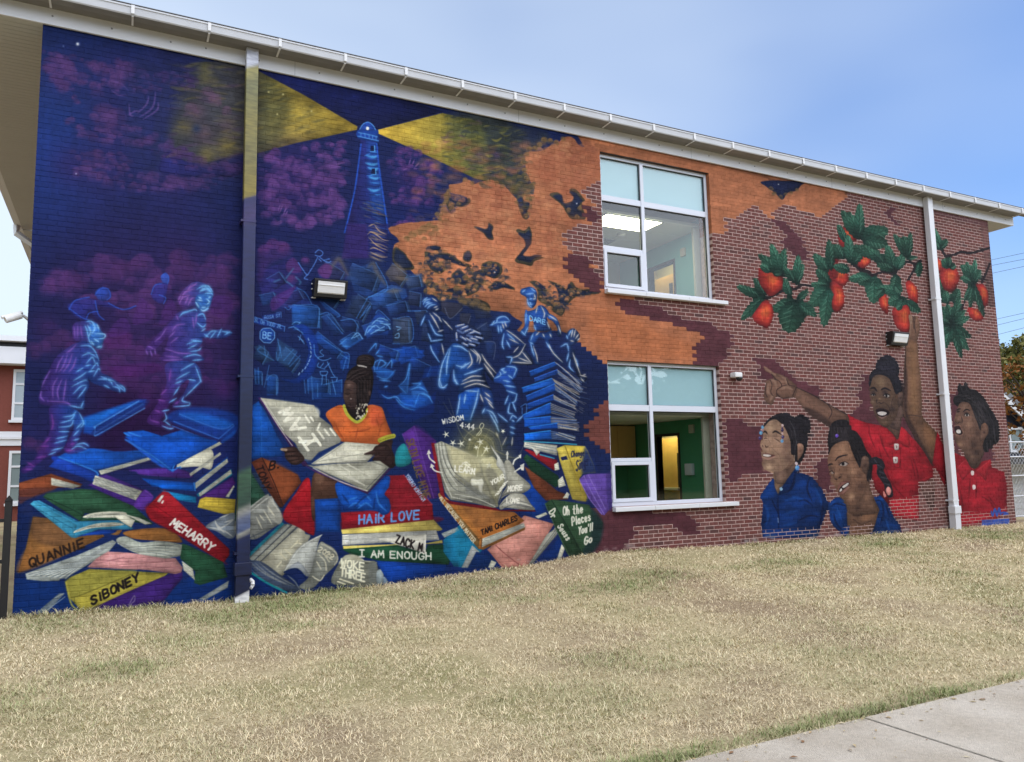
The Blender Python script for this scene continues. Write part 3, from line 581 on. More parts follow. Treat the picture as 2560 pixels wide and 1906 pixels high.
p('975,260 1050,240 1050,500 1090,600 1200,680 1280,640 1310,560 1400,700 1420,800 1100,720 850,590 920,520 975,470 925,450 940,380 975,330', PL, snap=True)
p('690,930 720,1280 640,1200 585,1100 585,1000 640,955', PL, snap=True)
reg(2060, 760, 2.848)
p('885,650 960,620 960,1000 980,1090 915,1065 900,900', PL, snap=True); p('1200,1030 1210,1110 1120,1120 1130,1050', PL, snap=True)
reg(2260, 460, 5.507)
p('1040,480 1160,520 1180,900 1290,1700 1180,1700 1130,1400 1090,900', (112, 74, 70), a=.8, s=10, sm=False, tex=.25); p('380,340 1160,520 1160,600 900,540 560,450 385,410', (112, 72, 74), a=.7, s=20, sm=False)
# ---------- fruit branch
reg(1800, 460, 3.17)
BR = (44, 34, 38)
ls('550,820 600,835 660,800 720,815/1050,640 1110,680 1170,690 1210,720 1290,700 1370,710 1420,670 1480,620 1540,635 1590,605/1400,620 1390,660 1380,710/1490,760 1530,690 1545,650/370,910 440,880 490,850/1210,720 1190,760', 17, BR)
ls('1760,530 1790,570 1860,560 1910,540 1980,550 2060,530 2135,508', 20, BR); ls('2075,780 2110,700 2137,632', 17, BR); ls('1945,900 1930,960 1900,1040', 10, BR)
for q in ('930,360 960,345 1010,360 1060,400 1080,450 1000,460 980,500 940,460', '1090,610 1130,570 1190,590 1190,630 1140,665 1100,650', '860,660 920,600 960,680 1010,720 1005,790 970,810 900,770 860,730', '1705,590 1740,610 1745,690 1710,700', '1960,990 2010,985 2080,1050 2070,1085 2000,1075', '1260,880 1300,870 1330,930 1330,1030 1290,1010 1265,960'): fruit(q)
p('860,640 920,600 940,660 930,740 880,750', (96, 30, 36), a=.7, s=14)
for q in ((500,730,300,555,85),(490,720,400,475,85),(490,720,505,515,75),(600,800,620,560,75),(605,800,658,630,62),(600,790,500,650,60),(330,900,130,810,85),(360,890,265,750,62),(350,890,165,1080,90),(560,900,500,750,66),(610,930,695,840,66),(610,930,410,1000,120),(590,920,540,1185,230),(620,940,765,1050,80),
    (860,700,740,555,95),(880,690,860,440,80),(870,790,760,680,90),(870,800,715,800,66),(860,820,715,965,150),(865,830,820,1135,120),(1100,440,960,210,95),(1100,430,1020,220,66),(1100,440,1105,152,88),(1110,440,1335,360,160),(1130,440,1330,480,130),(1000,470,930,320,66),(980,600,905,480,86),(1040,640,1010,400,92),(1050,640,1140,480,92),(1030,690,895,650,86),
    (1200,580,1060,490,80),(1260,610,1130,490,90),(1310,640,1180,520,90),(1380,690,1320,480,90),(1390,680,1240,640,76),(1400,680,1450,560,90),(1490,590,1375,395,70),(1490,590,1448,410,66),(1490,590,1508,385,62),(1490,590,1562,578,34),(1180,740,1020,755,90),(1210,750,1090,790,80),(1225,730,1215,950,150),(1400,720,1380,830,90),(1430,860,1255,820,86),(1300,830,1240,900,70),(1450,900,1330,950,100),(1450,890,1430,1015,96),(1380,800,1440,860,80),(1470,930,1588,1020,86),(1580,615,1570,742,62),
    (1755,530,1695,350,56),(1745,515,1800,440,62),(1740,520,1698,470,50),(1740,960,1728,740,70),(1850,950,1890,830,80),(1800,950,1780,850,80)): leaf(*q)
for q in ('305,670 340,690 420,720 490,740 495,800 470,850 410,890 360,860 310,780', '340,930 380,930 415,980 420,1060 380,1140 330,1130 270,1090 260,1040 300,980', '870,790 920,785 970,830 985,900 975,980 930,1020 890,990 885,930 900,870', '1470,780 1510,770 1560,830 1570,900 1560,945 1500,900 1480,850', '1365,1000 1420,980 1480,960 1505,1020 1500,1110 1490,1180 1420,1160 1375,1090', '1745,690 1780,660 1860,660 1895,740 1870,820 1820,855 1770,820 1745,760', '2030,800 2080,800 2120,850 2125,930 2100,975 2060,910 2040,850'): fruit(q)
for q in ((400,700,320,640,70),(420,715,490,700,60),(1440,960,1400,1000,50),(1815,670,1760,600,70),(1820,670,1865,640,60),(1815,665,1810,580,60)): leaf(*q)
for tx_, ty_ in ((1760,970),(1800,955),(1900,890),(1940,1000),(1975,1060),(1992,1220),(1972,1325),(1915,1385),(1850,1230),(1780,1312),(1745,1200),(1745,1080)): leaf(1835, 1115, tx_, ty_, 66)
for tx_, ty_ in ((1905,640),(1950,615),(2022,595),(2065,680),(1905,740),(1935,930),(1980,985),(2095,1058)): leaf(2005, 790, tx_, ty_, 56)
for x, y, r in ((490,720,40),(590,800,25),(350,900,30),(600,920,40),(865,800,40),(1105,440,40),(1045,640,30),(1385,690,40),(1440,900,40),(1835,1110,60),(2005,790,40),(1230,600,60)): sp(x, y, r, (16, 32, 30), .55)
# ---------- the pointing child in red
reg(1860, 860, 3.304)
SK = (98, 70, 56); RD = (178, 32, 46); HR = (37, 34, 42)
# raised arm and hand
reg(1800, 460, 3.17)
p('1460,1600 1468,1300 1475,1240 1495,1180 1503,1110 1492,1050 1505,1035 1522,1045 1532,1085 1545,1050 1565,1060 1582,1120 1578,1180 1562,1250 1570,1400 1582,1600', (126, 92, 74))
p('1490,1580 1495,1320 1540,1310 1555,1580', (134, 98, 74), a=.7, s=40); p('1470,1280 1560,1270 1562,1330 1475,1330', (58, 46, 44), a=.6, s=30); l('1478,1290 1500,1200 1510,1110', 12, (150, 116, 96), a=.7, s=6); ls('1545,1060 1540,1120 1550,1180/1525,1050 1530,1100 1535,1150', 6, (60, 44, 42), a=.8)
p('1495,1050 1508,1035 1522,1050 1522,1100 1505,1110', (160, 126, 104), s=4)
reg(1860, 860, 3.304)
p('1335,-10 1425,-10 1440,130 1460,300 1470,500 1470,590 1520,660 1592,750 1580,900 1560,992 1520,950 1440,830 1370,700 1320,600 1308,480 1330,300 1332,100', (122, 88, 68), sm=True)
p('1370,20 1410,30 1425,300 1430,560 1380,560 1370,400', (140, 102, 70), a=.7, s=50); p('1500,660 1580,760 1560,880 1480,760', (132, 92, 64), a=.7, s=50); p('1310,480 1330,200 1350,300 1345,520 1360,600 1460,800 1560,990 1520,950 1370,700', (58, 42, 42), a=.7, s=24)
ls('1325,610 1370,590 1460,600/1335,20 1330,300 1308,480 1320,600 1440,830 1550,985', 6, (52, 38, 38), a=.7)
p('1595,740 1625,800 1660,960 1660,1170 1600,1060 1565,1000 1585,900', RD)
p('1450,1150 1530,1120 1562,1090 1575,1200 1560,1390 1520,1340', (92, 64, 56), a=.85, s=10, cover=.5)
p('850,580 920,620 1000,650 1100,670 1130,675 1180,700 1260,800 1290,690 1340,720 1400,790 1440,830 1490,900 1530,970 1562,1060 1562,1100 1500,1140 1440,1140 1442,1300 1440,1460 1300,1440 1240,1430 1200,1330 1150,1260 1200,1240 1190,1170 1140,1100 1110,970 1050,960 1000,880 960,790 870,700', RD, sm=False, tex=.2)
p('1180,1290 1442,1250 1440,1460 1300,1440 1240,1430', RD, sm=False, cover=.62, s=6)
p('1040,1000 1060,960 1110,970 1140,1100 1190,1170 1200,1330 1080,1200', (140, 26, 36), sm=False)
p('1110,700 1180,700 1255,800 1160,850 1130,780', (186, 36, 48)); p('1290,690 1340,720 1365,790 1360,860 1275,800', (180, 34, 46))
ls('1030,670 1040,760 1080,860/1120,760 1150,850 1200,950/1110,850 1140,960 1180,1060 1220,1200/1290,950 1285,1020/1400,950 1430,1060 1440,1140/1380,960 1420,1120/1420,850 1460,930/1160,1050 1240,1180 1330,1280/1300,860 1270,860 1180,850', 14, (112, 18, 30), a=.65, s=8, tp=2)
ls('1220,880 1240,1010 1290,1020/1290,860 1290,1010', 5, (110, 16, 28), a=.7); ls('1040,700 1060,800/1450,1000 1520,1020/1350,830 1420,900/1460,1130 1550,1090', 16, (192, 44, 54), a=.5, s=12, tp=2)
for x, y in ((1258,850), (1250,960)): p([x-18, y-24, x+16, y-24, x+20, y, x+14, y+26, x-14, y+26, x-20, y], (214, 200, 192)); l([x-4, y-8, x+4, y, x-2, y+10], 6, (110, 70, 70))
# pointing arm and hand
p('850,580 770,540 680,490 560,420 430,360 415,430 480,520 560,600 640,650 720,700 760,700 850,690 870,660', (114, 83, 69))
p('450,400 560,450 700,530 820,590 700,560 560,500', (128, 94, 78), a=.75, s=40); p('480,520 560,600 640,650 720,700 720,650 600,560', (62, 46, 44), a=.7, s=30); ls('430,360 560,420 680,490 770,540 850,585/690,500 725,560 700,620', 7, (46, 34, 36), a=.8)
p('160,185 185,195 235,235 290,250 350,280 430,350 428,420 385,450 310,450 280,430 255,455 230,505 190,492 165,450 165,400 180,320 215,290 250,290 215,245 175,225', (128, 94, 78))
ls('165,192 210,225 260,260/215,295 250,310 270,370/290,260 340,290 350,340/300,370 360,360 400,380/240,420 215,470/200,330 195,390 215,420', 20, (164, 128, 108), a=.65, s=12, tp=2)
ls('250,290 290,310 310,350 270,380 270,430/215,300 230,340 220,400 240,430/180,330 175,400 190,440/350,290 370,340 420,350/310,350 350,340/270,410 310,450 370,440/225,250 260,290/430,360 400,430', 6, (52, 36, 36), a=.85)
# head
p('1275,400 1310,405 1308,470 1290,530 1265,560 1240,480', (92, 66, 52)); p('1180,690 1240,640 1282,560 1288,700 1270,790 1230,745', (98, 72, 62)); p('1215,700 1245,650 1255,760', (122, 90, 76), a=.5, s=16)
p('1040,310 1080,262 1150,262 1200,290 1220,340 1245,410 1270,430 1285,520 1260,560 1240,620 1200,670 1160,685 1120,660 1090,610 1070,540 1050,490 1040,420', (112, 80, 62))
p('1050,300 1100,268 1160,280 1190,330 1180,360 1060,360', (140, 108, 78), a=.75, s=40); p('1170,430 1225,440 1235,500 1200,520', (124, 90, 66), a=.6, s=30); p('1110,420 1130,420 1145,490 1110,500', (126, 92, 66), a=.6, s=14); p('1090,600 1130,650 1180,670 1200,620 1150,625', (112, 80, 62), a=.6, s=20); p('1045,430 1080,450 1075,520', (118, 86, 62), a=.6, s=18)
p('1230,520 1260,470 1250,560 1200,660 1160,685 1200,610', (54, 38, 36), a=.6, s=24)
ls('1135,385 1175,370 1212,388/1046,380 1092,396', 15, (36, 28, 30), tp=2); p('1155,425 1185,412 1212,428 1185,442', (176, 168, 158)); p('1046,420 1065,410 1085,420 1065,432', (180, 172, 160)); p('1178,415 1194,415 1196,440 1178,440', (30, 24, 26)); p('1058,410 1070,410 1070,432 1058,432', (34, 28, 28)); ls('1150,420 1185,408 1216,428/1044,415 1066,405 1090,418', 6, (30, 24, 26))
ls('1115,490 1140,505 1160,490/1105,480 1112,500', 8, (48, 34, 34), a=.8); l('1215,440 1190,500 1210,550', 5, (56, 40, 38), a=.7)
p('1088,545 1110,535 1150,538 1195,562 1185,595 1150,608 1110,600 1095,575', (70, 40, 40)); p('1100,560 1140,556 1184,568 1175,588 1140,592 1108,585', (204, 196, 186)); ls('1090,545 1150,535 1198,560/1100,590 1145,612 1188,590', 9, (110, 66, 58), a=.9); ls('1125,560 1126,588/1150,560 1150,590', 3, (150, 140, 135), a=.6)
p('1090,180 1120,120 1180,95 1240,120 1275,180 1282,230 1270,280 1300,340 1300,390 1260,410 1240,380 1220,330 1190,280 1140,258 1080,260 1040,310 1033,270 1060,220 1092,210', HR, tex=.3)
ls('1120,150 1180,130 1240,160/1100,210 1180,190 1260,220/1130,120 1190,110/1220,280 1260,330/1060,240 1130,230 1200,250', 10, (62, 62, 76), a=.45, s=6, tp=2); ls('1095,190 1140,210 1210,200 1275,240', 12, (22, 20, 26), a=.6, s=6); l('1283,410 1303,440 1285,500', 8, (58, 40, 36), a=.8)
# ---------- the child in blue, looking up
BLU = (13, 52, 116)
p('250,1055 390,1010 410,1050 340,1130 300,1185 275,1245 250,1200', (140, 108, 86)); p('330,1060 400,1030 340,1130 300,1180', (96, 72, 60), a=.7, s=20)
p('150,720 170,670 220,635 290,645 340,700 370,780 385,860 400,900 435,900 430,840 460,820 487,840 492,880 468,940 440,965 415,985 390,1010 340,1060 280,1070 200,1052 160,1022 145,985 160,960 150,940 138,890 150,870 133,840 140,800 160,770', (170, 132, 104))
p('300,830 380,860 400,930 390,1010 340,1060 280,1060 330,960', (112, 82, 68), a=.75, s=50); p('190,670 250,655 290,700 240,710', (190, 152, 118), a=.7, s=30); p('200,960 260,960 250,1010 190,1000', (186, 142, 112), a=.6, s=24); p('150,1000 220,1030 290,1040 280,1070 200,1055', (200, 160, 128), a=.6, s=14); p('230,840 290,850 280,900 230,890', (188, 138, 112), a=.6, s=24)
ls('160,738 178,728 195,742/232,738 262,722 305,750', 15, (40, 32, 32), tp=2); ls('152,790 172,772 190,782/243,778 268,788 295,812', 7, (44, 34, 34)); ls('250,790 290,812', 6, (210, 190, 170), a=.7)
ls('140,835 170,850 200,828/195,760 190,800 205,830', 8, (96, 66, 56), a=.75); p('150,902 175,905 205,912 232,925 200,940 160,932', (208, 196, 184)); ls('143,885 170,892 215,905 252,918', 11, (112, 66, 58)); ls('150,935 190,950 235,935 255,922', 12, (166, 102, 90)); ls('255,900 268,925 260,950/330,990 300,1040', 5, (100, 70, 60), a=.7)
p('150,720 170,660 230,600 300,575 350,582 420,610 440,590 480,585 530,620 548,660 545,705 525,730 525,800 515,860 490,940 450,995 432,965 470,930 490,880 485,838 455,820 432,840 432,900 400,900 382,850 370,780 340,700 290,648 220,636 170,680', (34, 31, 36), tex=.35)
ls('300,600 370,640 420,740 430,860 432,960/320,590 390,620 440,720 445,830', 9, (92, 92, 98), a=.5); ls('230,610 290,600/480,610 520,640 520,700/350,660 390,780 395,880', 9, (16, 14, 18), a=.7, s=4); l('455,850 470,870 450,920', 9, (104, 74, 60)); l('430,900 436,1000', 10, (30, 28, 32))
for x, y, r, c in ((150,690,13,(70,130,190)),(138,735,15,(90,150,200)),(130,780,12,(60,50,110)),(152,710,9,(180,140,160)),(315,680,13,(190,150,150)),(318,710,14,(50,44,84)),(316,740,10,(170,130,140)),(320,772,14,(58,48,96)),(314,803,15,(84,142,196)),(430,990,14,(206,170,168)),(436,1025,17,(74,134,200)),(440,1060,12,(30,30,60))): p([x-r, y, x, y-r*1.2, x+r, y, x, y+r*1.2], c)
p('133,1270 170,1200 240,1110 255,1190 280,1245 340,1150 400,1060 420,1035 450,1060 540,1090 590,1130 620,1180 660,1240 692,1310 680,1380 650,1470 600,1560 560,1590 400,1590 280,1602 155,1602 148,1560 138,1480 150,1400 155,1310', BLU, sm=False, tex=.25)
p('150,1540 640,1510 600,1600 155,1605', BLU, sm=False, cover=.6, s=8)
p('133,1275 170,1200 240,1115 252,1190 272,1240 230,1290', (16, 62, 136)); p('285,1250 330,1160 415,1040 430,1080 400,1200 310,1240', (12, 44, 100))
ls('280,1245 278,1330 285,1430 285,1530/420,1060 400,1160 360,1230/230,1290 280,1400/540,1100 520,1200 560,1300/450,1300 500,1290 560,1330/600,1560 640,1420 650,1300/450,1460 540,1420 620,1430/150,1480 200,1460', 15, (6, 22, 62), a=.75, s=9, tp=2)
ls('340,1300 420,1270 500,1290/340,1400 440,1380/580,1180 620,1260 640,1330/170,1330 200,1400 180,1500/330,1500 430,1480', 22, (22, 84, 168), a=.55, s=16, tp=2); p('292,1195 306,1185 320,1200 305,1215', (150, 190, 220)); l('278,1440 282,1475', 9, (130, 150, 190), a=.7)
# ---------- the child with the gap in her teeth
p('840,1300 900,1345 980,1290 1020,1150 1055,1250 1112,1370 1100,1440 1050,1560 1020,1590 870,1590 850,1500 845,1400', (118, 86, 67))
p('930,1340 980,1380 970,1460 1060,1440 1090,1390 1040,1280', (140, 98, 70), a=.6, s=30); p('860,1330 930,1350 960,1420 900,1420', (62, 44, 40), a=.7, s=24); l('975,1330 970,1420', 9, (50, 36, 34), a=.8); p('850,1500 1080,1480 1040,1600 870,1600', (118, 82, 62), sm=False, cover=.58, s=8); ls('900,1450 970,1490 1050,1460/880,1520 960,1530', 8, (70, 48, 42), a=.6)
p('695,920 710,870 760,830 850,800 880,840 920,900 950,960 985,925 1020,930 1040,980 1030,1030 1000,1070 1012,1130 1000,1200 950,1290 890,1342 840,1320 800,1270 760,1200 750,1170 720,1130 712,1080 700,1040 690,980', (152, 108, 82))
p('920,920 1000,1080 1000,1200 950,1290 890,1342 870,1320 930,1200 920,1050', (86, 60, 50), a=.75, s=50); p('740,880 830,830 870,880 800,920', (172, 124, 92), a=.7, s=40); p('860,1060 910,1050 920,1140 880,1160', (170, 120, 88), a=.6, s=40); p('740,1030 770,1040 775,1100 745,1110', (174, 126, 96), a=.7, s=14); p('870,1240 910,1230 900,1290 870,1290', (176, 128, 94), a=.7, s=26)
ls('750,975 775,940 860,915/695,1015 730,995', 13, (40, 30, 30), tp=2); p('795,1005 820,978 852,985 830,1010', (190, 172, 158)); p('815,982 834,980 834,1006 816,1006', (30, 24, 24)); ls('792,1005 820,975 856,985/705,1060 722,1045 740,1062', 7, (36, 28, 28)); p('708,1062 722,1050 736,1062 722,1074', (150, 130, 118))
ls('735,1105 760,1125 800,1105/742,1060 735,1100', 9, (72, 48, 42), a=.8); p('778,1195 795,1150 840,1130 878,1150 870,1190 840,1235 800,1248 782,1230', (120, 68, 58)); p('784,1205 805,1165 855,1148 862,1165 840,1195 800,1222', (206, 196, 186)); p('808,1180 832,1172 828,1205 806,1215', (40, 26, 28)); ls('778,1195 800,1145 850,1130 880,1150/800,1250 850,1225 872,1185', 10, (150, 96, 82)); ls('880,1120 900,1180 880,1230', 6, (80, 54, 46), a=.7)
p('700,870 690,800 700,720 730,650 800,625 860,640 872,700 930,730 970,800 1010,880 1060,960 1052,1080 1030,1150 1012,1100 1040,1010 1030,950 1000,922 970,940 950,965 925,905 890,830 850,790 780,810 720,860', (36, 32, 37), tex=.35)
ls('720,700 850,700 900,760 960,860/760,640 765,720/800,640 808,720/840,650 850,720', 8, (86, 76, 78), a=.4, s=4); ls('880,830 930,890 955,950', 10, (18, 15, 18), a=.7, s=4); p('965,960 1000,925 1035,965 1028,1025 995,1058 970,1010', (118, 82, 62)); l('985,960 1010,960 1005,1020', 10, (66, 44, 38), a=.8)
l('1050,975 1110,970 1135,1010 1120,1060 1150,1110 1190,1170 1205,1245', 52, (36, 34, 42)); ls('1080,960 1110,1000/1100,1040 1150,1060/1120,1090 1170,1110/1150,1150 1200,1180', 9, (82, 84, 96), a=.5, s=3); p('1180,1235 1215,1235 1210,1262 1190,1268', (36, 34, 42))
p('1172,1205 1192,1182 1212,1205 1208,1235 1190,1248 1174,1232', (238, 150, 140)); p('1148,1225 1165,1240 1172,1262 1152,1258', (230, 140, 130)); p('750,760 765,744 780,760 765,778', (100, 64, 176)); sp(760, 754, 5, (190, 160, 240), .9)
p('700,1350 720,1300 770,1270 850,1310 848,1400 852,1500 862,1605 800,1560 740,1510 710,1450', (13, 56, 120), tex=.25); p('1060,1270 1130,1255 1170,1310 1210,1380 1240,1440 1290,1500 1298,1560 1260,1590 1150,1590 1040,1602 1080,1500 1112,1380', (13, 56, 120), sm=False, tex=.25)
p('790,1530 870,1500 862,1610 800,1570', (13, 56, 120), cover=.6, sm=False); p('1040,1560 1290,1540 1280,1600 1040,1605', (13, 56, 120), cover=.6, sm=False, s=6)
ls('720,1340 760,1320 840,1340/740,1400 760,1480 830,1560/1080,1300 1130,1300 1150,1400 1120,1500/1170,1330 1200,1430', 16, (6, 24, 66), a=.75, s=9, tp=2); ls('770,1360 800,1450/1170,1450 1200,1540/1110,1280 1150,1290', 20, (24, 86, 168), a=.6, s=14, tp=2)
# ---------- the boy looking up, far end
reg(2060, 760, 2.848)
p('905,1050 990,1090 1010,1110 1070,1180 1130,1120 1185,1108 1190,1160 1283,1200 1302,1300 1302,1465 1200,1540 960,1572 935,1400 905,1200', (172, 31, 45), sm=False, tex=.2)
p('930,1480 1200,1480 1300,1440 1300,1480 1200,1550 950,1600', (172, 31, 45), sm=False, cover=.62, s=6)
p('1000,1040 1110,1030 1112,1130 1075,1172 1030,1140', (100, 74, 62)); p('1035,1060 1060,1060 1075,1160 1050,1140', (126, 92, 72), a=.6, s=14)
p('935,790 950,740 990,705 1050,715 1080,770 1100,840 1130,860 1160,850 1170,890 1150,950 1130,985 1110,1050 1060,1060 1000,1050 960,1022 935,980 930,940 945,920 925,890 935,860 925,840', (124, 92, 73))
p('1060,900 1120,900 1120,1000 1060,1050 1000,1045', (70, 50, 44), a=.6, s=36); p('1000,810 1050,830 1040,890 1000,880', (142, 104, 80), a=.7, s=30); p('960,730 1020,725 1030,750', (140, 104, 78), a=.6, s=18); p('945,960 1000,990 990,1020 955,1005', (140, 104, 82), a=.6, s=16); p('940,800 958,790 965,850 935,858', (134, 98, 78), a=.6, s=10)
ls('990,762 1015,752 1045,775/945,760 960,745', 9, (36, 28, 28), tp=2); p('1000,782 1020,772 1034,788 1015,798', (196, 184, 172)); p('1014,776 1026,778 1024,796 1012,794', (28, 22, 24)); ls('998,782 1018,768 1038,788', 5, (30, 24, 24))
p('928,868 955,872 980,890 986,920 962,938 942,925', (66, 38, 38)); p('944,890 972,898 968,918 946,918', (204, 194, 184)); ls('926,868 955,866 982,886/940,930 965,942 988,920', 7, (128, 84, 74)); ls('930,845 950,862 970,850', 6, (60, 42, 38), a=.8); p('1120,855 1150,840 1168,870 1155,930 1125,950 1115,900', (112, 80, 62)); l('1135,875 1150,880 1140,925', 8, (62, 44, 38), a=.8)
p('920,700 925,665 955,640 948,600 965,572 992,605 1000,560 1030,600 1080,615 1140,670 1165,720 1200,770 1240,850 1245,900 1245,960 1225,1000 1215,970 1195,1030 1180,990 1150,1058 1140,1000 1172,930 1170,870 1150,842 1120,858 1098,835 1080,765 1050,712 990,702 950,730', (40, 36, 38), tex=.4)
ls('960,650 1010,640 1070,680 1100,760/1030,620 1100,680 1140,770/1130,700 1180,800 1190,900/1100,780 1115,840/1190,800 1220,900 1210,960', 11, (80, 74, 76), a=.5, s=6, tp=2); ls('970,580 985,620 1000,660/1003,565 1015,610/1160,1050 1180,980/1190,1020 1205,950/1228,985 1235,920', 12, (26, 22, 26))
p('938,1170 1000,1108 1062,1172 985,1258', (184, 36, 50), sm=False); p('1078,1180 1182,1108 1150,1262 1095,1200', (186, 38, 50), sm=False)
ls('1040,1240 1030,1380/1085,1260 1080,1390/1120,1370 1190,1420 1220,1500/1170,1370 1220,1440/960,1300 980,1400 990,1500', 11, (106, 16, 28), a=.65, s=7, tp=2); ls('950,1170 1005,1118 1060,1180/1085,1190 1180,1115', 6, (206, 62, 72), a=.6)
for x, y in ((1055,1205), (1066,1306)): p([x-9, y-16, x+10, y-14, x+11, y+10, x-2, y+18, x-10, y+8], (224, 206, 200))
ls('1190,1480 1200,1510 1215,1460 1230,1510 1245,1455 1255,1500/1210,1475 1240,1480/1255,1495 1275,1485 1300,1490/1280,1500 1305,1495', 13, (58, 88, 176)); ls('1128,1545 1310,1538/1128,1560 1312,1553/1130,1574 1310,1568', 15, (58, 92, 182), a=.9); ls('1150,1540 1152,1578/1190,1538 1188,1576/1240,1536 1236,1574/1280,1536 1284,1572', 4, (130, 120, 150), a=.6)
reg(2060, 760, 2.848)
p('800,930 850,1000 930,1180 930,1300 850,1240 790,1160 770,1140', (150, 28, 40), sm=False)
# ---------- ghost children and blue books, left wall
GLOW[0] = .42
reg(20, 640, 2.7533)
CY = (108, 178, 244); C2 = (64, 128, 226); PV = (112, 74, 178)
# far ghosts
p('600,250 650,215 700,240 708,290 670,310 620,300', (44, 84, 190), a=.7, s=6); p('590,300 690,320 780,365 880,345 830,375 720,360 610,350 650,440 690,440 620,440 560,380 540,420 570,450 500,440 410,360 450,310 520,285', (50, 58, 160), a=.55, s=10)
ls('600,270 640,225 690,230 705,280 680,305/420,370 460,310 560,285/690,325 790,370 880,345/600,310 620,400 660,440/540,430 560,395 620,380/420,360 500,420 570,450', 8, (54, 100, 220), a=.75, s=4)
p('1050,150 1075,120 1108,140 1102,190 1070,190', (50, 96, 205), a=.75, s=5); p('985,260 1010,200 1060,185 1100,200 1090,260 1080,310 1050,330 1000,300', (50, 60, 165), a=.6, s=8); ls('1055,140 1085,120 1107,150 1098,195/985,265 1010,205 1060,190/1040,270 1085,290 1070,330', 7, (58, 110, 225), a=.7, s=4)
# jagged book peaks behind
for q in ('920,290 1000,420 860,470', '1110,290 1160,400 1040,480', '720,480 800,420 840,520 700,560', '1420,280 1540,300 1520,420 1400,400'): p(q, (84, 44, 124), a=.6, s=14)
# blue books lying
p('520,1110 890,990 950,990 940,1040 620,1240 520,1220', (20, 84, 190), a=.85, s=26, sm=False); p('530,1120 860,1010 700,1100 600,1170 530,1170', (24, 118, 226), a=.8, s=30); ls('600,1240 940,1050/590,1180 900,1000/605,1215 930,1020', 9, (90, 160, 240), a=.75, s=5); l('600,1180 595,1235', 10, (70, 150, 240)); p('610,1180 930,1000 940,1040 610,1230', (30, 50, 130), a=.6, s=8)
p('1120,1080 1300,1040 1560,1090 1570,1210 1470,1260 1130,1150', (22, 70, 170), a=.8, s=30); p('1180,1100 1300,1080 1500,1130 1540,1170 1450,1190', (24, 112, 224), a=.75, s=40); ls('1140,1140 1450,1260/1130,1170 1430,1290/1180,1090 1450,1190 1550,1160/1450,1260 1555,1170', 8, (60, 128, 230), a=.7, s=5)
p('360,1385 520,1330 640,1330 760,1350 920,1340 980,1385 640,1480 590,1500', (20, 96, 205), a=.95, s=14); p('300,1400 360,1385 600,1490 580,1560 440,1480', (30, 66, 190), a=.9, s=12); ls('365,1390 600,1490 595,1540/420,1340 560,1360/700,1360 900,1350', 10, (48, 140, 242), a=.7, s=6)
p('790,1215 930,1200 1060,1240 1190,1200 1440,1280 1150,1430 1110,1490 960,1390', (16, 92, 204), sm=False, s=6, tex=.2); p('820,1230 960,1260 1120,1420 1110,1480 960,1390', (36, 96, 214), a=.8, s=18); p('1130,1330 1300,1280 1440,1285 1160,1420', (14, 82, 190), a=.7, s=30); ls('800,1220 960,1320 1120,1480/830,1215 1000,1290 1140,1430/1150,1430 1120,1480/1170,1440 1160,1475 1220,1440', 10, (56, 150, 246), a=.75, s=6)
p('1470,1270 1560,1200 1560,1230 1480,1290', (30, 100, 210), a=.6, s=8)
# kid one
p('445,480 480,455 560,450 620,490 640,530 662,560 645,610 620,640 580,620 520,600 460,580 443,540', G((92,58,158),(44,104,196),(450,540),(620,540)), a=.6)
p('470,600 540,590 600,650 630,720 640,800 700,830 800,900 805,940 740,935 660,905 580,875 555,850 560,900 530,960 520,1055 420,1040 260,1030 212,1000 230,900 260,830 330,700 400,640', G((86,50,148),(30,86,184),(300,850),(560,850)), a=.6)
p('290,1035 465,1060 420,1200 400,1290 330,1370 260,1390 130,1495 90,1470 180,1400 230,1300 290,1200', G((92,44,150),(30,84,184),(260,1200),(420,1200)), a=.58, s=6); p('470,1060 525,1150 480,1290 550,1290 552,1330 430,1365 385,1325 450,1200 440,1100', G((96,44,150),(30,96,196),(400,1300),(500,1200)), a=.58, s=6)
ls('530,480 545,520 560,590/560,460 590,500 575,540 600,570/600,480 625,510 615,535/590,545 660,545/650,565 600,580/560,575 570,600 600,610/610,635 640,630 645,600/540,455 570,450 620,490/570,480 560,520/590,460 600,490', 10, CY, a=.9, tp=2, s=3)
ls('510,690 560,670 610,700/500,620 560,620 600,660 625,720/540,740 580,700 600,740/530,760 570,750/570,790 610,740 620,760/550,800 600,790/590,830 620,780 635,790/620,850 690,850 740,870/640,830 700,860 720,890/660,890 700,910/740,880 800,930/720,900 760,910 770,940/770,890 800,910 805,935/450,860 500,830 540,800/440,900 520,860 545,860/450,950 500,900 540,890/480,980 520,930 540,900/500,1050 520,1000/420,1030 515,1050/470,800 520,770', 10, CY, a=.8, tp=2, s=3)
ls('380,690 350,740 330,800/410,680 380,760 350,800/440,680 420,740 380,800/470,700 450,760 420,800/340,840 310,900 310,980/370,850 340,930 350,990/400,850 390,930 380,1000/270,1000 400,1010 430,1030/290,790 250,860 235,900/230,930 225,970 250,1000/455,490 460,560/480,480 480,560/500,480 510,560/470,610 430,650 400,670', 9, (138, 96, 196), a=.75, tp=2, s=3)
ls('380,1110 440,1100 470,1070/360,1150 430,1130 460,1090/350,1180 430,1170 450,1130/350,1210 420,1210/330,1260 410,1240/320,1290 400,1270/300,1340 380,1320/280,1370 330,1350/490,1080 520,1150 500,1180/470,1190 510,1150/450,1240 490,1200/450,1270 490,1260/470,1300 520,1290 555,1310/430,1340 480,1310 540,1330', 10, CY, a=.8, tp=2, s=3)
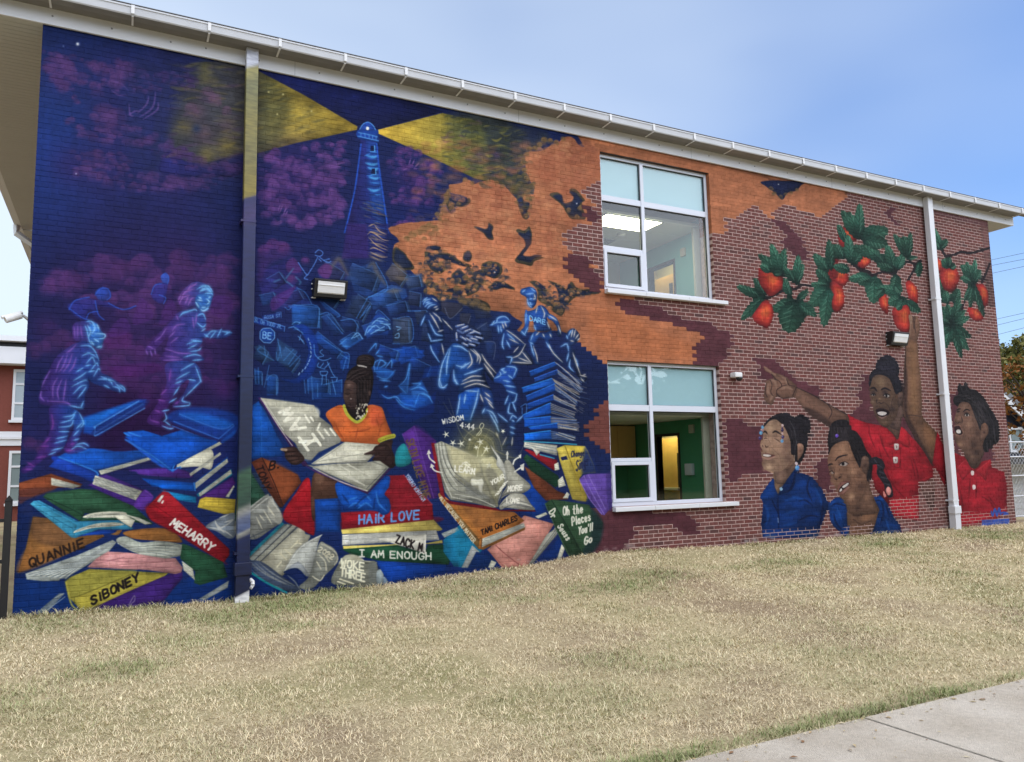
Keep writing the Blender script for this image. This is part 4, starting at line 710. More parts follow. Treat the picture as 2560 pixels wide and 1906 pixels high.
ls('300,1090 310,1160 300,1200/250,1290 290,1250/200,1390 260,1380/130,1420 180,1450/230,1310 280,1310/400,1340 450,1340/110,1470 170,1470/430,1300 460,1290', 13, (140, 70, 176), a=.6, tp=2, s=5)
# kid two
p('1180,340 1168,290 1220,220 1290,178 1370,200 1412,250 1402,310 1370,372 1320,382 1270,350 1200,372', G((104,64,160),(46,110,204),(1190,280),(1380,280)), a=.6)
p('1170,390 1280,370 1350,400 1362,480 1330,520 1470,508 1545,530 1470,572 1350,562 1335,600 1300,660 1342,722 1058,722 1080,650 1100,560 1030,630 980,660 945,640 1040,530 1120,450', G((90,54,158),(34,92,192),(1080,560),(1320,560)), a=.55)
p('1090,740 1290,740 1332,860 1270,920 1210,980 1252,1020 1190,1045 1130,1030 1200,960 1250,850 1180,900 1120,1010 1080,1090 1060,1140 1142,1190 1060,1185 955,1140 1020,1030 1090,880', G((98,48,156),(36,98,196),(1050,950),(1260,850)), a=.55)
ls('1310,290 1340,280/1300,310 1330,340 1345,370/1355,300 1390,290/1350,330 1370,340/1345,360 1375,350/1300,230 1350,210 1400,250/1320,250 1370,230 1410,270/1340,270 1400,280/1370,210 1400,260/1325,380 1370,370 1390,320/1310,340 1325,360', 9, CY, a=.9, tp=2, s=3)
ls('1180,330 1200,290 1250,270/1190,300 1220,250 1280,230/1220,330 1240,280/1240,340 1260,300 1280,290/1250,220 1300,190/1170,310 1190,270/1230,250 1260,200', 11, (150, 100, 190), a=.75, tp=2, s=3)
ls('1180,420 1210,390 1260,380/1200,400 1280,370 1300,380/1290,420 1340,400 1360,440/1300,460 1340,490 1362,470/1330,520 1360,500/1360,560 1400,520 1440,520/1390,570 1430,520/1440,560 1470,500/1470,520 1540,530/1490,545 1530,520/1230,610 1280,590 1330,590/1240,640 1300,610/1250,660 1310,650 1330,630/1210,700 1280,680 1330,690/1270,720 1335,715/1350,540 1380,560/1260,580 1330,590', 10, CY, a=.8, tp=2, s=3)
ls('1130,520 1160,480 1220,470/1110,560 1150,520/1120,600 1170,560/1080,640 1180,670 1260,670/1050,560 1090,500/1010,590 1050,560/960,620 1000,640/950,650 960,680/980,650 990,690/1010,640 1015,680/1080,690 1180,700/1270,420 1280,500/1300,400 1290,470/1070,720 1200,715/1160,410 1170,440', 9, (142, 98, 198), a=.75, tp=2, s=3)
ls('1190,790 1240,760 1280,740/1160,850 1210,820 1250,800/1150,880 1200,860/1290,760 1320,840 1330,870/1330,860 1270,920 1220,970/1140,960 1180,900/1110,1010 1160,980/1210,970 1200,1000 1250,1010/1140,1040 1240,1030 1250,1010/1060,1070 1110,1060/1080,1080 1090,1120 1070,1140/1060,1170 1110,1190 1140,1185/1080,1140 1120,1170/1240,850 1290,860', 10, CY, a=.8, tp=2, s=3)
ls('1120,780 1110,860/1090,920 1050,960/1030,990 1080,1000/1010,1060 1050,1080/980,1130 1040,1150/1150,1020 1180,1000', 13, (140, 76, 180), a=.6, tp=2, s=5)
reg(340, 690, 2.3225)
p('345,130 370,105 420,105 440,130 425,180 380,205 350,180', (46, 112, 200), a=.75, s=6); ls('362,122 380,134/420,128 434,122/355,140 385,145/408,135 425,150 410,168/380,185 405,182/375,195 395,203 420,180/345,150 365,185', 6, (150, 206, 250), a=.9, tp=2); ls('375,62 420,60 445,95/385,75 430,80/400,100 440,100/370,90 400,70', 8, (120, 190, 246), a=.8, tp=2)
reg(90, 690, 1.904)
p('250,240 285,225 305,255 325,285 315,330 295,348 262,320 250,280', (46, 112, 200), a=.75, s=5); ls('245,235 260,265 250,290/270,225 280,250 268,275/290,230 300,255/280,275 325,278 325,295 300,300/275,300 300,315/290,340 310,335/262,310 275,330', 6, (140, 200, 250), a=.9, tp=2)
# ---------- blue heap of books, signs and ring road (middle)
reg(600, 560, 3.304)
for t, c, a in (('130,420 440,270 520,400 420,560 200,640', (62,52,140), .5), ('640,380 740,310 800,290 900,420 880,460 660,470', (56,60,130), .6), ('900,400 1100,310 1220,510 1050,600 940,560', (38,74,140), .75), ('1200,400 1290,315 1380,400 1360,470 1240,480', (90,84,92), .7),
    ('1350,420 1500,410 1520,520 1400,560', (60,90,140), .6), ('1080,600 1250,500 1370,540 1380,600 1250,700 1180,690', (46,96,180), .7), ('930,590 1060,600 1080,660 980,790 860,760', (44,66,110), .7), ('420,680 640,670 655,860 440,880', (32,92,176), .6), ('280,600 470,520 590,660 420,700 280,700', (46,64,150), .55),
    ('660,740 740,730 850,910 800,900', (40,84,160), .6), ('660,640 820,740 820,780 700,700', (40,100,190), .6), ('1140,720 1240,800 1220,920 1030,920 1060,840', (34,84,180), .65), ('1280,780 1420,780 1420,980 1260,990 1300,900', (58,78,110), .65), ('670,950 900,1090 890,1200 830,1200 820,1090', (26,90,190), .6),
    ('830,990 970,880 1020,950 880,1040', (40,110,200), .6), ('1250,1030 1450,1010 1530,1090 1330,1160', (24,86,190), .6), ('110,1010 190,1000 280,1130 210,1150', (50,90,130), .6), ('310,950 470,1050 400,1180 290,1120', (50,92,140), .6), ('1260,1440 1500,1290 1590,1480 1440,1520', (26,90,180), .6),
    ('590,1260 690,1320 840,1290 840,1430 600,1450', (28,86,170), .5), ('120,1190 190,1230 180,1330 120,1330', (26,84,170), .5), ('220,1260 310,1250 310,1410 220,1420', (30,92,180), .5), ('1120,1350 1500,1500 1620,1380 1600,1560 1380,1650 1250,1600', (12,44,120), .6)):
    p(t, c, a=a, s=14, sm=False, tex=.3)
for x, y, w, h, an, c in ((760,400,90,60,.5,(60,66,110)),(1010,440,120,80,.35,(44,74,130)),(1290,420,80,60,.6,(86,82,90)),(1430,480,60,50,-.2,(60,80,120)),(1180,620,110,60,-.4,(44,92,170)),(990,690,70,90,.5,(48,70,112)),(540,760,110,90,.05,(30,88,170)),(760,830,40,100,-.6,(36,80,160)),(900,830,70,50,.2,(30,60,120)),(1330,880,70,100,.0,(60,78,110)),(1440,620,50,60,.1,(56,70,104)),
    (300,470,60,60,-.6,(50,60,140)),(420,620,90,50,-.5,(60,60,140)),(230,620,60,50,-.3,(34,80,150)),(720,1000,130,40,.65,(26,88,190)),(900,960,70,40,-.6,(36,100,190)),(1120,860,100,60,-.4,(34,84,180)),(1350,1080,110,50,-.3,(22,84,190)),(1480,1180,90,50,.4,(20,70,160)),(1220,1060,80,40,.3,(20,60,140)),(1300,700,80,50,-.3,(40,80,150)),(640,1330,90,60,.05,(26,80,160)),(400,1120,80,70,.6,(44,86,140)),(170,1080,50,60,.5,(40,80,130)),(260,1330,40,80,.02,(26,84,170)),(150,1270,30,60,.0,(24,80,160)),(740,620,70,40,.6,(36,80,150)),(1560,900,60,80,.1,(40,60,100)),(1500,770,50,60,-.2,(50,64,92))):
    ghost(x, y, w, h, an, tuple(z_*.8 for z_ in c), .6)
for t, c in (('740,380 800,300 830,310 890,420/1060,360 1100,330 1130,400 1200,500/1280,330 1340,390/1220,560 1330,550/1290,440 1380,460', (128, 112, 96)),): ls(t, 34, c, a=.5, s=26, tp=2)
p('640,390 700,330 760,360 740,440 690,450', (112, 56, 128), a=.75, s=16); p('380,330 440,280 490,340 500,400 400,400', (112, 58, 132), a=.6, s=14); p('150,210 260,140 400,180 420,260 250,330 160,480 150,330', (84, 52, 124), a=.6, s=60); p('260,620 400,540 460,520 380,640 270,720', (96, 46, 128), a=.65, s=20)
puffs('270,170,50 200,220,50 350,200,60 540,310,40 430,460,45', (102, 56, 124), .55)
ls('1060,600 1140,590 1220,520 1120,320/1040,620 1200,540/400,680 640,680 640,860/655,700 655,860/690,650 820,750 800,770/660,750 720,730 740,760/720,760 850,910/830,800 930,790 980,860/1120,740 1150,715 1240,800/1380,720 1490,720/1300,780 1410,780 1420,970 1260,990/1390,800 1395,960/960,780 1050,620/990,780 1070,660/1010,760 1075,680/470,530 540,570 590,660/370,690 400,710 420,690/680,950 830,1050 900,1080 890,1190/850,1210 880,1100/830,1080 900,1120', 7, (72, 142, 226), a=.7, s=4)
ls('640,280 610,340 560,420/480,320 540,410 560,420/560,420 530,450 560,460/620,240 650,215 685,240 660,270 620,260/660,280 720,320 750,310/690,300 740,290/650,290 670,310', 8, (96, 150, 240), a=.8, s=3)
ls('380,450 440,370/280,480 330,460/460,440 500,480 490,500/390,480 440,520', 12, (84, 160, 200), a=.5, s=10)
p('340,1280 470,1270 560,1100 540,960 470,870 400,860 520,830 620,920 650,1080 600,1240 480,1320', (22, 66, 168), a=.85, s=10); ls('555,940 580,1030 575,1120 530,1190 470,1240', 8, (150, 190, 235), a=.0)
for i, (x, y) in enumerate(((565,955),(578,990),(585,1025),(585,1062),(582,1098),(572,1130),(558,1160),(540,1190),(515,1215),(488,1240))): l([x-3, y-9, x+3, y+9] if i < 4 else [x+4, y-9, x-5, y+9], 8, (160, 200, 240), a=.8)
p('165,890 190,865 250,862 285,895 285,945 250,985 195,980 165,950', (30, 74, 160)); ls('165,890 190,865 250,862 285,895 285,945 250,985 195,980 165,950 165,890', 6, (110, 170, 235), sm=False); tx('BE', 188, 945, 258, 955, 3, -52, 8, (130, 190, 245))
p('105,760 370,850 365,895 105,815', (28, 66, 158), a=.8, sm=False); tx('DR. DB TODD JR.', 112, 808, 345, 868, 2, -30, 5, (110, 170, 235), a=.85); ls('105,765 370,850 365,890', 5, (90, 150, 230), sm=False); p('180,760 340,730 340,775 190,800', (34, 66, 160), a=.7, sm=False); tx('ROSA ST', 200, 790, 330, 770, 2, -26, 5, (120, 175, 238), a=.85); ls('300,735 340,730 340,778', 4, (90, 150, 230), sm=False)
ls('430,830 460,810 500,820/440,850 480,870/450,860 500,890 520,910/400,860 440,850/480,830 500,810/480,930 520,970/500,950 530,990/500,920 490,960', 8, (100, 165, 235), a=.7)
# castle, bones, wave, faces
ls('680,1040 660,1060 690,1090 650,1100/640,1110 690,1130 750,1110/650,1150 640,1180 700,1200/690,1150 660,1190/720,1140 760,1230 780,1260/740,1150 700,1190/660,1220 720,1220 710,1250 670,1250 660,1220/680,1250 675,1330/710,1250 715,1330/750,1270 800,1270 795,1300/760,1290 790,1410/610,1000 620,1080 650,1110', 7, (92, 162, 238), a=.75)
ls('530,1290 540,1400/560,1290 565,1400/590,1260 600,1450/690,1330 840,1290/640,1320 640,1430/840,1290 840,1390/740,1330 745,1410/120,1200 130,1320/150,1190 155,1320/220,1290 260,1250 310,1270 310,1400/200,1350 240,1170/170,1020 150,1050 280,1130/200,1010 210,1090/310,950 330,1050/400,1160 470,1060/360,1130 440,1040/300,1060 310,1130 330,1060/330,1010 340,1100/410,1180 495,1090', 8, (72, 144, 220), a=.55, s=4)
p('1030,920 1060,840 1140,790 1220,810 1240,860 1150,890 1080,910', (60, 120, 210), a=.6, s=8); ls('1030,920 1060,850 1110,850/1050,900 1110,840 1150,860/1080,910 1150,870 1190,850/1090,830 1150,780 1220,800/1120,880 1190,880/1160,820 1220,840 1240,870/1190,830 1240,830/1130,800 1180,810/920,950 970,900 1010,950/940,940 980,920/1290,850 1330,860 1300,880/1280,920 1310,905 1310,940 1280,940', 8, (130, 190, 244), a=.75)
ls('1110,1220 1110,1150 1160,1120/1130,1200 1160,1130 1210,1150/1200,1190 1250,1130 1250,1190/1110,1220 1270,1220/1180,1130 1200,1160 1150,1190/1130,1260 1210,1280 1280,1210/1150,1290 1240,1300/1190,1350 1220,1340/1310,1340 1370,1280 1400,1160 1390,1280 1380,1390/1320,1350 1370,1400/1170,1410 1220,1440 1290,1430 1340,1480 1440,1510/1290,1450 1350,1510 1440,1540/1410,1370 1480,1350 1550,1390/1420,1320 1490,1320 1460,1340/1440,1510 1480,1400/1480,1400 1550,1420 1590,1480/1500,1390 1570,1430/1130,1090 1180,1100/1060,1060 1120,990 1120,1030/1120,1080 1150,1040/820,1000 880,950/840,1010 900,1010', 10, (78, 156, 240), a=.8, tp=2, s=3)
p('1120,1180 1270,1220 1230,1280 1140,1260', (34, 110, 210), a=.6, s=8); p('1310,1340 1380,1280 1400,1160 1380,1390', (40, 110, 200), a=.6, s=8); p('1420,1380 1560,1390 1480,1400 1440,1440', (50, 120, 210), a=.6, s=8)
# ---------- blue children by the book tower
reg(1000, 560, 2.95)
B1 = (26, 62, 140); BH = (112, 170, 236); WH = (206, 186, 170)
for t, c, a in (('300,570 460,590 460,640 370,700 300,640', (70,66,80), .7), ('440,660 520,660 510,760 440,720', (74,72,84), .6), ('550,760 640,720 680,830 600,880', (42,60,100), .7), ('620,860 700,870 690,980 640,960', (40,66,120), .6), ('540,620 640,640 680,690 560,700', (44,54,84), .7),
    ('0,680 80,690 80,880 0,900', (70,80,104), .5), ('20,900 180,930 160,1000 0,980', (18,80,190), .6), ('180,1060 300,1040 290,1120 160,1140', (16,64,160), .6), ('0,1250 200,1280 240,1330 100,1380 0,1340', (22,92,190), .5)): p(t, c, a=a, s=10, sm=False, tex=.3)
ls('330,620 370,700 460,620/500,740 520,680/560,780 640,730/620,870 700,880 690,1000', 6, (110, 120, 150), a=.6, s=3)
def figure(fills, strokes, lights, w=9):
    for t, c in fills: p(t, c, s=4, vol=.45, tex=.2)
    ls(strokes, w*2.2, (34, 96, 190), a=.45, s=w*1.6, tp=2); ls(strokes, w, (142, 188, 238), a=.9, tp=2, s=2); ls(lights, w*.9, (214, 206, 200), a=.85, tp=2, s=2)
reg(1040, 730, 2.505)
figure((('35,70 60,40 95,18 130,40 158,90 150,122 110,125 60,110', (26,56,120)), ('65,130 125,125 165,160 232,236 214,236 165,195 176,270 170,310 90,325 75,250 55,185 30,232 18,200 45,150', (22,50,106)), ('85,330 165,320 176,400 160,352 146,400 152,450 120,430 95,370', (20,52,116))),
  '45,80 60,55 90,45/55,95 75,75 100,70/70,105 90,85 120,80/40,60 70,35/60,70 85,60/30,210 55,150/75,260 95,310/90,310 165,300/90,335 100,370 145,440/80,180 120,260 165,275', '100,40 130,60/110,100 135,90/120,115 140,105/85,135 130,200/105,130 150,165/100,150 145,235/140,160 160,190/165,170 228,238/135,250 170,240/160,325 175,395', 6)
figure((('205,350 250,320 330,370 350,350 410,380 440,430 502,510 490,560 460,540 430,500 440,560 470,620 400,600 330,590 270,640 265,590 230,560 240,470 215,510 195,590 160,607 138,590 150,500 180,410', G((26,86,172),(18,40,88),(180,480),(440,480))), ('270,640 400,600 385,700 360,780 340,825 260,790 250,750 270,700', (20,80,176)), ('400,600 470,620 492,720 472,740 517,820 527,880 510,917 495,900 490,830 450,770 420,790 408,760 420,700', (22,50,106)), ('238,290 248,210 300,193 350,213 402,255 418,285 380,342 320,352 270,322', (34,50,94))),
  '205,360 165,450 150,520 145,590 180,600/215,350 195,440 190,520/230,340 280,345 325,375/250,460 290,470 310,450/280,480 340,440/235,490 240,550 265,580/240,540 255,580/150,560 165,600 195,580/275,650 265,720 255,770/310,640 300,700/390,610 375,690 340,800/415,760 430,730/310,620 390,625/300,520 360,500 415,480/440,740 480,760 510,820/460,760 500,830 520,880',
  '340,360 385,400 380,440/360,360 400,410 395,450/330,370 350,440 320,480/290,560 350,530 410,530/280,580 360,555 430,560/300,600 380,575 460,600/410,390 440,440 500,510/425,450 470,510/440,470 490,540/400,640 420,690/430,630 465,660/430,660 475,700/450,690 485,730/500,880 515,910', 8)
ls('250,262 255,302/250,216 300,206/280,232 322,216/300,252 342,236/330,262 372,250/350,241 402,262/280,282 312,302/310,292 347,312/340,292 382,302/370,281 416,292/290,322 322,337/330,326 367,337/260,242 292,257/320,272 352,282/360,312 392,322', 14, (92, 118, 172), a=.9); ls('252,256 255,290/258,212 296,204/288,226 318,214/306,246 338,234/338,258 368,248/358,242 396,258/288,284 310,298/316,292 343,307/346,290 378,299/376,281 410,290/296,322 320,333/336,326 363,333', 6, (206, 206, 214), a=.9)
reg(1210, 710, 2.322)
figure((('35,240 60,215 75,195 110,183 147,205 152,250 130,265 100,297 80,290 75,260', (32,70,146)), ('105,290 130,265 180,290 237,345 242,370 200,412 165,427 150,462 123,450 130,420 170,400 200,365 140,370 110,380', (24,50,106)), ('160,430 235,385 282,467 160,462', (32,54,96))),
  '35,240 70,225 80,200 120,190 148,215/75,225 145,220/80,240 85,285/95,245 100,280/60,215 45,240/115,290 105,350 115,380/135,290 180,330/130,425 160,430 150,465/130,330 150,370', '105,230 115,260/120,225 130,250/130,270 175,300 235,350/145,320 200,345/240,350 205,410 165,430/200,365 170,400/165,455 275,462/220,395 275,460/200,430 265,455', 6)
figure((('300,275 345,290 390,270 397,310 375,330 392,370 432,420 464,462 430,450 390,400 365,350 345,320 320,310 300,340 285,350 305,410 310,450 342,467 298,472 285,430 265,350 255,330 280,290', (32,78,158)), ('245,150 265,195 255,260 240,302 208,290 215,270 235,240 235,180', (42,98,186)), ('365,170 420,200 447,270 440,307 420,290 425,260 400,220 370,200', (42,90,170)), ('240,165 290,150 320,125 352,135 382,180 365,195 375,240 387,270 300,272 285,220 265,190', (34,82,164)), ('213,60 213,35 240,23 270,18 302,40 307,80 300,120 275,142 255,120 245,80', (38,84,160))),
  '250,85 258,120 275,138/262,90 280,85/265,105 270,118/262,122 280,118/220,50 240,35/245,60 290,55/270,25 298,45/245,165 240,230/255,250 235,295/215,275 240,300/265,340 285,350/270,350 290,420/285,290 270,330/290,240 300,270/360,340 385,380', '285,90 295,85/290,60 300,90/330,130 350,170 345,200/370,180 425,215/430,240 445,290/310,130 300,170/300,300 320,280/340,290 350,310/380,290 390,310/375,350 400,400 455,455/285,360 305,420 310,455/365,220 380,260', 6); tx('DARE', 264, 212, 356, 238, 0, -26, 6, (130, 200, 252))
figure((('445,370 470,345 520,380 540,450 562,520 597,540 580,572 550,547 525,490 515,440 495,470 522,512 500,512 480,460 490,400 460,370', (26,46,90)), ('478,290 515,258 552,290 552,320 530,347 500,362 480,330', (34,58,108))), '445,365 480,350 490,390/490,400 480,450/500,440 495,480 520,510/530,430 545,480/490,300 505,270/485,320 478,300', '505,310 515,262/520,310 530,265/530,320 550,290/540,330 555,315/500,330 520,335/515,400 530,450 560,530/555,530 595,540/560,545 580,570/575,530 590,525', 6)
figure((('85,510 120,483 150,468 192,490 187,540 165,560 197,620 192,660 170,680 192,740 175,747 160,700 150,740 167,757 140,752 118,700 135,640 105,585 58,570 58,545', (26,66,144)), ('75,750 110,775 145,800 155,770 185,763 190,800 237,750 215,790 180,830 175,890 165,942 145,932 125,952 98,940 140,880 145,830 110,800', (28,58,118))),
  '60,550 95,530 90,510/95,500 120,490/110,520 130,510/130,480 185,490 170,540/110,560 150,570/120,590 180,600/130,620 190,640/140,650 120,700/190,640 180,680 160,690/165,690 185,740/150,690 140,745 165,755/100,500 125,515/140,530 165,550/80,755 135,800/150,790 165,765 190,780/190,800 225,765/150,830 180,840/150,860 175,870/160,790 175,800', '130,890 105,940/165,890 160,940', 6)
reg(1000, 560, 2.95)
# tower of books
reg(1000, 560, 2.95)
def volume(t, side, top=(150, 140, 130), n=6):
    """spine left A B C D, then leaf edge out to the right B E F C"""
    P = np.array([float(z) for z in t.replace(',', ' ').split()]).reshape(-1, 2)
    p(P[:4], side, sm=False, tex=.2); l(P[[0, 1]], 7, tuple(min(255, z*1.5+20) for z in side), a=.8); l(P[[3, 2]], 6, tuple(z*.45 for z in side), a=.7)
    p(P[[1, 4, 5, 2]], (44, 58, 92), sm=False, tex=.3)
    for i in range(n):
        q = (i+.5)/n; A = P[1]*(1-q)+P[2]*q; B = P[4]*(1-q)+P[5]*q
        l([A, A*.5+B*.5+prng.uniform(-3, 3, 2), B+prng.uniform(-12, 12, 2)], 5, [(176,166,158),(110,140,190),(196,180,160)][prng.randint(3)], a=.75)
volume('955,1090 1140,1020 1170,1040 960,1130 1330,1170 1330,1190', (22, 80, 170)); volume('990,1140 1160,1075 1165,1110 990,1170 1340,1220 1335,1240', (26, 70, 150)); volume('900,1210 1120,1140 1150,1180 905,1250 1320,1250 1320,1290', (24, 92, 190)); volume('930,1270 1140,1180 1145,1230 935,1310 1300,1300 1300,1330', (22, 80, 175)); volume('940,1330 1130,1260 1135,1300 940,1370 1290,1350 1290,1370', (20, 72, 160)); volume('905,1410 1110,1320 1115,1400 910,1440 1290,1390 1290,1440', (20, 88, 190)); volume('915,1440 1110,1420 1115,1480 915,1500 1300,1440 1310,1490', (18, 84, 185)); volume('950,1500 1160,1470 1165,1510 960,1520 1310,1500 1310,1525', (16, 84, 190)); volume('915,1550 1110,1525 1120,1590 915,1600 1290,1560 1295,1600', (18, 98, 205), n=5)
ls('890,1350 930,1330 930,1400/900,1360 900,1400', 8, (80, 150, 230), a=.6); ls('1170,1540 1290,1580/1150,1550 1280,1595/1180,1500 1300,1520', 6, (214, 206, 186), a=.8)
for i in range(40):
    x = prng.uniform(1160, 1330); y = prng.uniform(1080, 1400)
    l([x, y, x+prng.uniform(30, 90), y+prng.uniform(12, 40)], 4, [(180,168,156),(90,120,170)][prng.randint(2)], a=.5)
GLOW[0] = 0.0
CRM = (222, 219, 194); GRY = (148, 150, 140); LN = (60, 68, 76)
# ---------- pile of books, far left
reg(20, 1080, 3.442)
p('30,1260 480,1290 520,1400 640,1560 30,1620', (14, 52, 120), s=30, sm=False); p('100,1330 480,1360 300,1540 60,1580', (14, 56, 130), a=.8, s=60); p('1380,1430 1600,1240 1900,1290 1900,1420 1650,1480', (12, 54, 128), a=.9, s=40)
p('420,210 700,170 1130,170 1220,215 780,340 745,420', (20, 92, 200), s=10, sm=False, tex=.2); p('350,300 430,215 760,345 735,420', (30, 76, 196), s=8, sm=False); l('440,220 760,345 735,415', 12, (60, 150, 244), a=.7, s=6)
pages('780,335 1225,215 1235,240 800,370', 6); l('770,330 1230,205', 8, (40, 60, 120), a=.7)
p('1050,330 1400,310 1560,350 1550,400 1150,370', (88, 48, 150), s=8); p('880,360 1080,340 1130,380 1240,480 1120,470', (30, 40, 100), s=20)
p('1000,60 1200,110 1440,330 1410,345 1230,240', (30, 96, 214), s=14, sm=False)
p('1000,40 1500,50 1830,95 1420,300 1400,340', (16, 88, 202), s=10, sm=False, tex=.2); l('1010,70 1230,200 1420,340', 14, (56, 140, 240), a=.6, s=8); pages('1450,285 1820,85 1840,105 1470,300', 4); p('1450,295 1740,150 1750,318 1640,300', CRM, tex=.15); ls('1460,290 1600,260 1700,280', 5, (140, 140, 130), a=.6); l('1430,290 1420,330 1480,300', 10, (50, 140, 240), a=.8)
p('1150,400 1600,440 1890,210 1890,240 1610,500 1240,470', (14, 84, 190), sm=False, s=4); p('1210,440 1600,450 1600,510 1330,490', (12, 96, 206), sm=False, s=6); pages('1560,360 1825,175 1835,195 1570,385', 4); pages('1610,440 1885,230 1895,262 1615,490', 7); l('1600,440 1610,505', 12, (60, 150, 240), a=.7)
p('1310,500 1620,560 1620,615 1470,590', (18, 130, 190), sm=False, s=5); p('1620,540 1920,320 1930,370 1640,560', (20, 140, 180), sm=False); pages('1640,530 1915,325 1925,360 1650,560', 6); p('1640,570 1930,390 1960,440 1870,570', (84, 40, 130), s=8, sm=False); pages('1870,560 1940,460 1950,470 1900,565', 3)
p('690,460 740,430 1120,600 1200,660 1170,690 1000,610', (72, 40, 132), sm=False, s=4); p('850,365 1170,500 1160,540 770,380', (70, 42, 128), sm=False, s=3); pages('750,375 1155,510 1100,590 725,450', 9, w=5, dark=.8); p('1150,520 1190,500 1250,550 1235,600 1180,670 1080,640', (98, 52, 160), s=5); l('1180,505 1245,555', 8, (128, 84, 190), a=.7, s=4)
p('90,440 370,360 640,450 620,480 430,480 200,560 100,560', (146, 74, 44), sm=False, s=4, tex=.25); p('100,500 360,480 400,500 180,580 100,620', (104, 56, 52), a=.7, s=24); pages('370,395 630,465 560,490 372,460', 6, w=4)
p('100,690 210,720 200,640 190,600', (40, 50, 100), a=.5, s=20)
# brown tent book
p('215,730 400,750 600,880 820,880 830,900 500,1060 85,1215 150,1010', (154, 104, 54), sm=False, s=3, tex=.3); p('215,740 330,760 560,900 400,990 200,900', (110, 78, 56), a=.6, s=60); p('85,1215 150,1010 250,1020 480,1060', (176, 114, 56), a=.6, s=30); tx('QUANNIE'.replace('I', 'i'), 190, 1168, 660, 990, -14, -72, 17, (48, 34, 30))
p('1000,860 1350,830 1500,950 1280,935 1080,920', (160, 104, 50), s=6, tex=.25); p('860,870 960,845 980,850 940,890', (158, 108, 60), s=4); l('1090,915 1280,935 1450,935', 8, (190, 120, 50), a=.6, s=4)
# cyan and green books
p('300,560 330,530 620,490 760,500 1080,640 1250,790 1200,800 960,720 660,700 620,770 340,590', (44, 88, 62), sm=False, tex=.25); p('330,540 600,510 900,600 700,650', (58, 106, 76), a=.5, s=50); l('310,560 630,710 610,765', 7, (24, 54, 40)); p('620,770 660,720 1150,730 1240,800 960,760 780,760', (40, 78, 58), sm=False); pages('650,735 800,690 1000,690 680,745', 3); pages('660,740 900,685 1000,700 1060,740', 3); p('650,740 700,705 850,685 1000,690 1010,720 860,720', CRM, s=3); ls('680,730 800,705 960,705/670,740 820,715 1000,715', 4, LN, a=.6); pages('1010,710 1130,740 1240,790 1180,800', 5, w=4)
p('190,620 220,595 270,590 600,770 950,760 1080,830 1060,840 780,840 580,915 545,910', (58, 158, 200), sm=False, tex=.2); p('190,620 220,600 590,800 570,910 545,905', (70, 176, 216), sm=False); ls('215,640 570,840/250,600 600,780', 6, (30, 100, 140), a=.7); p('600,900 780,850 930,850 880,880 700,890', (20, 70, 170), s=6); p('570,870 600,840 760,790 930,780 1000,800 900,815 720,830', CRM, s=3); ls('580,865 700,820 900,800/590,850 740,805 940,790', 4, LN, a=.6); p('900,720 1000,715 1095,760 1060,825 1000,790', CRM, sm=False); l('910,725 1000,790 1060,822', 4, (120, 120, 110), a=.7)
# open book with fanned leaves
p('150,1220 600,1060 900,930 935,950 860,1040 490,1262 450,1265 440,1282 300,1285 160,1270', (190, 198, 190), sm=False, tex=.3)
for i in range(15):
    q = i/14; l([155+q*340, 1225+q*38, 560+q*60, 1120+q*40, 910+q*15, 940+q*12], 6, (86, 100, 116) if i % 2 else (228, 228, 210), a=.75, tp=1)
p('930,930 1010,900 1140,950 1300,940 1450,960 1540,990 1500,1060 1410,1080 1350,1090 1150,1060 1010,1000', (176, 182, 168), s=3, tex=.3)
for i in range(9):
    q = i/8; l([935+q*10, 940+q*20, 1080-q*10, 985+q*40, 1280, 965+q*90, 1480-q*60, 970+q*115], 7, (84, 94, 100) if i % 2 else (230, 228, 206), a=.75, tp=1)
# red MEHARRY
p('1185,690 1200,640 1330,515 1380,520 1905,1010 1905,1060 1860,1120 1840,1120 1420,860 1230,760', (168, 26, 40), sm=False, tex=.22); p('1200,700 1240,660 1700,960 1860,1110 1840,1118 1420,860', (142, 22, 36), a=.7, s=30); p('1330,520 1380,525 1700,830 1560,740 1290,600', (186, 36, 48), a=.6, s=30); ls('1190,640 1250,630 1560,840 1870,1090/1195,700 1230,760 1420,870', 6, (110, 14, 26), a=.7); p('1280,600 1320,545 1345,545 1305,610', (228, 224, 210), sm=False); p('1315,615 1328,590 1345,590 1330,620', (228, 224, 210), sm=False); tx('MEHARRY', 1392, 800, 1745, 1030, 42, -52, 18, (236, 232, 220))
p('1700,560 1960,580 1950,700 1860,710 1630,650 1650,580', (206, 178, 58), s=4, sm=False); ls('1690,600 1940,610/1680,640 1930,660', 8, (140, 120, 40), a=.5, s=5)
p('1500,960 1560,980 1850,1120 1890,1250 1650,1320 1600,1300 1610,1200 1480,1090', (38, 84, 58), sm=False, s=3, tex=.25); pages('1495,1110 1590,1180 1610,1280 1510,1190', 5, w=4)
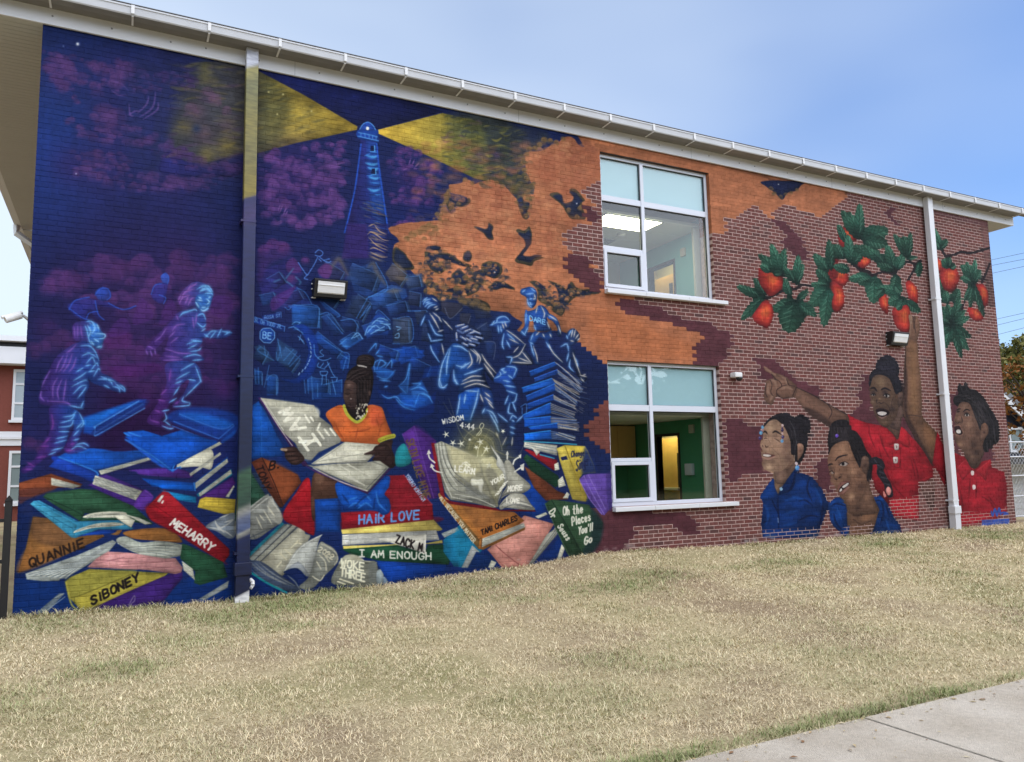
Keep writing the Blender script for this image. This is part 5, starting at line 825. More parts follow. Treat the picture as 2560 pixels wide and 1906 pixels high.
# pink book, yellow SiBONEY, violet
p('490,1290 540,1250 700,1180 1380,1215 1350,1240 680,1540 630,1540 530,1430', (176, 164, 62), sm=False, tex=.25); p('540,1250 850,1190 1100,1200 640,1400 560,1430 500,1320', (150, 146, 62), a=.6, s=50); p('560,1440 640,1400 1380,1215 1350,1240 680,1540 620,1540', (206, 190, 70), a=.8, s=6, sm=False); ls('545,1425 640,1400 1100,1210/570,1430 575,1480/500,1320 540,1480 620,1545', 8, (110, 104, 40), a=.8); l('500,1300 550,1490 640,1550', 16, (222, 206, 80), a=.6, s=6); tx('SiBONEY', 722, 1490, 1130, 1280, -12, -66, 19, (34, 28, 30))
p('690,1540 1400,1220 1500,1240 1440,1330 1250,1510 860,1540', (66, 36, 118), s=8, tex=.2); p('680,1165 760,1090 860,1030 1050,1040 1350,1090 1440,1085 1505,1170 1490,1210 1440,1225 1200,1190', (212, 148, 146), sm=False, s=3, tex=.2); ls('760,1100 1100,1120 1440,1110/700,1170 1100,1160 1490,1170/740,1140 1000,1080', 7, (150, 92, 100), a=.6, s=4)
p('1700,820 1780,760 1950,700 1960,880 1900,920 1800,860', (120, 130, 140), s=6, tex=.3); ls('1780,760 1820,830 1940,760/1720,820 1850,850 1930,900/1780,780 1860,870/1820,740 1900,710/1860,780 1940,755', 14, (206, 206, 196), a=.8, s=5, tp=2); pages('1640,1440 1900,1280 1890,1340 1690,1450', 7, a=.8); pages('240,1560 440,1390 490,1390 330,1560', 6, col=(150, 160, 160), a=.85); ls('400,1430 480,1390/330,1540 490,1420', 6, (210, 214, 200), a=.7)
ls('1040,1490 1085,1410 1090,1450 1060,1480/1060,1480 1040,1510', 7, (170, 165, 180), a=.7)
# ---------- books by the pipe, right of it
reg(580, 1180, 3.826)
p('20,900 160,880 600,1100 520,1180 100,1230', (12, 42, 102), s=10, sm=False); p('160,0 330,0 450,200 480,330 480,500 160,500', (40, 58, 90), s=30, sm=False)
p('30,380 100,0 180,0 330,240 200,400 30,480', (50, 92, 72), s=12, sm=False, tex=.2)
p('40,460 310,230 365,240 470,390 480,470 360,560 240,640 150,640 40,600', (140, 142, 134), s=6, tex=.3); p('360,250 420,300 470,400 480,470 440,500 340,400', (190, 188, 172), a=.7, s=14); ls('50,440 310,232/60,480 350,245 400,310 465,400/365,260 440,360/330,320 400,420', 16, (206, 206, 192), a=.75, s=6, tp=2); ls('300,370 340,430 380,500/230,430 290,550/340,330 410,430/260,410 310,470', 14, (220, 214, 184), a=.8, tp=2); ls('150,640 260,590 370,540/200,600 220,640', 10, (60, 68, 80), a=.6, s=8)
p('150,790 480,480 500,500 170,830', (30, 130, 150), sm=False); p('160,820 500,500 540,500 610,505 650,525 730,630 560,920 480,1000 320,960 170,840', (118, 122, 118), sm=False, s=4, tex=.25); pages('170,830 530,500 550,515 200,860', 4, col=(186,188,174)); p('210,850 580,500 612,520 290,860', (176, 176, 158), sm=False, s=3); ls('200,860 570,510/260,870 620,530', 8, (44, 50, 66), a=.8, s=3)
p('290,860 650,525 700,590 740,640 520,920 480,990 340,940', (186, 182, 158), s=4, tex=.2); ls('460,780 520,840/500,740 560,790/430,910 470,860/560,730 620,680 660,690/610,680 640,650', 13, (226, 218, 182), a=.9)
p('500,940 640,720 860,600 830,660 740,990 640,930 560,920', (196, 198, 188), s=3, tex=.2); p('540,930 640,860 740,990 720,1000 640,940', (150, 156, 160), a=.8, s=10); l('510,940 650,730 855,605', 8, (228, 228, 214), a=.9); ls('500,960 620,930 720,1040/520,980 600,1020 640,1120', 16, (10, 36, 90), s=6)
p('170,850 300,870 480,1000 620,1090 660,1130 520,1140 300,1040 200,930', (70, 84, 110), s=8); ls('180,870 320,980 520,1080/220,870 360,990 560,1090/170,920 300,1040 480,1120/260,870 400,980 600,1090/530,990 600,1050 650,1130', 14, (150, 154, 150), a=.7, s=6, tp=2); l('160,950 330,1060 520,1155', 20, (24, 140, 150))
p('740,990 830,690 900,690 980,740 1015,820 1000,880 880,1000 760,1120 640,1100', (150, 152, 140), s=6, tex=.25); ls('850,690 960,740 1010,820 980,890/880,690 990,770', 14, (206, 202, 178), a=.7, s=8); tx('2022', 822, 755, 960, 842, 22, -42, 11, (226, 218, 186)); ls('810,860 850,930/840,800 890,860 900,940/880,790 930,860/900,760 960,820/770,1000 840,1040 880,990', 12, (226, 218, 186), a=.8, s=3)
p('950,1060 1030,860 1080,800 1140,785 1210,800 1260,850 1380,870 1380,1080 1180,1090', (140, 141, 126), s=5, tex=.2); p('1020,880 1080,805 1150,790 1220,810 1260,850 1180,860', (206, 202, 172), a=.8, s=16); l('1250,850 1385,868', 9, (214, 208, 178), a=.8); p('1310,880 1380,870 1380,1070 1320,1080', (120, 124, 118), a=.7, s=20); tx('WOKE', 1042, 905, 1260, 945, 4, -72, 16, (252, 246, 212)); tx('THREE', 1036, 990, 1270, 1050, 4, -74, 17, (252, 246, 212)); ls('1010,1050 1080,1075/1030,1025 1160,1070', 13, (236, 228, 190)); p('1385,950 1440,945 1445,1070 1385,1080', (150, 162, 162), s=4); p('1450,1000 1500,1060 1450,1080', (120, 140, 160), s=4)
p('0,1180 120,1160 150,1240 0,1240', (12, 40, 96), sm=False)
# ---------- reading girl
reg(600, 860, 3.059)
p('95,470 140,440 330,780 320,860 80,880', (18, 84, 176), s=10, sm=False, tex=.2); ls('110,480 160,470 250,640/160,480 165,850', 8, (40, 120, 210), a=.5, s=6)
p('85,905 165,868 440,1000 470,1060 330,1240 300,1250 170,1060', (136, 66, 38), sm=False, tex=.25); p('200,890 420,990 440,1060 330,1190 260,1060', (150, 78, 42), a=.7, s=40); p('85,905 165,870 330,1250 300,1250', (104, 52, 36), a=.8, sm=False); l('168,872 250,1040 330,1240', 7, (50, 28, 26)); tx('B.', 222, 965, 300, 945, 14, -62, 12, (38, 24, 24)); tx('TONY', 118, 945, 190, 1120, 52, -14, 11, (44, 26, 26))
p('340,1270 420,1150 490,1040 530,1032 545,1120 560,1160 555,1250 570,1440 540,1460 440,1400 340,1350', (186, 26, 40), s=3, tex=.2); p('340,1280 550,1250 565,1440 430,1390 345,1345', (150, 22, 36), a=.6, s=40); ls('345,1290 550,1265/400,1180 520,1070', 8, (214, 60, 66), a=.5, s=6)
# chair of books: HAIR LOVE, ZACK M, I AM ENOUGH
p('760,1100 1140,1000 1200,1280 760,1300', (14, 60, 140), s=12, sm=False)
p('1125,1008 1250,1003 1400,1150 1470,1235 1480,1360 1460,1370 780,1420 770,1290 1100,1290 1150,1240 1140,1190 1100,1150 1140,1090', (150, 28, 42), sm=False, tex=.22); p('770,1290 1470,1240 1480,1365 780,1420', (166, 24, 40), a=.8, sm=False, s=4); p('780,1360 1470,1320 1475,1370 780,1420', (122, 20, 36), a=.6, s=20); ls('1150,1240 1460,1230/1250,1003 1470,1230', 8, (196, 56, 64), a=.6, s=4); tx("HAiR LOVE", 910, 1378, 1370, 1340, 2, -66, 15, (110, 160, 224)); tx('MATTHEW CHERRY', 1395, 1205, 1262, 1010, 24, -14, 7, (170, 186, 214), a=.9)
p('770,1420 1480,1345 1550,1420 1530,1430 780,1455', (216, 194, 96), sm=False, tex=.15); pages('780,1460 1500,1425 1525,1500 780,1540', 9, col=(212, 210, 196), w=5); p('785,1545 1420,1525 1545,1500 1550,1525 790,1570', (216, 194, 96), sm=False); p('1040,1490 1420,1455 1415,1610 1280,1560', (222, 218, 200), sm=False); tx('ZACK M.', 1190, 1520, 1410, 1600, 10, -58, 12, (38, 30, 32))
reg(580, 1180, 3.826)
p('1050,740 1580,700 1840,780 1870,700 2010,690 2110,790 2070,890 1400,850 1120,780', (30, 78, 52), sm=False, tex=.25); p('1380,850 2060,890 2040,960 1500,1060 1400,900', (14, 66, 160), s=10, sm=False); tx('I AM ENOUGH', 1215, 812, 1905, 840, 0, -64, 15, (232, 232, 214)); p('1840,600 1858,600 1850,795 1838,780', (222, 218, 200), sm=False)
reg(600, 860, 3.059)
# legs, skirt
p('560,1000 590,975 640,985 740,1050 750,1180 560,1190 545,1080', (92, 62, 48), s=3); p('565,1010 600,985 640,1010 630,1060 590,1070', (140, 102, 80), a=.7, s=30); p('540,1180 570,1180 575,1340 550,1330', (86, 58, 46), s=4); p('570,1190 750,1180 760,1300 770,1440 580,1440', (16, 70, 155), s=8, sm=False, tex=.2); p('740,1060 960,1140 1130,1010 1140,1090 1105,1150 1150,1230 1140,1290 1090,1310 1040,1280 860,1260 760,1200', (16, 82, 180), s=4, tex=.2)
ls('830,1250 880,1220 930,1240/900,1260 960,1220 1010,1250/960,1150 1000,1200/1040,1130 1060,1220 1120,1280/820,1200 900,1170', 16, (60, 140, 230), a=.65, s=7, tp=2); ls('870,1250 940,1180 990,1150/1020,1270 1030,1180/780,1150 830,1220', 16, (8, 40, 100), a=.6, s=10, tp=2)
# shirt, arm
p('655,545 690,500 780,470 850,560 890,600 940,560 980,470 1070,480 1095,510 1120,590 1160,690 1160,720 1070,750 1060,770 770,745 700,620', (214, 104, 48), sm=True, tex=.18); p('700,520 790,520 820,600 760,640', (232, 116, 60), a=.6, s=40); p('1000,490 1070,490 1090,600 1000,620', (226, 92, 60), a=.6, s=40); ls('1060,700 1080,620 1110,600/830,680 960,660 1000,640/720,600 760,680 790,730/900,650 880,740/1040,560 1060,640', 13, (156, 68, 36), a=.6, s=8, tp=2); l('1070,738 1120,718 1172,705', 36, (176, 172, 52)); l('1070,742 1120,722 1172,710', 8, (110, 110, 30), a=.5)
l('795,475 820,540 890,598 945,560 965,500', 24, (186, 184, 58)); p('815,450 970,450 955,520 930,560 885,580 845,550 820,510', (34, 25, 27))
p('1080,755 1165,735 1160,800 1195,900 1180,940 1140,950 1060,900 1050,800', (54, 36, 34)); p('1110,780 1150,770 1150,830 1120,840', (88, 60, 52), a=.5, s=24)
# head
p('800,290 830,270 890,300 900,400 890,490 850,500 810,470 790,400', (66, 44, 40)); p('805,300 850,290 870,330 820,340', (110, 78, 66), a=.7, s=24); p('835,390 855,390 862,425 835,430', (120, 88, 78), a=.8, s=10); ls('800,350 830,345 860,360/800,380 825,385 850,380', 7, (30, 20, 20), a=.8); ls('820,460 850,470 875,465/820,430 845,438', 6, (34, 22, 24), a=.8); p('795,390 830,400 830,440 800,430', (90, 62, 54), a=.5, s=16)
p('815,280 820,230 850,190 900,165 985,170 1015,220 1018,300 1000,400 975,460 900,470 890,400 895,320 860,290', (36, 27, 29), tex=.3); p('890,160 895,110 930,85 990,85 1025,110 1022,160 990,185 920,180', (34, 27, 30), tex=.3)
ls('820,260 870,210 950,190/830,280 880,240 960,210/850,290 900,260 980,230/900,300 905,420/925,290 930,450/950,280 955,450/975,280 978,440/880,300 885,400/910,110 960,95 1000,120/920,140 980,130/995,250 990,380', 6, (82, 66, 62), a=.65); l('905,168 965,178', 9, (190, 180, 170)); 
for i in range(26): x = 885+prng.uniform(0, 90); y = 455+prng.uniform(0, 120)*(1-abs(x-925)/90); l([x, y, x+prng.uniform(-3, 3), y+9], 8, (206, 196, 170) if i % 2 else (30, 22, 24))
# the big open book
p('135,410 160,412 530,940 480,935', (78, 44, 110), sm=False); p('480,920 560,960 980,1130 1140,950 1155,955 975,1150 560,975', (84, 50, 116), sm=False)
p('155,412 565,470 610,560 690,620 770,730 765,755 600,830 545,890 490,880 420,760 330,680', (176, 174, 156), sm=False, s=3, tex=.2); p('170,420 560,475 600,560 500,540 300,500', (220, 217, 192), a=.8, s=24); p('430,800 600,700 740,720 760,750 600,830 520,900', (150, 150, 138), a=.6, s=40)
ls('160,415 300,640 400,780/175,425 330,660', 6, (240, 238, 220), a=.8)
# M A I painted down the page
for st in ('300,525 380,490 335,540 400,530 340,590 400,570', '455,565 385,655 500,640/420,615 450,650', '455,750 590,740/450,715 520,815/555,690 615,775/505,775 570,730'): ls(st, 22, (252, 248, 224), sm=False)
ls('495,545 530,600/610,610 590,660/600,670 640,725/645,655 680,700/690,650 730,700/540,560 560,590', 15, (250, 246, 222), a=.95)
p('540,920 800,750 1060,770 1060,810 1025,850 970,905 700,915 600,920', (206, 203, 180), sm=False, s=3, tex=.15); p('560,920 780,770 860,790 780,870', (226, 223, 200), a=.6, s=40); ls('810,790 890,800/850,770 940,775/700,850 880,840/690,900 960,885', 12, (230, 226, 204), a=.7, s=6); ls('560,915 700,830 800,755/780,900 980,890/600,900 940,840', 5, (140, 140, 128), a=.7)
p('500,925 560,935 700,920 970,905 1060,890 1140,945 975,1130 600,960', (196, 194, 172), sm=False, s=3, tex=.2); ls('650,930 800,1010 950,1080/760,930 860,990/820,920 990,1010/700,940 900,1050/560,950 760,1050 970,1125', 10, (228, 225, 203), a=.75, s=5); ls('520,930 700,915 970,905/1010,900 1090,930/600,960 780,1050', 7, (110, 110, 104), a=.7, s=3); ls('980,1125 1140,945/965,1110 1120,950', 6, (80, 84, 90), a=.7)
# hands
p('310,810 330,795 420,790 450,820 490,870 480,900 440,925 390,920 345,870 340,830', (64, 44, 40)); ls('320,808 400,805/350,845 420,840/365,880 440,875/390,905 460,890', 16, (112, 82, 72), a=.5, s=10, tp=2); ls('345,830 420,825/350,860 440,855/375,895 450,885', 5, (30, 20, 22), a=.8); l('318,808 352,812', 20, (190, 160, 130), a=.8)
p('950,840 1010,815 1040,780 1120,770 1160,830 1190,900 1150,945 1090,900 1010,890 1030,850 960,850', (56, 38, 36)); ls('955,840 1030,820/1000,860 1060,855/1050,800 1110,790', 14, (100, 74, 68), a=.5, s=8, tp=2); ls('1010,850 1070,840/1020,880 1100,870/1110,880 1150,830', 5, (28, 20, 22), a=.8)
# teal book and violet SKIN LIKE MINE
p('1190,830 1240,765 1280,790 1310,900 1250,940 1190,930', (30, 140, 150), s=8); p('1240,690 1330,625 1500,740 1510,1180 1440,1190', (90, 46, 140), sm=False, s=3, tex=.22); p('1330,625 1480,725 1510,900 1510,1170 1400,900', (70, 36, 118), a=.6, s=20); ls('1330,630 1480,1180/1240,690 1440,1190', 8, (120, 76, 176), a=.6, s=4); tx('SKIN LIKE MINE', 1272, 740, 1400, 1190, 54, -16, 10, (120, 92, 60), a=.9)
# ---------- the glowing open book and its neighbours
reg(1020, 980, 3.754)
p('330,1390 480,1250 700,1480 560,1652 430,1640 330,1500', (20, 120, 160), s=6, sm=False, tex=.25); pages('310,1330 460,1270 480,1300 340,1370', 4, col=(170,180,176)); p('450,1290 600,1440 640,1480 480,1640', (24, 134, 170), a=.6, s=30); pages('600,1440 670,1500 560,1652 500,1652', 5, col=(168,172,168)); p('640,1500 840,1560 780,1652 560,1652', (14, 50, 110), s=10, sm=False); pages('780,1580 830,1600 800,1652 750,1652', 3)
p('745,1480 1090,1160 1370,1240 1290,1370 1120,1652 880,1652', (206, 138, 122), sm=False, s=3, tex=.25); p('820,1440 1080,1200 1200,1300 1000,1500', (216, 152, 136), a=.6, s=60); l('820,1440 920,1530 1040,1620', 8, (150, 84, 80)); ls('745,1480 900,1640', 10, (170, 100, 92), a=.7); pages('1380,1270 1390,1340 1180,1600 1130,1652', 3); p('1300,1340 1395,1270 1400,1340 1180,1600 1120,1640', (176, 176, 160), sm=False); ls('1390,1290 1130,1640/1395,1310 1160,1620/1400,1330 1180,1600', 7, (70, 74, 76), a=.7); p('1240,1560 1440,1340 1480,1430 1400,1590', (14, 50, 120), sm=False, s=4); pages('1440,1430 1470,1470 1430,1590 1390,1590', 4)
p('1060,820 1180,830 1300,1000 1290,1150 1180,1170 1000,1110', (12, 66, 160), s=12, sm=False); pages('1190,1170 1290,1130 1310,1150 1220,1190', 3)
p('1090,700 1200,760 1400,930 1480,960 1500,1010 1290,1020 1180,900', (128, 66, 42), s=10, sm=False, tex=.25); pages('1450,1000 1490,940 1515,960 1500,1000', 3)
p('1080,620 1110,585 1410,790 1430,870 1380,900 1150,740', (26, 66, 46), sm=False, s=3, tex=.25); pages('1405,830 1450,790 1480,880 1410,900', 5)
p('1090,545 1110,535 1400,640 1390,740 1360,735', (150, 26, 40), sm=False, tex=.2); pages('1370,680 1410,660 1420,730 1375,740', 4); p('1090,470 1400,500 1400,600 1120,530 1085,520', (206, 204, 186), sm=False); ls('1100,500 1390,560/1095,515 1390,590/1110,485 1390,530', 6, (110, 130, 140), a=.8); p('1150,510 1240,560 1205,600 1170,540', (226, 224, 206), sm=False); ls('1090,465 1380,480 1580,495/1240,590 1370,625', 12, (60, 160, 190))
# Change Sings
p('1395,530 1470,500 1660,510 1690,560 1750,700 1760,760 1640,770 1610,810 1680,960 1670,1030 1540,1010 1500,890 1420,640', (196, 172, 62), sm=False, tex=.22); p('1660,520 1690,560 1760,700 1770,760 1640,780 1620,700', (24, 46, 110), a=.9, s=50, sm=False); p('1395,530 1470,505 1640,1010 1540,1010', (214, 194, 84), a=.7, sm=False); l('1470,505 1610,880 1660,1020', 8, (150, 130, 40)); p('1432,615 1485,600 1498,635 1440,645', (28, 40, 90), sm=False); p('1520,900 1600,860 1680,960 1670,1030 1560,1010', (160, 140, 56), a=.5, s=30); tx('Change', 1530, 612, 1650, 600, 4, -54, 8, (34, 42, 84)); tx('Sings', 1575, 745, 1690, 690, 6, -96, 10, (34, 42, 84))
# violet book end and Dr Seuss
p('1605,820 1650,780 1700,770 1910,765 1920,1070 1840,1160 1810,1150 1690,1000', (112, 82, 178), sm=False, s=3, tex=.2); p('1700,790 1900,780 1910,900 1880,1060 1760,860', (96, 70, 160), a=.6, s=50); ls('1650,790 1730,960 1840,1150/1690,780 1850,1100/1610,830 1700,1000 1820,1150', 9, (150, 124, 210), a=.7, s=4); p('1860,800 1920,770 1920,1070 1880,1090', (64, 50, 120), a=.7, s=30)
p('1285,1050 1340,1010 1400,1015 1700,1060 1720,1100 1830,1230 1800,1400 1700,1530 1520,1560 1480,1500 1380,1270', (54, 86, 58), sm=False, s=3, tex=.25); p('1720,1090 1830,1230 1800,1420 1700,1540 1640,1500 1720,1300', (30, 52, 56), a=.8, s=40); p('1285,1050 1345,1012 1640,1530 1520,1560', (44, 76, 50), sm=False, a=.7); l('1345,1015 1480,1240 1640,1530', 7, (28, 48, 36)); ls('1285,1050 1380,1270 1520,1555', 10, (84, 116, 82), a=.6, s=4)
WT = (228, 226, 206)
tx('Oh the', 1455, 1160, 1640, 1135, 0, -80, 14, WT); tx('Places', 1540, 1255, 1715, 1205, -4, -74, 14, WT); tx("You'll", 1600, 1340, 1730, 1300, 4, -70, 13, WT); tx('Go', 1655, 1435, 1725, 1405, 4, -70, 15, WT); tx('Dr', 1325, 1130, 1350, 1200, 48, -34, 14, WT); tx('Seuss', 1400, 1265, 1490, 1400, 44, -26, 13, WT)
# orange TAMi CHARLES
p('280,960 300,945 440,1060 1000,1130 1090,1210 700,1480 660,1475 300,1020', (206, 124, 52), sm=False, tex=.25); p('480,1090 880,1120 980,1150 800,1230 640,1280', (150, 98, 54), a=.7, s=50); p('440,1060 520,1100 680,1370 660,1460 560,1340', (184, 120, 56), a=.6, s=14); p('280,960 310,950 670,1390 660,1475', (176, 132, 72), sm=False); tx('ALL BECAUSE YOU MATTER', 292, 1000, 610, 1420, 26, -28, 8, (222, 212, 180)); pages('690,1380 1085,1230 1100,1270 690,1460', 8, w=5); p('690,1462 1100,1270 1095,1295 700,1485', (150, 96, 44), sm=False); tx('TAMi CHARLES', 690, 1345, 1025, 1205, -6, -46, 11, (38, 26, 26)); l('660,1390 690,1375 685,1470', 10, (110, 70, 36), a=.8)
# glow
for x, y, r, a in ((680,470,230,.75),(700,560,150,.7),(560,560,160,.4),(920,640,120,.4)): sp(x, y, r, (150, 144, 88), a)
ls('690,500 510,420 380,60/690,480 470,300 330,100/700,470 770,340/720,480 800,430/760,520 1000,620 1090,490', 12, (170, 162, 110), a=.45, s=8, tp=1)
for i in range(5): k = 90+i*34; ls(f'{690-k},{560-k*.2:.0f} {690-k*.7:.0f},{540-k*.75:.0f} {690},{530-k:.0f} {690+k*.75:.0f},{545-k*.7:.0f} {690+k},{570-k*.1:.0f}', 9, (196, 190, 140) if i % 2 else (60, 66, 74), a=.35, s=7)
# open book
p('215,480 250,480 350,1010 420,1030 800,1080 860,1110 1180,1100 1200,1125 880,1120 800,1110 380,1050 300,960', (150, 28, 42), sm=False)
p('245,490 310,462 350,480 640,610 700,760 760,900 850,1080 800,1090 640,1050 400,1015 345,940 300,760', (168, 168, 150), sm=False, s=2, tex=.25); p('350,480 450,540 640,610 700,760 760,900 800,1010 640,960 440,800 380,640', (178, 175, 146), sm=False, s=4); p('400,520 640,610 690,720 560,800 440,720', (206, 198, 150), a=.7, s=50)
ls('260,490 300,760 400,1005/285,480 320,700 420,900 560,960/310,465 340,640 430,800 600,930 800,1050/345,480 380,640 440,760 540,830/400,1015 600,1010 800,1075', 8, (92, 94, 92), a=.8, tp=2); ls('272,490 310,740 410,990/298,475 345,700 460,880/330,480 360,640 440,780/440,960 640,1000 820,1080/420,990 600,1030', 7, (226, 224, 206), a=.8); p('440,780 530,850 560,960 760,1000 640,900', (130, 132, 126), a=.6, s=24)
p('680,640 740,620 800,610 860,680 920,760 900,880 850,1000 840,1080 780,960 700,760', (182, 178, 142), sm=True, s=3, tex=.2); p('720,740 790,720 840,800 830,950 780,900', (120, 118, 104), a=.6, s=40); p('690,640 790,620 840,720 760,700', (222, 214, 160), a=.8, s=24)
p('775,500 860,610 920,720 930,860 870,940 840,1050 900,880 890,760 830,690 835,620 800,560', (206, 206, 192), s=3); l('780,510 850,600 915,710 925,850 860,950 840,1040', 7, (110, 110, 104), a=.7)
p('900,680 940,640 990,700 1020,760 1150,880 1080,950 960,960 880,1000 850,1070 880,960 930,860', (176, 174, 156), sm=True, s=3, tex=.15); p('860,1060 960,960 1080,960 1150,1050 1190,1105 1100,1110 930,1090 870,1105', (170, 168, 152), s=3, tex=.2); ls('880,980 960,945 1090,950/870,1060 960,1010 1140,1050/880,1080 960,1040 1180,1090/900,1090 1000,1060 1170,1100/850,1070 880,980 940,900', 8, (84, 86, 88), a=.7); ls('890,1070 980,1030 1160,1075', 7, (228, 226, 208), a=.8)
tx('LEARN', 438, 745, 625, 775, 4, -54, 12, (254, 250, 228)); tx('YOUR', 780, 880, 905, 810, -6, -40, 10, (252, 248, 226)); tx('STORY', 815, 975, 905, 850, 30, -14, 10, (252, 248, 226)); tx('MORE', 935, 935, 1070, 920, 4, -46, 12, (252, 248, 228)); tx('LOVE', 925, 1040, 1045, 1045, 2, -44, 12, (252, 248, 228)); tx('WiSDOM', 325, 305, 520, 262, -6, -44, 9, (236, 234, 220)); tx('4:44', 488, 335, 618, 360, 6, -52, 9, (236, 234, 220))
p('585,840 600,815 650,825 690,815 710,850 700,900 690,950 665,930 650,880 600,880', (240, 238, 214)); ls('500,690 540,660 580,690/540,660 540,720/510,670 570,700', 12, (240, 236, 206)); 
for x, y, r in ((355,400,34),(420,480,34),(497,487,38),(678,470,34),(735,535,34),(640,520,24),(890,370,22),(578,450,14),(760,690,30)):
    for k in range(5): an = k*1.256+x; l([x, y, x+math.cos(an)*r, y+math.sin(an)*r], 14, (236, 234, 206), tp=1)
ls('640,410 690,350 710,310 690,295 670,330 690,370 660,410/690,480 660,530 650,600 640,620/735,540 690,600', 7, (226, 222, 180), a=.9)
for t, h in (('250,665 200,620 190,560', '172,590 195,540 215,580'), ('320,760 250,740 220,700', '205,715 215,672 250,700'), ('930,630 930,570', '915,590 932,552 945,590'), ('985,680 1000,640 1050,610', '1035,600 1062,582 1058,630'), ('1000,750 1060,710', '1050,690 1090,670 1085,740 1060,735')): l(t, 14, (234, 232, 216)); p(h, (234, 232, 216), sm=False)
sp(690, 640, 90, (246, 240, 190), .5)
# ---------- faces, worked up in layers
def tones(t):
    """x,y,r,R,G,B,a ... sprayed on"""
    v = [float(q) for q in t.replace('/', ' ').replace(',', ' ').split()]
    for i in range(0, len(v), 7): sp(v[i], v[i+1], v[i+2], tuple(v[i+3:i+6]), v[i+6])
def hairs(t, n, c0, c1, w=5, a=.4, seed=1, drop=14):
    """fine strands scattered along a guide line"""
    q = np.random.RandomState(seed); P = np.array([float(z) for z in t.replace(',', ' ').split()]).reshape(-1, 2)
    for i in range(n):
        k = q.randint(len(P)-1); s_ = q.rand(); A = P[k]*(1-s_)+P[k+1]*s_+q.normal(0, drop, 2); d = (P[k+1]-P[k]); d = d/max(1, np.hypot(*d))*q.uniform(25, 70)
        l([A-d, A+q.normal(0, 5, 2), A+d], w*q.uniform(.5, 1.2), c0 if q.rand() < .5 else c1, a=a*q.uniform(.4, 1), tp=2)
# the child in blue
reg(1885, 1025, 5.287)
p('270,800 430,780 530,700 545,770 450,880 400,970 290,970 270,880', (122, 94, 80)); tones('330,900,40,160,126,104,.7/ 440,810,40,84,62,54,.7')
p('120,290 150,205 210,145 280,125 340,165 400,230 450,330 480,430 495,560 520,600 500,670 470,700 430,755 360,805 250,818 150,792 112,750 122,700 108,650 93,590 112,540 83,490 93,440 115,380', (152, 120, 98), vol=.12)
tones('215,240,75,184,152,122,.75/ 300,480,60,174,136,110,.7/ 430,480,80,116,86,76,.75/ 450,640,70,108,80,70,.75/ 390,570,45,128,96,82,.5/ 195,760,46,206,172,138,.8/ 130,790,30,190,156,124,.5/ 200,400,26,190,154,128,.7/ 108,460,26,176,138,112,.7/ 285,350,36,128,98,84,.6/ 150,345,22,124,94,80,.6/ 130,690,34,126,96,80,.6/ 240,690,34,120,90,76,.5/ 330,760,40,120,90,76,.5/ 340,230,34,168,136,110,.5/ 300,640,30,156,118,98,.5/ 90,540,18,132,98,82,.6')
ls('120,302 146,286 176,322/245,306 285,284 362,332', 24, (44, 35, 36), a=.95, tp=2, s=5); ls('128,388 150,374 176,384/262,380 300,394 346,432', 8, (52, 38, 36), a=.95, tp=2); ls('268,398 320,430/132,398 165,392', 9, (190, 158, 134), a=.7, s=5, tp=2); ls('140,468 160,492 190,480/105,470 120,490', 16, (78, 54, 48), a=.85, s=7, tp=2); ls('195,330 188,390 212,440 205,470/215,480 270,540 335,610 352,690', 7, (108, 78, 66), a=.6, s=6, tp=2)
p('108,588 150,582 200,592 280,604 230,628 165,626 120,614', (96, 60, 54)); p('116,592 160,588 225,602 190,620 130,612', (214, 204, 194)); ls('104,572 150,572 205,586 286,602', 12, (122, 84, 74), a=.9, s=3, tp=2); ls('106,626 175,648 240,632 286,606', 24, (180, 134, 118), a=.8, s=9, tp=2); l('112,672 180,672 240,660', 12, (112, 82, 70), a=.5, s=8)
p('570,462 608,440 650,468 656,540 620,620 582,682 560,600', (152, 114, 94)); tones('612,540,30,112,80,68,.8/ 640,480,18,176,138,114,.7')
p('118,215 180,130 280,78 330,92 338,50 420,46 512,90 550,132 578,80 620,64 662,92 722,130 748,200 736,285 708,310 712,400 690,520 650,640 592,722 580,672 640,590 656,500 632,450 580,444 566,480 562,560 545,690 520,600 488,580 480,430 450,330 400,230 340,163 280,126 210,143 150,202', (38, 34, 40), vol=.2, tex=.3)
hairs('200,130 340,110 440,160 510,280 540,420 545,560', 60, (86, 82, 88), (20, 18, 22), 6, .6, 3, 20); hairs('340,70 430,60 520,110', 30, (70, 66, 74), (20, 18, 22), 6, .5, 4, 16); hairs('590,110 680,130 720,230 700,380', 50, (66, 62, 70), (16, 14, 18), 7, .5, 5, 30); ls('470,150 530,260 555,420 560,540', 9, (110, 108, 112), a=.5, s=4); l('562,480 560,690', 22, (34, 30, 34)); l('535,600 530,670', 12, (196, 168, 144), a=.6, s=6)
for x, y, r, c in ((112,232,17,(104,170,206)),(94,262,11,(206,170,160)),(90,310,19,(112,176,214)),(78,370,21,(62,52,104)),(374,206,17,(206,176,170)),(370,240,13,(74,54,92)),(372,270,20,(54,42,84)),(372,312,14,(206,172,170)),(378,360,22,(70,56,104)),(368,412,22,(96,156,206)),(556,708,20,(206,186,186)),(560,765,22,(96,160,210)),(578,830,18,(40,36,66))): p([x-r, y, x, y-r*1.15, x+r, y, x, y+r*1.15], c, vol=.3); sp(x-r*.3, y-r*.4, r*.4, (226, 232, 240), .6)
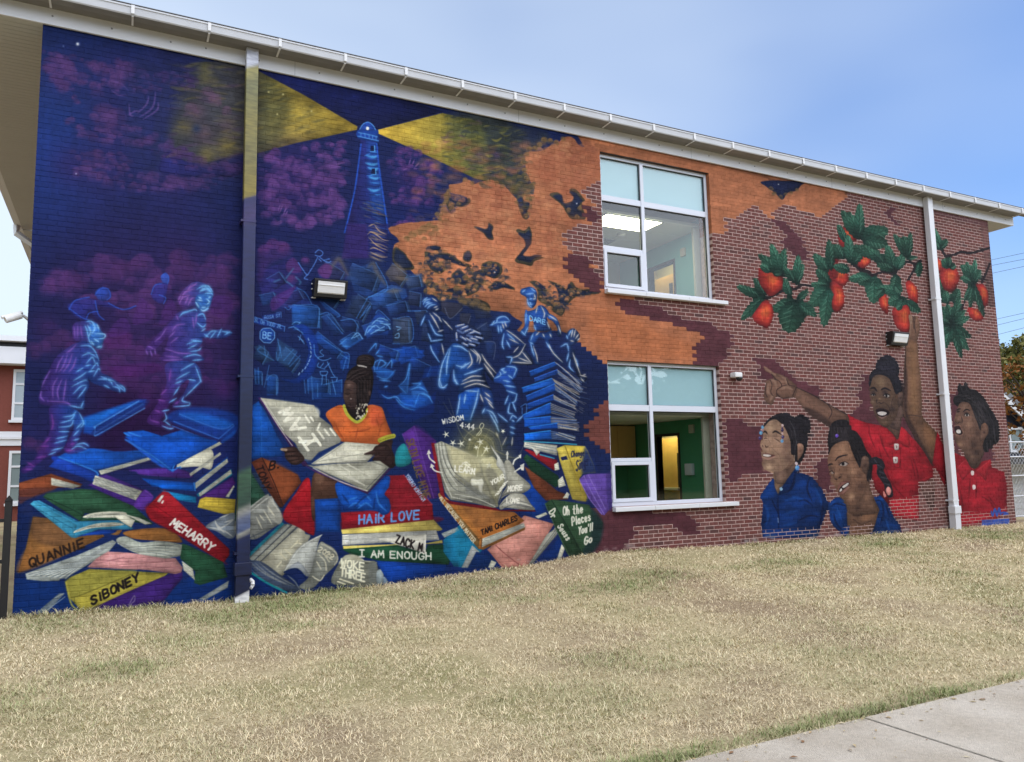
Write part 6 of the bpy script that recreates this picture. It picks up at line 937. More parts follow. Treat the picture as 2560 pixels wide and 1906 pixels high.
# the child with the gap in her teeth
reg(2055, 1065, 4.533)
p('250,860 420,830 480,720 532,600 545,700 600,850 640,980 420,1010 300,990 270,900', (112, 82, 66)); tones('500,820,40,146,108,84,.7/ 400,930,40,74,54,48,.7/ 560,900,34,130,96,76,.6')
p('70,330 110,240 180,190 290,170 310,250 350,300 370,370 400,430 430,480 452,520 492,570 492,650 470,760 420,850 350,908 300,902 240,840 200,780 160,740 172,690 110,640 100,580 80,500 65,420', (130, 94, 74), vol=.15)
tones('230,270,80,176,132,102,.75/ 315,330,40,164,122,94,.6/ 345,520,48,182,138,108,.8/ 158,545,26,174,132,104,.8/ 335,800,44,196,154,120,.8/ 118,655,28,152,112,90,.7/ 440,690,60,84,60,52,.75/ 425,560,45,96,68,56,.6/ 300,590,30,102,74,60,.6/ 200,425,32,86,62,52,.7/ 100,490,28,84,62,54,.7/ 400,830,50,96,70,58,.6/ 250,850,26,110,80,66,.5/ 360,660,24,150,110,88,.6/ 90,380,30,118,84,68,.5')
ls('148,398 176,362 230,340 290,330/64,452 90,436 120,434', 20, (42, 32, 34), a=.95, tp=2, s=5); p('200,446 222,420 262,412 290,428 258,456', (176, 160, 150)); p('222,420 246,414 252,440 232,450 220,438', (26, 20, 22)); ls('192,446 222,416 262,408 296,430', 8, (36, 26, 28), a=.95); ls('205,456 250,464 290,440', 5, (100, 72, 62), a=.8); ls('88,520 112,510 132,535', 9, (40, 30, 30)); p('98,532 116,522 128,540 112,548', (140, 122, 112)); ls('130,470 140,520 130,570 148,606/205,540 222,572 196,598', 9, (80, 56, 48), a=.7, s=5, tp=2); ls('150,604 165,606/188,590 206,578', 13, (48, 32, 32), a=.9, s=4)
p('172,702 198,650 258,622 312,630 306,690 256,768 216,786 184,762', (128, 84, 74), vol=.2); p('186,742 212,690 288,642 304,662 240,724 206,750', (40, 26, 28)); p('226,690 290,646 296,668 248,704', (212, 204, 196), vol=.1); p('194,738 216,706 226,728 206,746', (212, 204, 196), vol=.1); ls('226,768 272,724 304,690', 24, (164, 120, 106), a=.8, s=8, tp=2); ls('306,600 330,650 310,720/350,580 385,660 370,740', 7, (92, 66, 56), a=.55, s=6, tp=2)
p('70,330 78,200 88,130 98,10 310,-10 335,58 382,70 442,140 482,240 502,322 545,345 574,392 562,470 532,560 530,650 514,560 532,450 522,370 484,340 446,370 430,475 400,430 370,370 330,270 290,175 180,188 110,240', (40, 35, 39), vol=.2, tex=.35)
hairs('90,200 200,150 300,150 380,250 430,380', 70, (84, 74, 76), (18, 15, 18), 6, .5, 6, 26); hairs('120,20 130,120', 16, (92, 82, 84), (20, 17, 20), 7, .6, 7, 30); hairs('230,20 240,100', 16, (92, 82, 84), (20, 17, 20), 7, .6, 8, 30)
p('440,440 450,368 490,340 526,370 532,450 500,542 460,512', (104, 78, 66)); tones('488,450,24,64,46,42,.8/ 470,370,18,150,118,102,.7/ 515,420,14,138,106,92,.6')
l('560,400 610,385 650,430 660,500 690,570 730,650 745,740', 66, (40, 38, 46), s=4); ls('590,380 630,440/620,440 680,470/650,520 700,540/670,580 740,600/700,650 760,670', 12, (88, 90, 102), a=.5, s=5); ls('600,430 650,430/640,500 690,500/670,560 720,560/690,640 750,640', 10, (18, 16, 22), a=.7, s=4)
p('722,720 750,688 780,722 776,770 752,790 728,762', (240, 156, 146)); p('690,740 712,760 724,800 700,808', (234, 146, 136)); sp(742, 720, 14, (250, 196, 186), .7); p('146,112 165,90 186,112 166,136', (104, 70, 180)); sp(160, 104, 8, (196, 172, 244), .9)
# the pointing child
reg(2160, 880, 4.76)
p('300,880 380,760 420,640 470,700 440,830 430,930 380,930', (96, 74, 66)); tones('400,820,30,124,98,86,.6/ 340,860,30,60,46,46,.7')
p('68,400 90,318 150,272 230,282 300,320 330,400 370,500 382,560 412,640 392,720 360,800 300,872 240,892 180,852 150,780 118,700 88,600 73,500', (100, 76, 62), vol=.15)
tones('190,360,75,146,118,90,.75/ 185,560,18,150,118,90,.8/ 312,605,34,124,98,82,.7/ 100,590,24,136,110,88,.8/ 240,842,30,130,100,80,.7/ 245,485,44,54,42,46,.75/ 110,485,36,56,44,46,.75/ 335,690,50,60,47,48,.7/ 150,650,28,72,55,52,.6/ 230,650,26,80,62,56,.5/ 195,430,22,116,92,74,.6/ 300,780,30,100,76,64,.5/ 120,760,26,74,56,52,.5/ 350,600,20,84,64,58,.6')
ls('196,455 250,434 318,466/68,442 118,430 156,474', 22, (36, 29, 34), a=.95, tp=2, s=5); p('236,520 264,502 302,518 276,544', (168, 160, 154)); p('252,506 274,506 274,540 256,538', (22, 18, 22)); ls('228,520 262,498 308,520', 9, (24, 19, 24), a=.95); ls('236,540 278,552 312,535', 6, (60, 46, 48), a=.8); p('84,512 112,500 132,514 110,526', (120, 112, 108)); ls('78,514 112,498 138,514', 8, (26, 21, 25)); p('104,502 118,502 118,524 106,522', (24, 20, 22))
ls('148,618 180,606 206,616 236,596/150,560 148,610', 12, (48, 36, 38), a=.85, s=5, tp=2); ls('240,600 290,650 312,720/350,540 322,620 350,690', 7, (52, 40, 42), a=.65, s=6, tp=2)
p('138,692 178,674 240,684 298,712 286,752 232,784 180,772 154,740', (42, 28, 32)); p('160,722 210,710 268,726 250,752 200,758 166,742', (214, 204, 198), vol=.1); ls('186,712 186,752/210,712 210,756/234,718 232,754', 3, (150, 140, 138), a=.7); ls('166,764 216,786 274,758', 20, (156, 120, 112), a=.8, s=6, tp=2); ls('138,690 180,672 242,680 300,710', 10, (70, 50, 50), a=.9)
p('58,402 68,300 108,230 138,200 138,150 178,90 240,48 300,43 352,80 372,120 402,160 418,220 406,290 438,360 443,430 422,482 380,502 355,450 340,390 310,330 240,283 150,270 100,310 74,402', (42, 40, 50), vol=.2, tex=.3)
hairs('200,90 300,80 360,130', 30, (84, 86, 98), (22, 20, 28), 6, .5, 9, 22); hairs('160,190 280,180 390,220', 40, (64, 64, 78), (20, 18, 26), 6, .5, 10, 26); hairs('90,280 180,240 300,280 380,400', 50, (66, 64, 74), (20, 18, 24), 6, .5, 11, 16); l('140,205 220,225 330,215 410,240', 14, (22, 20, 28), a=.6, s=8)
p('400,512 430,480 458,500 452,580 430,642 404,652', (98, 76, 68)); tones('430,550,16,52,38,40,.8/ 415,500,12,134,108,98,.7')
# the boy
reg(2370, 940, 3.967)
p('160,720 330,690 352,780 300,860 262,918 220,902 180,820', (92, 68, 58)); tones('240,800,24,132,100,80,.7/ 280,760,34,56,42,40,.7/ 200,760,22,110,82,68,.6')
p('80,420 85,340 120,268 180,262 230,300 260,380 290,460 310,520 332,580 352,640 332,700 300,732 160,742 110,712 80,650 70,600 58,570 76,540 60,500 76,480 68,450', (112, 82, 68), vol=.15)
tones('205,480,40,156,118,95,.75/ 100,430,20,142,108,90,.8/ 120,680,30,158,120,94,.75/ 170,310,32,136,106,86,.7/ 250,680,46,64,47,43,.7/ 172,372,28,58,43,43,.7/ 96,352,18,58,44,44,.7/ 290,570,34,74,54,48,.6/ 160,600,24,96,70,58,.6/ 240,560,26,128,94,76,.5/ 130,520,16,88,62,54,.5')
ls('148,358 180,334 218,348/82,342 104,330 126,328', 13, (34, 27, 29), a=.95, tp=2, s=3); p('163,388 188,374 208,390 186,404', (180, 172, 164)); p('178,378 194,378 194,400 180,400', (22, 18, 20)); ls('160,388 188,370 212,390', 6, (26, 20, 22)); ls('92,356 112,352', 6, (30, 24, 26)); ls('72,452 92,470 110,462 136,470/128,400 140,440 136,470', 9, (56, 40, 38), a=.8, s=4, tp=2)
p('62,502 110,496 134,538 142,576 112,584 76,564', (48, 30, 32)); p('80,542 100,532 122,540 120,570 86,568', (212, 204, 196), vol=.1); ls('60,500 110,492 138,540/70,580 110,598 146,576', 10, (136, 98, 86), a=.9, s=3); ls('145,500 160,550 150,610', 6, (78, 56, 50), a=.6, s=5)
p('318,560 350,490 390,508 396,570 350,632 314,642', (112, 82, 68)); tones('356,560,16,56,40,38,.8/ 330,600,14,150,116,98,.7/ 380,530,12,140,108,92,.6')
p('58,198 78,222 104,200 100,170 128,164 104,86 120,80 158,138 163,68 186,74 206,130 242,138 272,150 302,180 332,190 362,240 402,290 408,340 452,370 472,420 498,452 490,490 486,560 508,632 494,642 474,608 481,662 468,672 444,630 436,712 424,716 404,680 401,748 386,752 374,700 360,742 348,722 355,640 396,580 400,518 370,470 332,470 320,540 290,470 255,380 220,290 170,248 120,260 74,262', (43, 39, 42), vol=.2, tex=.4)
hairs('100,220 200,200 300,260 360,380', 70, (92, 86, 88), (20, 17, 20), 6, .55, 12, 26); hairs('260,300 300,420 330,470', 40, (88, 82, 82), (20, 17, 20), 6, .5, 13, 20); hairs('400,350 450,450 470,580', 50, (74, 70, 74), (16, 14, 18), 7, .5, 14, 24); ls('116,90 140,150/172,76 184,140/388,740 384,660/426,706 420,640/470,660 456,600', 5, (96, 90, 92), a=.6, s=2)
# the reading girl
reg(830, 880, 5.007)
p('148,500 163,400 198,355 260,375 292,420 302,640 292,705 230,705 170,645 143,570', (78, 58, 54), vol=.2); tones('215,415,28,140,114,104,.75/ 236,588,12,196,178,170,.9/ 170,560,26,104,78,70,.7/ 240,520,20,98,74,68,.6/ 190,500,26,54,40,40,.7/ 220,640,26,60,44,44,.6/ 260,690,30,44,33,35,.7')
ls('156,482 200,470 248,492', 12, (38, 28, 30), a=.9, tp=2, s=4); ls('162,520 190,536 224,522', 8, (28, 20, 22), a=.95, tp=2); ls('158,545 190,556 220,545', 6, (120, 94, 86), a=.6, s=4, tp=2); ls('215,600 240,606 258,594', 8, (36, 26, 28), a=.8, tp=2); ls('178,655 220,662 274,664', 9, (40, 28, 30), a=.9, tp=2); ls('186,676 230,682 270,680', 9, (108, 82, 78), a=.6, s=5, tp=2)
hairs('300,420 310,640', 26, (88, 78, 78), (22, 17, 20), 5, .6, 15, 16); hairs('350,400 360,640', 26, (88, 78, 78), (22, 17, 20), 5, .6, 16, 16); hairs('400,420 410,640', 26, (84, 74, 74), (22, 17, 20), 5, .6, 17, 16); ls('190,330 260,270 350,220/230,340 320,280 420,260/300,330 360,380/340,310 400,390/390,300 430,380/170,360 200,290 280,220', 6, (112, 100, 98), a=.6, tp=2); ls('330,60 370,45 420,60/330,100 400,90 490,110/450,150 500,160', 6, (96, 86, 86), a=.6, tp=2); l('318,166 390,176 430,196', 10, (196, 188, 182)); p('455,500 480,490 482,530 462,550', (84, 64, 60))
for i in range(34): x = 290+prng.uniform(0, 155); y = 650+prng.uniform(0, 210)*(1-abs(x-340)/190); l([x, y, x+prng.uniform(-5, 5), y+16], 14, (214, 206, 184) if i % 3 else (30, 22, 24))
# ---------- weather on the coat: fine spray grain, faint streaks, pale splash along the foot of the wall
reg(0, 0, D)
for t in ('1290,1196 1350,1192 1420,1186', '1600,1178 1660,1170 1740,1166 1800,1164 1900,1160 1960,1150', '1120,1222 1200,1212 1280,1200', '1980,1150 2060,1146 2160,1138'):
    P_ = [float(z) for z in t.replace(',', ' ').split()]
    for i in range(0, len(P_)-2, 2):
        for k in range(6):
            q = prng.rand(); x = P_[i]*(1-q)+P_[i+2]*q; y = P_[i+1]*(1-q)+P_[i+3]*q-prng.uniform(-2, 9); l([x, y, x+prng.uniform(2, 9), y+prng.uniform(-2, 1)], prng.uniform(2, 6), (190, 182, 176), a=prng.uniform(.08, .35), s=4)
FN = vnoise((PH, PW), 5, 5, 71, 2)-.5; ST = vnoise((PH, PW), 9, 60, 91, 3)-.5
SH *= (1+.16*FN+.10*ST)[..., None]
_lum = (SH@np.array([.3, .59, .11], np.float32))[..., None]
SH[:] = np.clip(_lum*.10+SH*.90, 0, 1)**1.06

def _mx(a, r, f):
    b = a.copy()
    for k in range(1, r+1):
        b[:, k:] = f(b[:, k:], a[:, :-k]); b[:, :-k] = f(b[:, :-k], a[:, k:])
    c = b.copy()
    for k in range(1, r+1):
        c[k:] = f(c[k:], b[:-k]); c[:-k] = f(c[:-k], b[k:])
    return c
_old = SA.copy(); SA[:] = np.maximum(SA, _mx(_mx(SA, 3, np.maximum), 3, np.minimum))      # no unpainted seams between neighbouring fills
def _bx(a, r):
    b = a.copy()
    for k in range(1, r+1): b[:, k:] += a[:, :-k]; b[:, :-k] += a[:, k:]
    c = b.copy()
    for k in range(1, r+1): c[k:] += b[:-k]; c[:-k] += b[k:]
    return c
_w = np.minimum(1, _old*2); _num = _bx(SH*_w[..., None], 4); _den = _bx(_w, 4)[..., None]      # carry the colour out to the edge of the coat
_f = ((1-_w)*(_den[..., 0] > .02))[..., None]; SH[:] = np.clip(SH*(1-_f)+_num/np.maximum(_den, .02)*_f, 0, 1)
# ================= paint laid on the wall =================
def lay(X0, X1, Z0, Z1, px, y, sheet=None, cover=None):
    """the drawing seen square-on to the plane y: rows from Z0 up"""
    sheet = SH if sheet is None else sheet; cover = SA if cover is None else cover
    W = int((X1-X0)/px); H = int((Z1-Z0)/px)
    X = X0+(np.arange(W)+.5)*px; Z = Z0+(np.arange(H)+.5)*px
    out = np.zeros((H, W, 4), np.float32)
    for r in range(H):
        q = np.stack([X-CPOS[0], np.full(W, y-CPOS[1]), np.full(W, Z[r]-CPOS[2])], -1); dep = q@_fw
        u = 1280+CF*(q@CR)/dep; v = 953-CF*(q@CU)/dep
        u = np.clip(u, 0, PW-1.01); v = np.clip(v, 0, PH-1.01)
        iu = u.astype(int); iv = v.astype(int); fu = (u-iu)[:, None]; fv = (v-iv)[:, None]
        for src, k in ((sheet, slice(0, 3)), (cover[..., None], slice(3, 4))):
            out[r, :, k] = (src[iv, iu]*(1-fu)+src[iv, iu+1]*fu)*(1-fv)+(src[iv+1, iu]*(1-fu)+src[iv+1, iu+1]*fu)*fv
    return np.clip(out, 0, 1)
def image(name, a):
    im = bpy.data.images.new(name, a.shape[1], a.shape[0], alpha=True); im.alpha_mode = 'CHANNEL_PACKED'
    im.pixels.foreach_set(np.ascontiguousarray(a, np.float32).ravel()); im.update(); im.pack()
    return im
IX0, IX1, IZ0, IZ1 = WX0-.03, WX1+.03, ZBOT, ZTOP+.1
MURAL = image('mural paint', lay(IX0, IX1, IZ0, IZ1, .0065, 0.0))
def wallmat(name, brick):
    m = bpy.data.materials.new(name); m.use_nodes = True; n = m.node_tree.nodes; L = m.node_tree.links; b = n['Principled BSDF']
    def N(t, **k):
        q = n.new(t)
        for a, v in k.items(): setattr(q, a, v)
        return q
    def M(op, a, c=None):
        q = N('ShaderNodeMath', operation=op)
        for i, v in enumerate((a, c)):
            if v is None: continue
            if isinstance(v, (int, float)): q.inputs[i].default_value = v
            else: L.new(v, q.inputs[i])
        return q.outputs[0]
    g = N('ShaderNodeNewGeometry'); sx = N('ShaderNodeSeparateXYZ'); L.new(g.outputs['Position'], sx.inputs[0])
    uu = M('DIVIDE', M('SUBTRACT', sx.outputs[0], IX0), IX1-IX0); vv = M('DIVIDE', M('SUBTRACT', sx.outputs[2], IZ0), IZ1-IZ0)
    cv = N('ShaderNodeCombineXYZ'); L.new(uu, cv.inputs[0]); L.new(vv, cv.inputs[1])
    im = N('ShaderNodeTexImage'); im.image = MURAL; im.extension = 'EXTEND'; im.interpolation = 'Cubic'; L.new(cv.outputs[0], im.inputs[0])
    nz = N('ShaderNodeTexNoise'); nz.inputs['Scale'].default_value = 14; nz.inputs['Detail'].default_value = 6; L.new(g.outputs['Position'], nz.inputs['Vector'])
    n2 = N('ShaderNodeTexNoise'); n2.inputs['Scale'].default_value = 120; n2.inputs['Detail'].default_value = 3; L.new(g.outputs['Position'], n2.inputs['Vector'])
    k = M('FLOOR', M('DIVIDE', sx.outputs[2], COURSE)); off = M('MULTIPLY', M('FLOORED_MODULO', k, 2), .5); j = M('FLOOR', M('SUBTRACT', M('DIVIDE', sx.outputs[0], BL), off))
    cj = N('ShaderNodeCombineXYZ'); L.new(j, cj.inputs[0]); L.new(k, cj.inputs[1]); wnz = N('ShaderNodeTexWhiteNoise'); wnz.noise_dimensions = '2D'; L.new(cj.outputs[0], wnz.inputs['Vector'])
    if brick:
        rp = N('ShaderNodeValToRGB'); e = rp.color_ramp.elements
        e[0].position = 0; e[0].color = s2l((84, 62, 61)); e[1].position = 1; e[1].color = s2l((114, 82, 78))
        for pos, c in ((.12, (103, 67, 63)), (.5, (112, 71, 67)), (.75, (99, 69, 66)), (.88, (110, 64, 60))):
            q = e.new(pos); q.color = s2l(c)
        L.new(wnz.outputs['Value'], rp.inputs[0]); base = rp.outputs[0]
        fac = M('MINIMUM', M('MULTIPLY', im.outputs['Alpha'], 2.0), 1.0)
    else:
        base = N('ShaderNodeRGB').outputs[0]; base.default_value = s2l((186, 160, 152))
        fac = M('MAXIMUM', M('SUBTRACT', M('MULTIPLY', im.outputs['Alpha'], 2.0), 1.0), 0.0)
    # grain over the bare surface
    v1 = N('ShaderNodeMix', data_type='RGBA', blend_type='MULTIPLY'); v1.inputs[0].default_value = 1; L.new(base, v1.inputs[6])
    rr = N('ShaderNodeValToRGB'); rr.color_ramp.elements[0].color = (.72, .72, .72, 1); rr.color_ramp.elements[1].color = (1.15, 1.15, 1.15, 1); rr.color_ramp.elements[0].position = .3; rr.color_ramp.elements[1].position = .7; L.new(nz.outputs['Fac'], rr.inputs[0]); L.new(rr.outputs[0], v1.inputs[7])
    # the coat of paint: a little uneven from brick to brick
    gain = N('ShaderNodeMix', data_type='RGBA', blend_type='MULTIPLY'); gain.inputs[0].default_value = 1; L.new(im.outputs['Color'], gain.inputs[6])
    tone = M('ADD', M('MULTIPLY', wnz.outputs['Value'], .12), M('ADD', M('MULTIPLY', n2.outputs['Fac'], .22), (.60 if brick else .60))); tcx = N('ShaderNodeCombineXYZ')
    for i in range(3): L.new(tone, tcx.inputs[i])
    L.new(tcx.outputs[0], gain.inputs[7])
    mx = N('ShaderNodeMix', data_type='RGBA'); L.new(fac, mx.inputs[0]); L.new(v1.outputs[2], mx.inputs[6]); L.new(gain.outputs[2], mx.inputs[7]); L.new(mx.outputs[2], b.inputs['Base Color'])
    rf = N('ShaderNodeMapRange'); rf.inputs[3].default_value = .85; rf.inputs[4].default_value = .68; L.new(fac, rf.inputs[0]); L.new(rf.outputs[0], b.inputs['Roughness']); b.inputs['Specular IOR Level'].default_value = .10
    bp = N('ShaderNodeBump'); bp.inputs['Strength'].default_value = .35; bp.inputs['Distance'].default_value = .004; L.new(n2.outputs['Fac'], bp.inputs['Height']); L.new(bp.outputs[0], b.inputs['Normal'])
    return m
BRICKM = wallmat('brick and paint', True); MORTM = wallmat('mortar and paint', False)
# ================= the school =================
school = tag(empty('school_building', loc=(0, 0, 0)), 'two-storey brick school wing whose long wall carries a painted mural', 'building')
OPEN = [(0.0, 2.44, ZO, ZO+36*COURSE), (0.0, 2.44, ZO+54*COURSE, ZO+90*COURSE)]     # window openings
m = MB()
REC = .0010
def mort(x0, x1, z0, z1): m.box(x0, x1, REC, .34, z0, z1)
mort(WX0+.002, 0, ZBOT, ZTOP+.2); mort(2.44, WX1-.002, ZBOT, ZTOP+.2)
mort(0, 2.44, ZBOT, OPEN[0][2]-.002); mort(0, 2.44, OPEN[0][3]+.004, OPEN[1][2]-.002); mort(0, 2.44, OPEN[1][3]+.004, ZTOP+.2)
wall = m.build('wall', MORTM, school)
# bricks
def brickmesh(w, h, d=.085):
    c = .0022
    V = [(c,0,c),(w-c,0,c),(w-c,0,h-c),(c,0,h-c),(0,c,0),(w,c,0),(w,c,h),(0,c,h),(0,d,0),(w,d,0),(w,d,h),(0,d,h)]
    F = [(0,1,2,3),(4,5,1,0),(5,6,2,1),(6,7,3,2),(7,4,0,3),(8,9,5,4),(9,10,6,5),(10,11,7,6),(11,8,4,7)]
    return V, F
rb = random.Random(8)
J = .0118
bricks = []
for k in range(-2, 107):
    z0 = k*COURSE; off = .5 if k % 2 else 0.0
    j0 = math.floor(WX0/BL-off)
    for j in range(j0, j0+100):
        a = (j+off)*BL+J/2; b_ = a+BL-J
        a = max(a, WX0); b_ = min(b_, WX1)
        if b_-a < .02: continue
        segs = [(a, b_)]
        for (ox0, ox1, oz0, oz1) in OPEN:
            if z0+.03 > oz0 and z0+.03 < oz1:
                ns = []
                for (p0, p1) in segs:
                    if p1 <= ox0 or p0 >= ox1: ns.append((p0, p1)); continue
                    if p0 < ox0-.02: ns.append((p0, ox0+.003))
                    if p1 > ox1+.02: ns.append((ox1-.003, p1))
                segs = ns
        for (p0, p1) in segs: bricks.append((p0, p1, z0+J/2, rb.uniform(-.0015, .0015)))
def big(b):
    q = np.array([(b[0]+b[1])/2-CPOS[0], -CPOS[1], b[2]-CPOS[2]]); dep = q@_fw
    full = (b[1]-b[0]) > BL-J-.002
    u = 1280+CF*(q@CR)/dep; v = 953-CF*(q@CU)/dep
    return (1 if full and 40 < u < 2540 and 62 < v < 1500 and b[2] > .12 and not (-6.0 < (b[0]+b[1])/2 < -5.6) else 0)/np.linalg.norm(q)**3
order = sorted(range(len(bricks)), key=lambda i: -big(bricks[i])); own = set(order[:300])
V0, F0 = brickmesh(BL-J, COURSE-J); bme = bpy.data.meshes.new('brick'); bme.from_pydata(V0, [], F0); bme.materials.append(BRICKM)
V, F = [], []
for i, (p0, p1, z0, dy) in enumerate(bricks):
    if i in own:
        o = bpy.data.objects.new('brick', bme); o.location = (p0, dy-.002, z0); o.parent = wall; col.objects.link(o); continue
    v, f = brickmesh(p1-p0, COURSE-J); n0 = len(V)
    V += [(x+p0, y+dy-.002, z+z0) for x, y, z in v]; F += [tuple(q+n0 for q in t) for t in f]
me = bpy.data.meshes.new('brickwork'); me.from_pydata(V, [], F); me.materials.append(BRICKM)
o = bpy.data.objects.new('brickwork', me); o.parent = wall; o['kind'] = 'stuff'; col.objects.link(o)
# side and rear walls
SIDE = mat('side brick', s2l((112, 74, 70)), .85, .15, 8, bump=.3)
m = MB(); m.box(WX0+.002, WX0+.3, .345, 17, ZBOT, ZTOP+.2); m.box(WX1-.3, WX1-.002, .345, 17, ZBOT, ZTOP+.2); m.box(WX0+.3, WX1-.3, 16.7, 17, ZBOT, ZTOP+.2); m.build('side_wall', SIDE, school)
# roof edge
EX0, EX1 = -9.40, 12.0
m = MB(); m.box(EX0, EX1, -.045, -.012, ZTOP-.004, ZTOP+.225); fascia = m.build('fascia', WHITE, school)
m = MB()
for x in np.arange(-8.1, 11.9, .62):
    m.lathe([(.012, 0), (.012, -.006)], (x+random.uniform(-.15, .15), -.045, ZTOP+.11+random.uniform(-.01, .01)), 8, 'y')
m.build('fascia_screw', mat('screw', (.25, .25, .26), .5), fascia)
m = MB()
for x in (-8.9, -5.2, -1.6, 2.0, 5.7, 9.3): m.box(x, x+.004, -.0465, -.044, ZTOP, ZTOP+.22)
m.build('fascia_joint', mat('joint', (.22, .23, .25), .6), fascia)
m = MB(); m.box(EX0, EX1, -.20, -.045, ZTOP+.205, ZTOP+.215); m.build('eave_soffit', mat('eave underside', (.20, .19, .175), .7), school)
GY0, GY1, GZ0, GZ1 = -.335, -.20, ZTOP+.195, ZTOP+.315
m = MB()
m.prism([(GY1, GZ1+.01), (GY1, GZ0), (GY0+.012, GZ0), (GY0, GZ0+.012), (GY0-.012, GZ1-.02), (GY0-.022, GZ1-.02), (GY0-.022, GZ1), (GY0, GZ1), (GY0+.004, GZ1-.025), (GY0+.018, GZ0+.014), (GY1-.006, GZ0+.008), (GY1-.006, GZ1+.01)], EX0-.12, EX1+.28)
gutter = m.build('gutter', GALV, school)
m = MB(); m.box(EX0-.118, EX1+.278, GY0+.013, GY1-.001, GZ0-.003, GZ0-.0005); m.build('gutter_floor', mat('shaded zinc', (.22, .215, .20), .6, .25, 5), gutter)  # thin darker sheet: the shade under the gutter is put into its colour
m = MB(); m.box(EX0-.12, EX1+.28, GY0-.02, -.19, GZ1+.012, GZ1+.022); m.build('drip_edge', mat('drip edge', (.10, .10, .105), .5), school)
sm = MB(); yo = GY0-.02
sm.box(-.02, .02, yo-.006, yo+.002, GZ0+.012, GZ1+.004); sm.box(-.02, .02, yo, GY1, GZ1+.002, GZ1+.008); sm.box(-.012, .012, GY0+.008, GY1+.10, GZ0-.012, GZ0-.003)
xs = onY(331, 60, GY0)[0]; dx_ = onY(693, 125, GY0)[0]-onY(515.7, 90, GY0)[0]
first = None; x = xs-dx_*2
while x < EX1+.2:
    if first is None: first = sm.build('gutter_bracket', STRAP, gutter); first.location.x = x
    else: c = first.copy(); col.objects.link(c); c.parent = gutter; c.location.x = x
    x += dx_
m = MB(); m.prism([(-.20, ZTOP+.315), (-.20, ZTOP+.36), (8.5, ZTOP+1.5), (17.8, ZTOP+.36), (17.8, ZTOP+.3), (8.5, ZTOP+1.44)], EX0, EX1); m.build('roof', ROOFM, school)
m = MB(); m.box(EX1-.03, EX1, -.03, 17, ZTOP+.0, ZTOP+.3); m.box(EX0, EX0+.03, -.03, 17, ZTOP+.0, ZTOP+.3); m.build('rake_board', WHITE, school)
# soffit boards beyond the left corner, run along the wall
sof = empty('soffit'); sof.parent = school
bm_ = MB(); bm_.box(EX0+.03, WX0, .004, .096, 0, .02, .003); first = None
for i in range(150):
    y = .0+i*.1
    if i > 93: break
    if first is None: first = bm_.build('soffit_board', SOFF, sof); first.location = (0, y, ZTOP)
    else: c = first.copy(); col.objects.link(c); c.parent = sof; c.location = (0, y, ZTOP)
m = MB(); m.box(EX0+.03, WX0, .0, 9.4, ZTOP+.012, ZTOP+.03); m.build('soffit_backing', SOFF, sof); MB().box(EX0+.03, WX0+.004, 9.46, 16.8, ZTOP-.004, ZTOP+.03).build('soffit_panel', SOFF, sof); MB().box(WX1, EX1-.03, 0, 16.8, ZTOP, ZTOP+.03).build('soffit_panel', SOFF, sof)
# gutter of the left eave and its leader pipe
m = MB(); m.prism([(EX0, ZTOP+.26), (EX0, ZTOP+.02), (EX0-.11, ZTOP+.02), (EX0-.13, ZTOP+.26)], -.32, 17, 'y'); m.build('side_gutter', WHITE, school)
m = MB()
A = Vector((EX0-.06, 9.2, ZTOP+.03)); B = Vector((EX0-.06, 9.2, ZTOP-.16)); C_ = Vector((WX0-.07, 9.2, ZTOP-.95)); D_ = Vector((WX0-.07, 9.2, .1))
m.tube([A, B, C_, D_], .075, 4); m.build('side_downspout', WHITE, school)
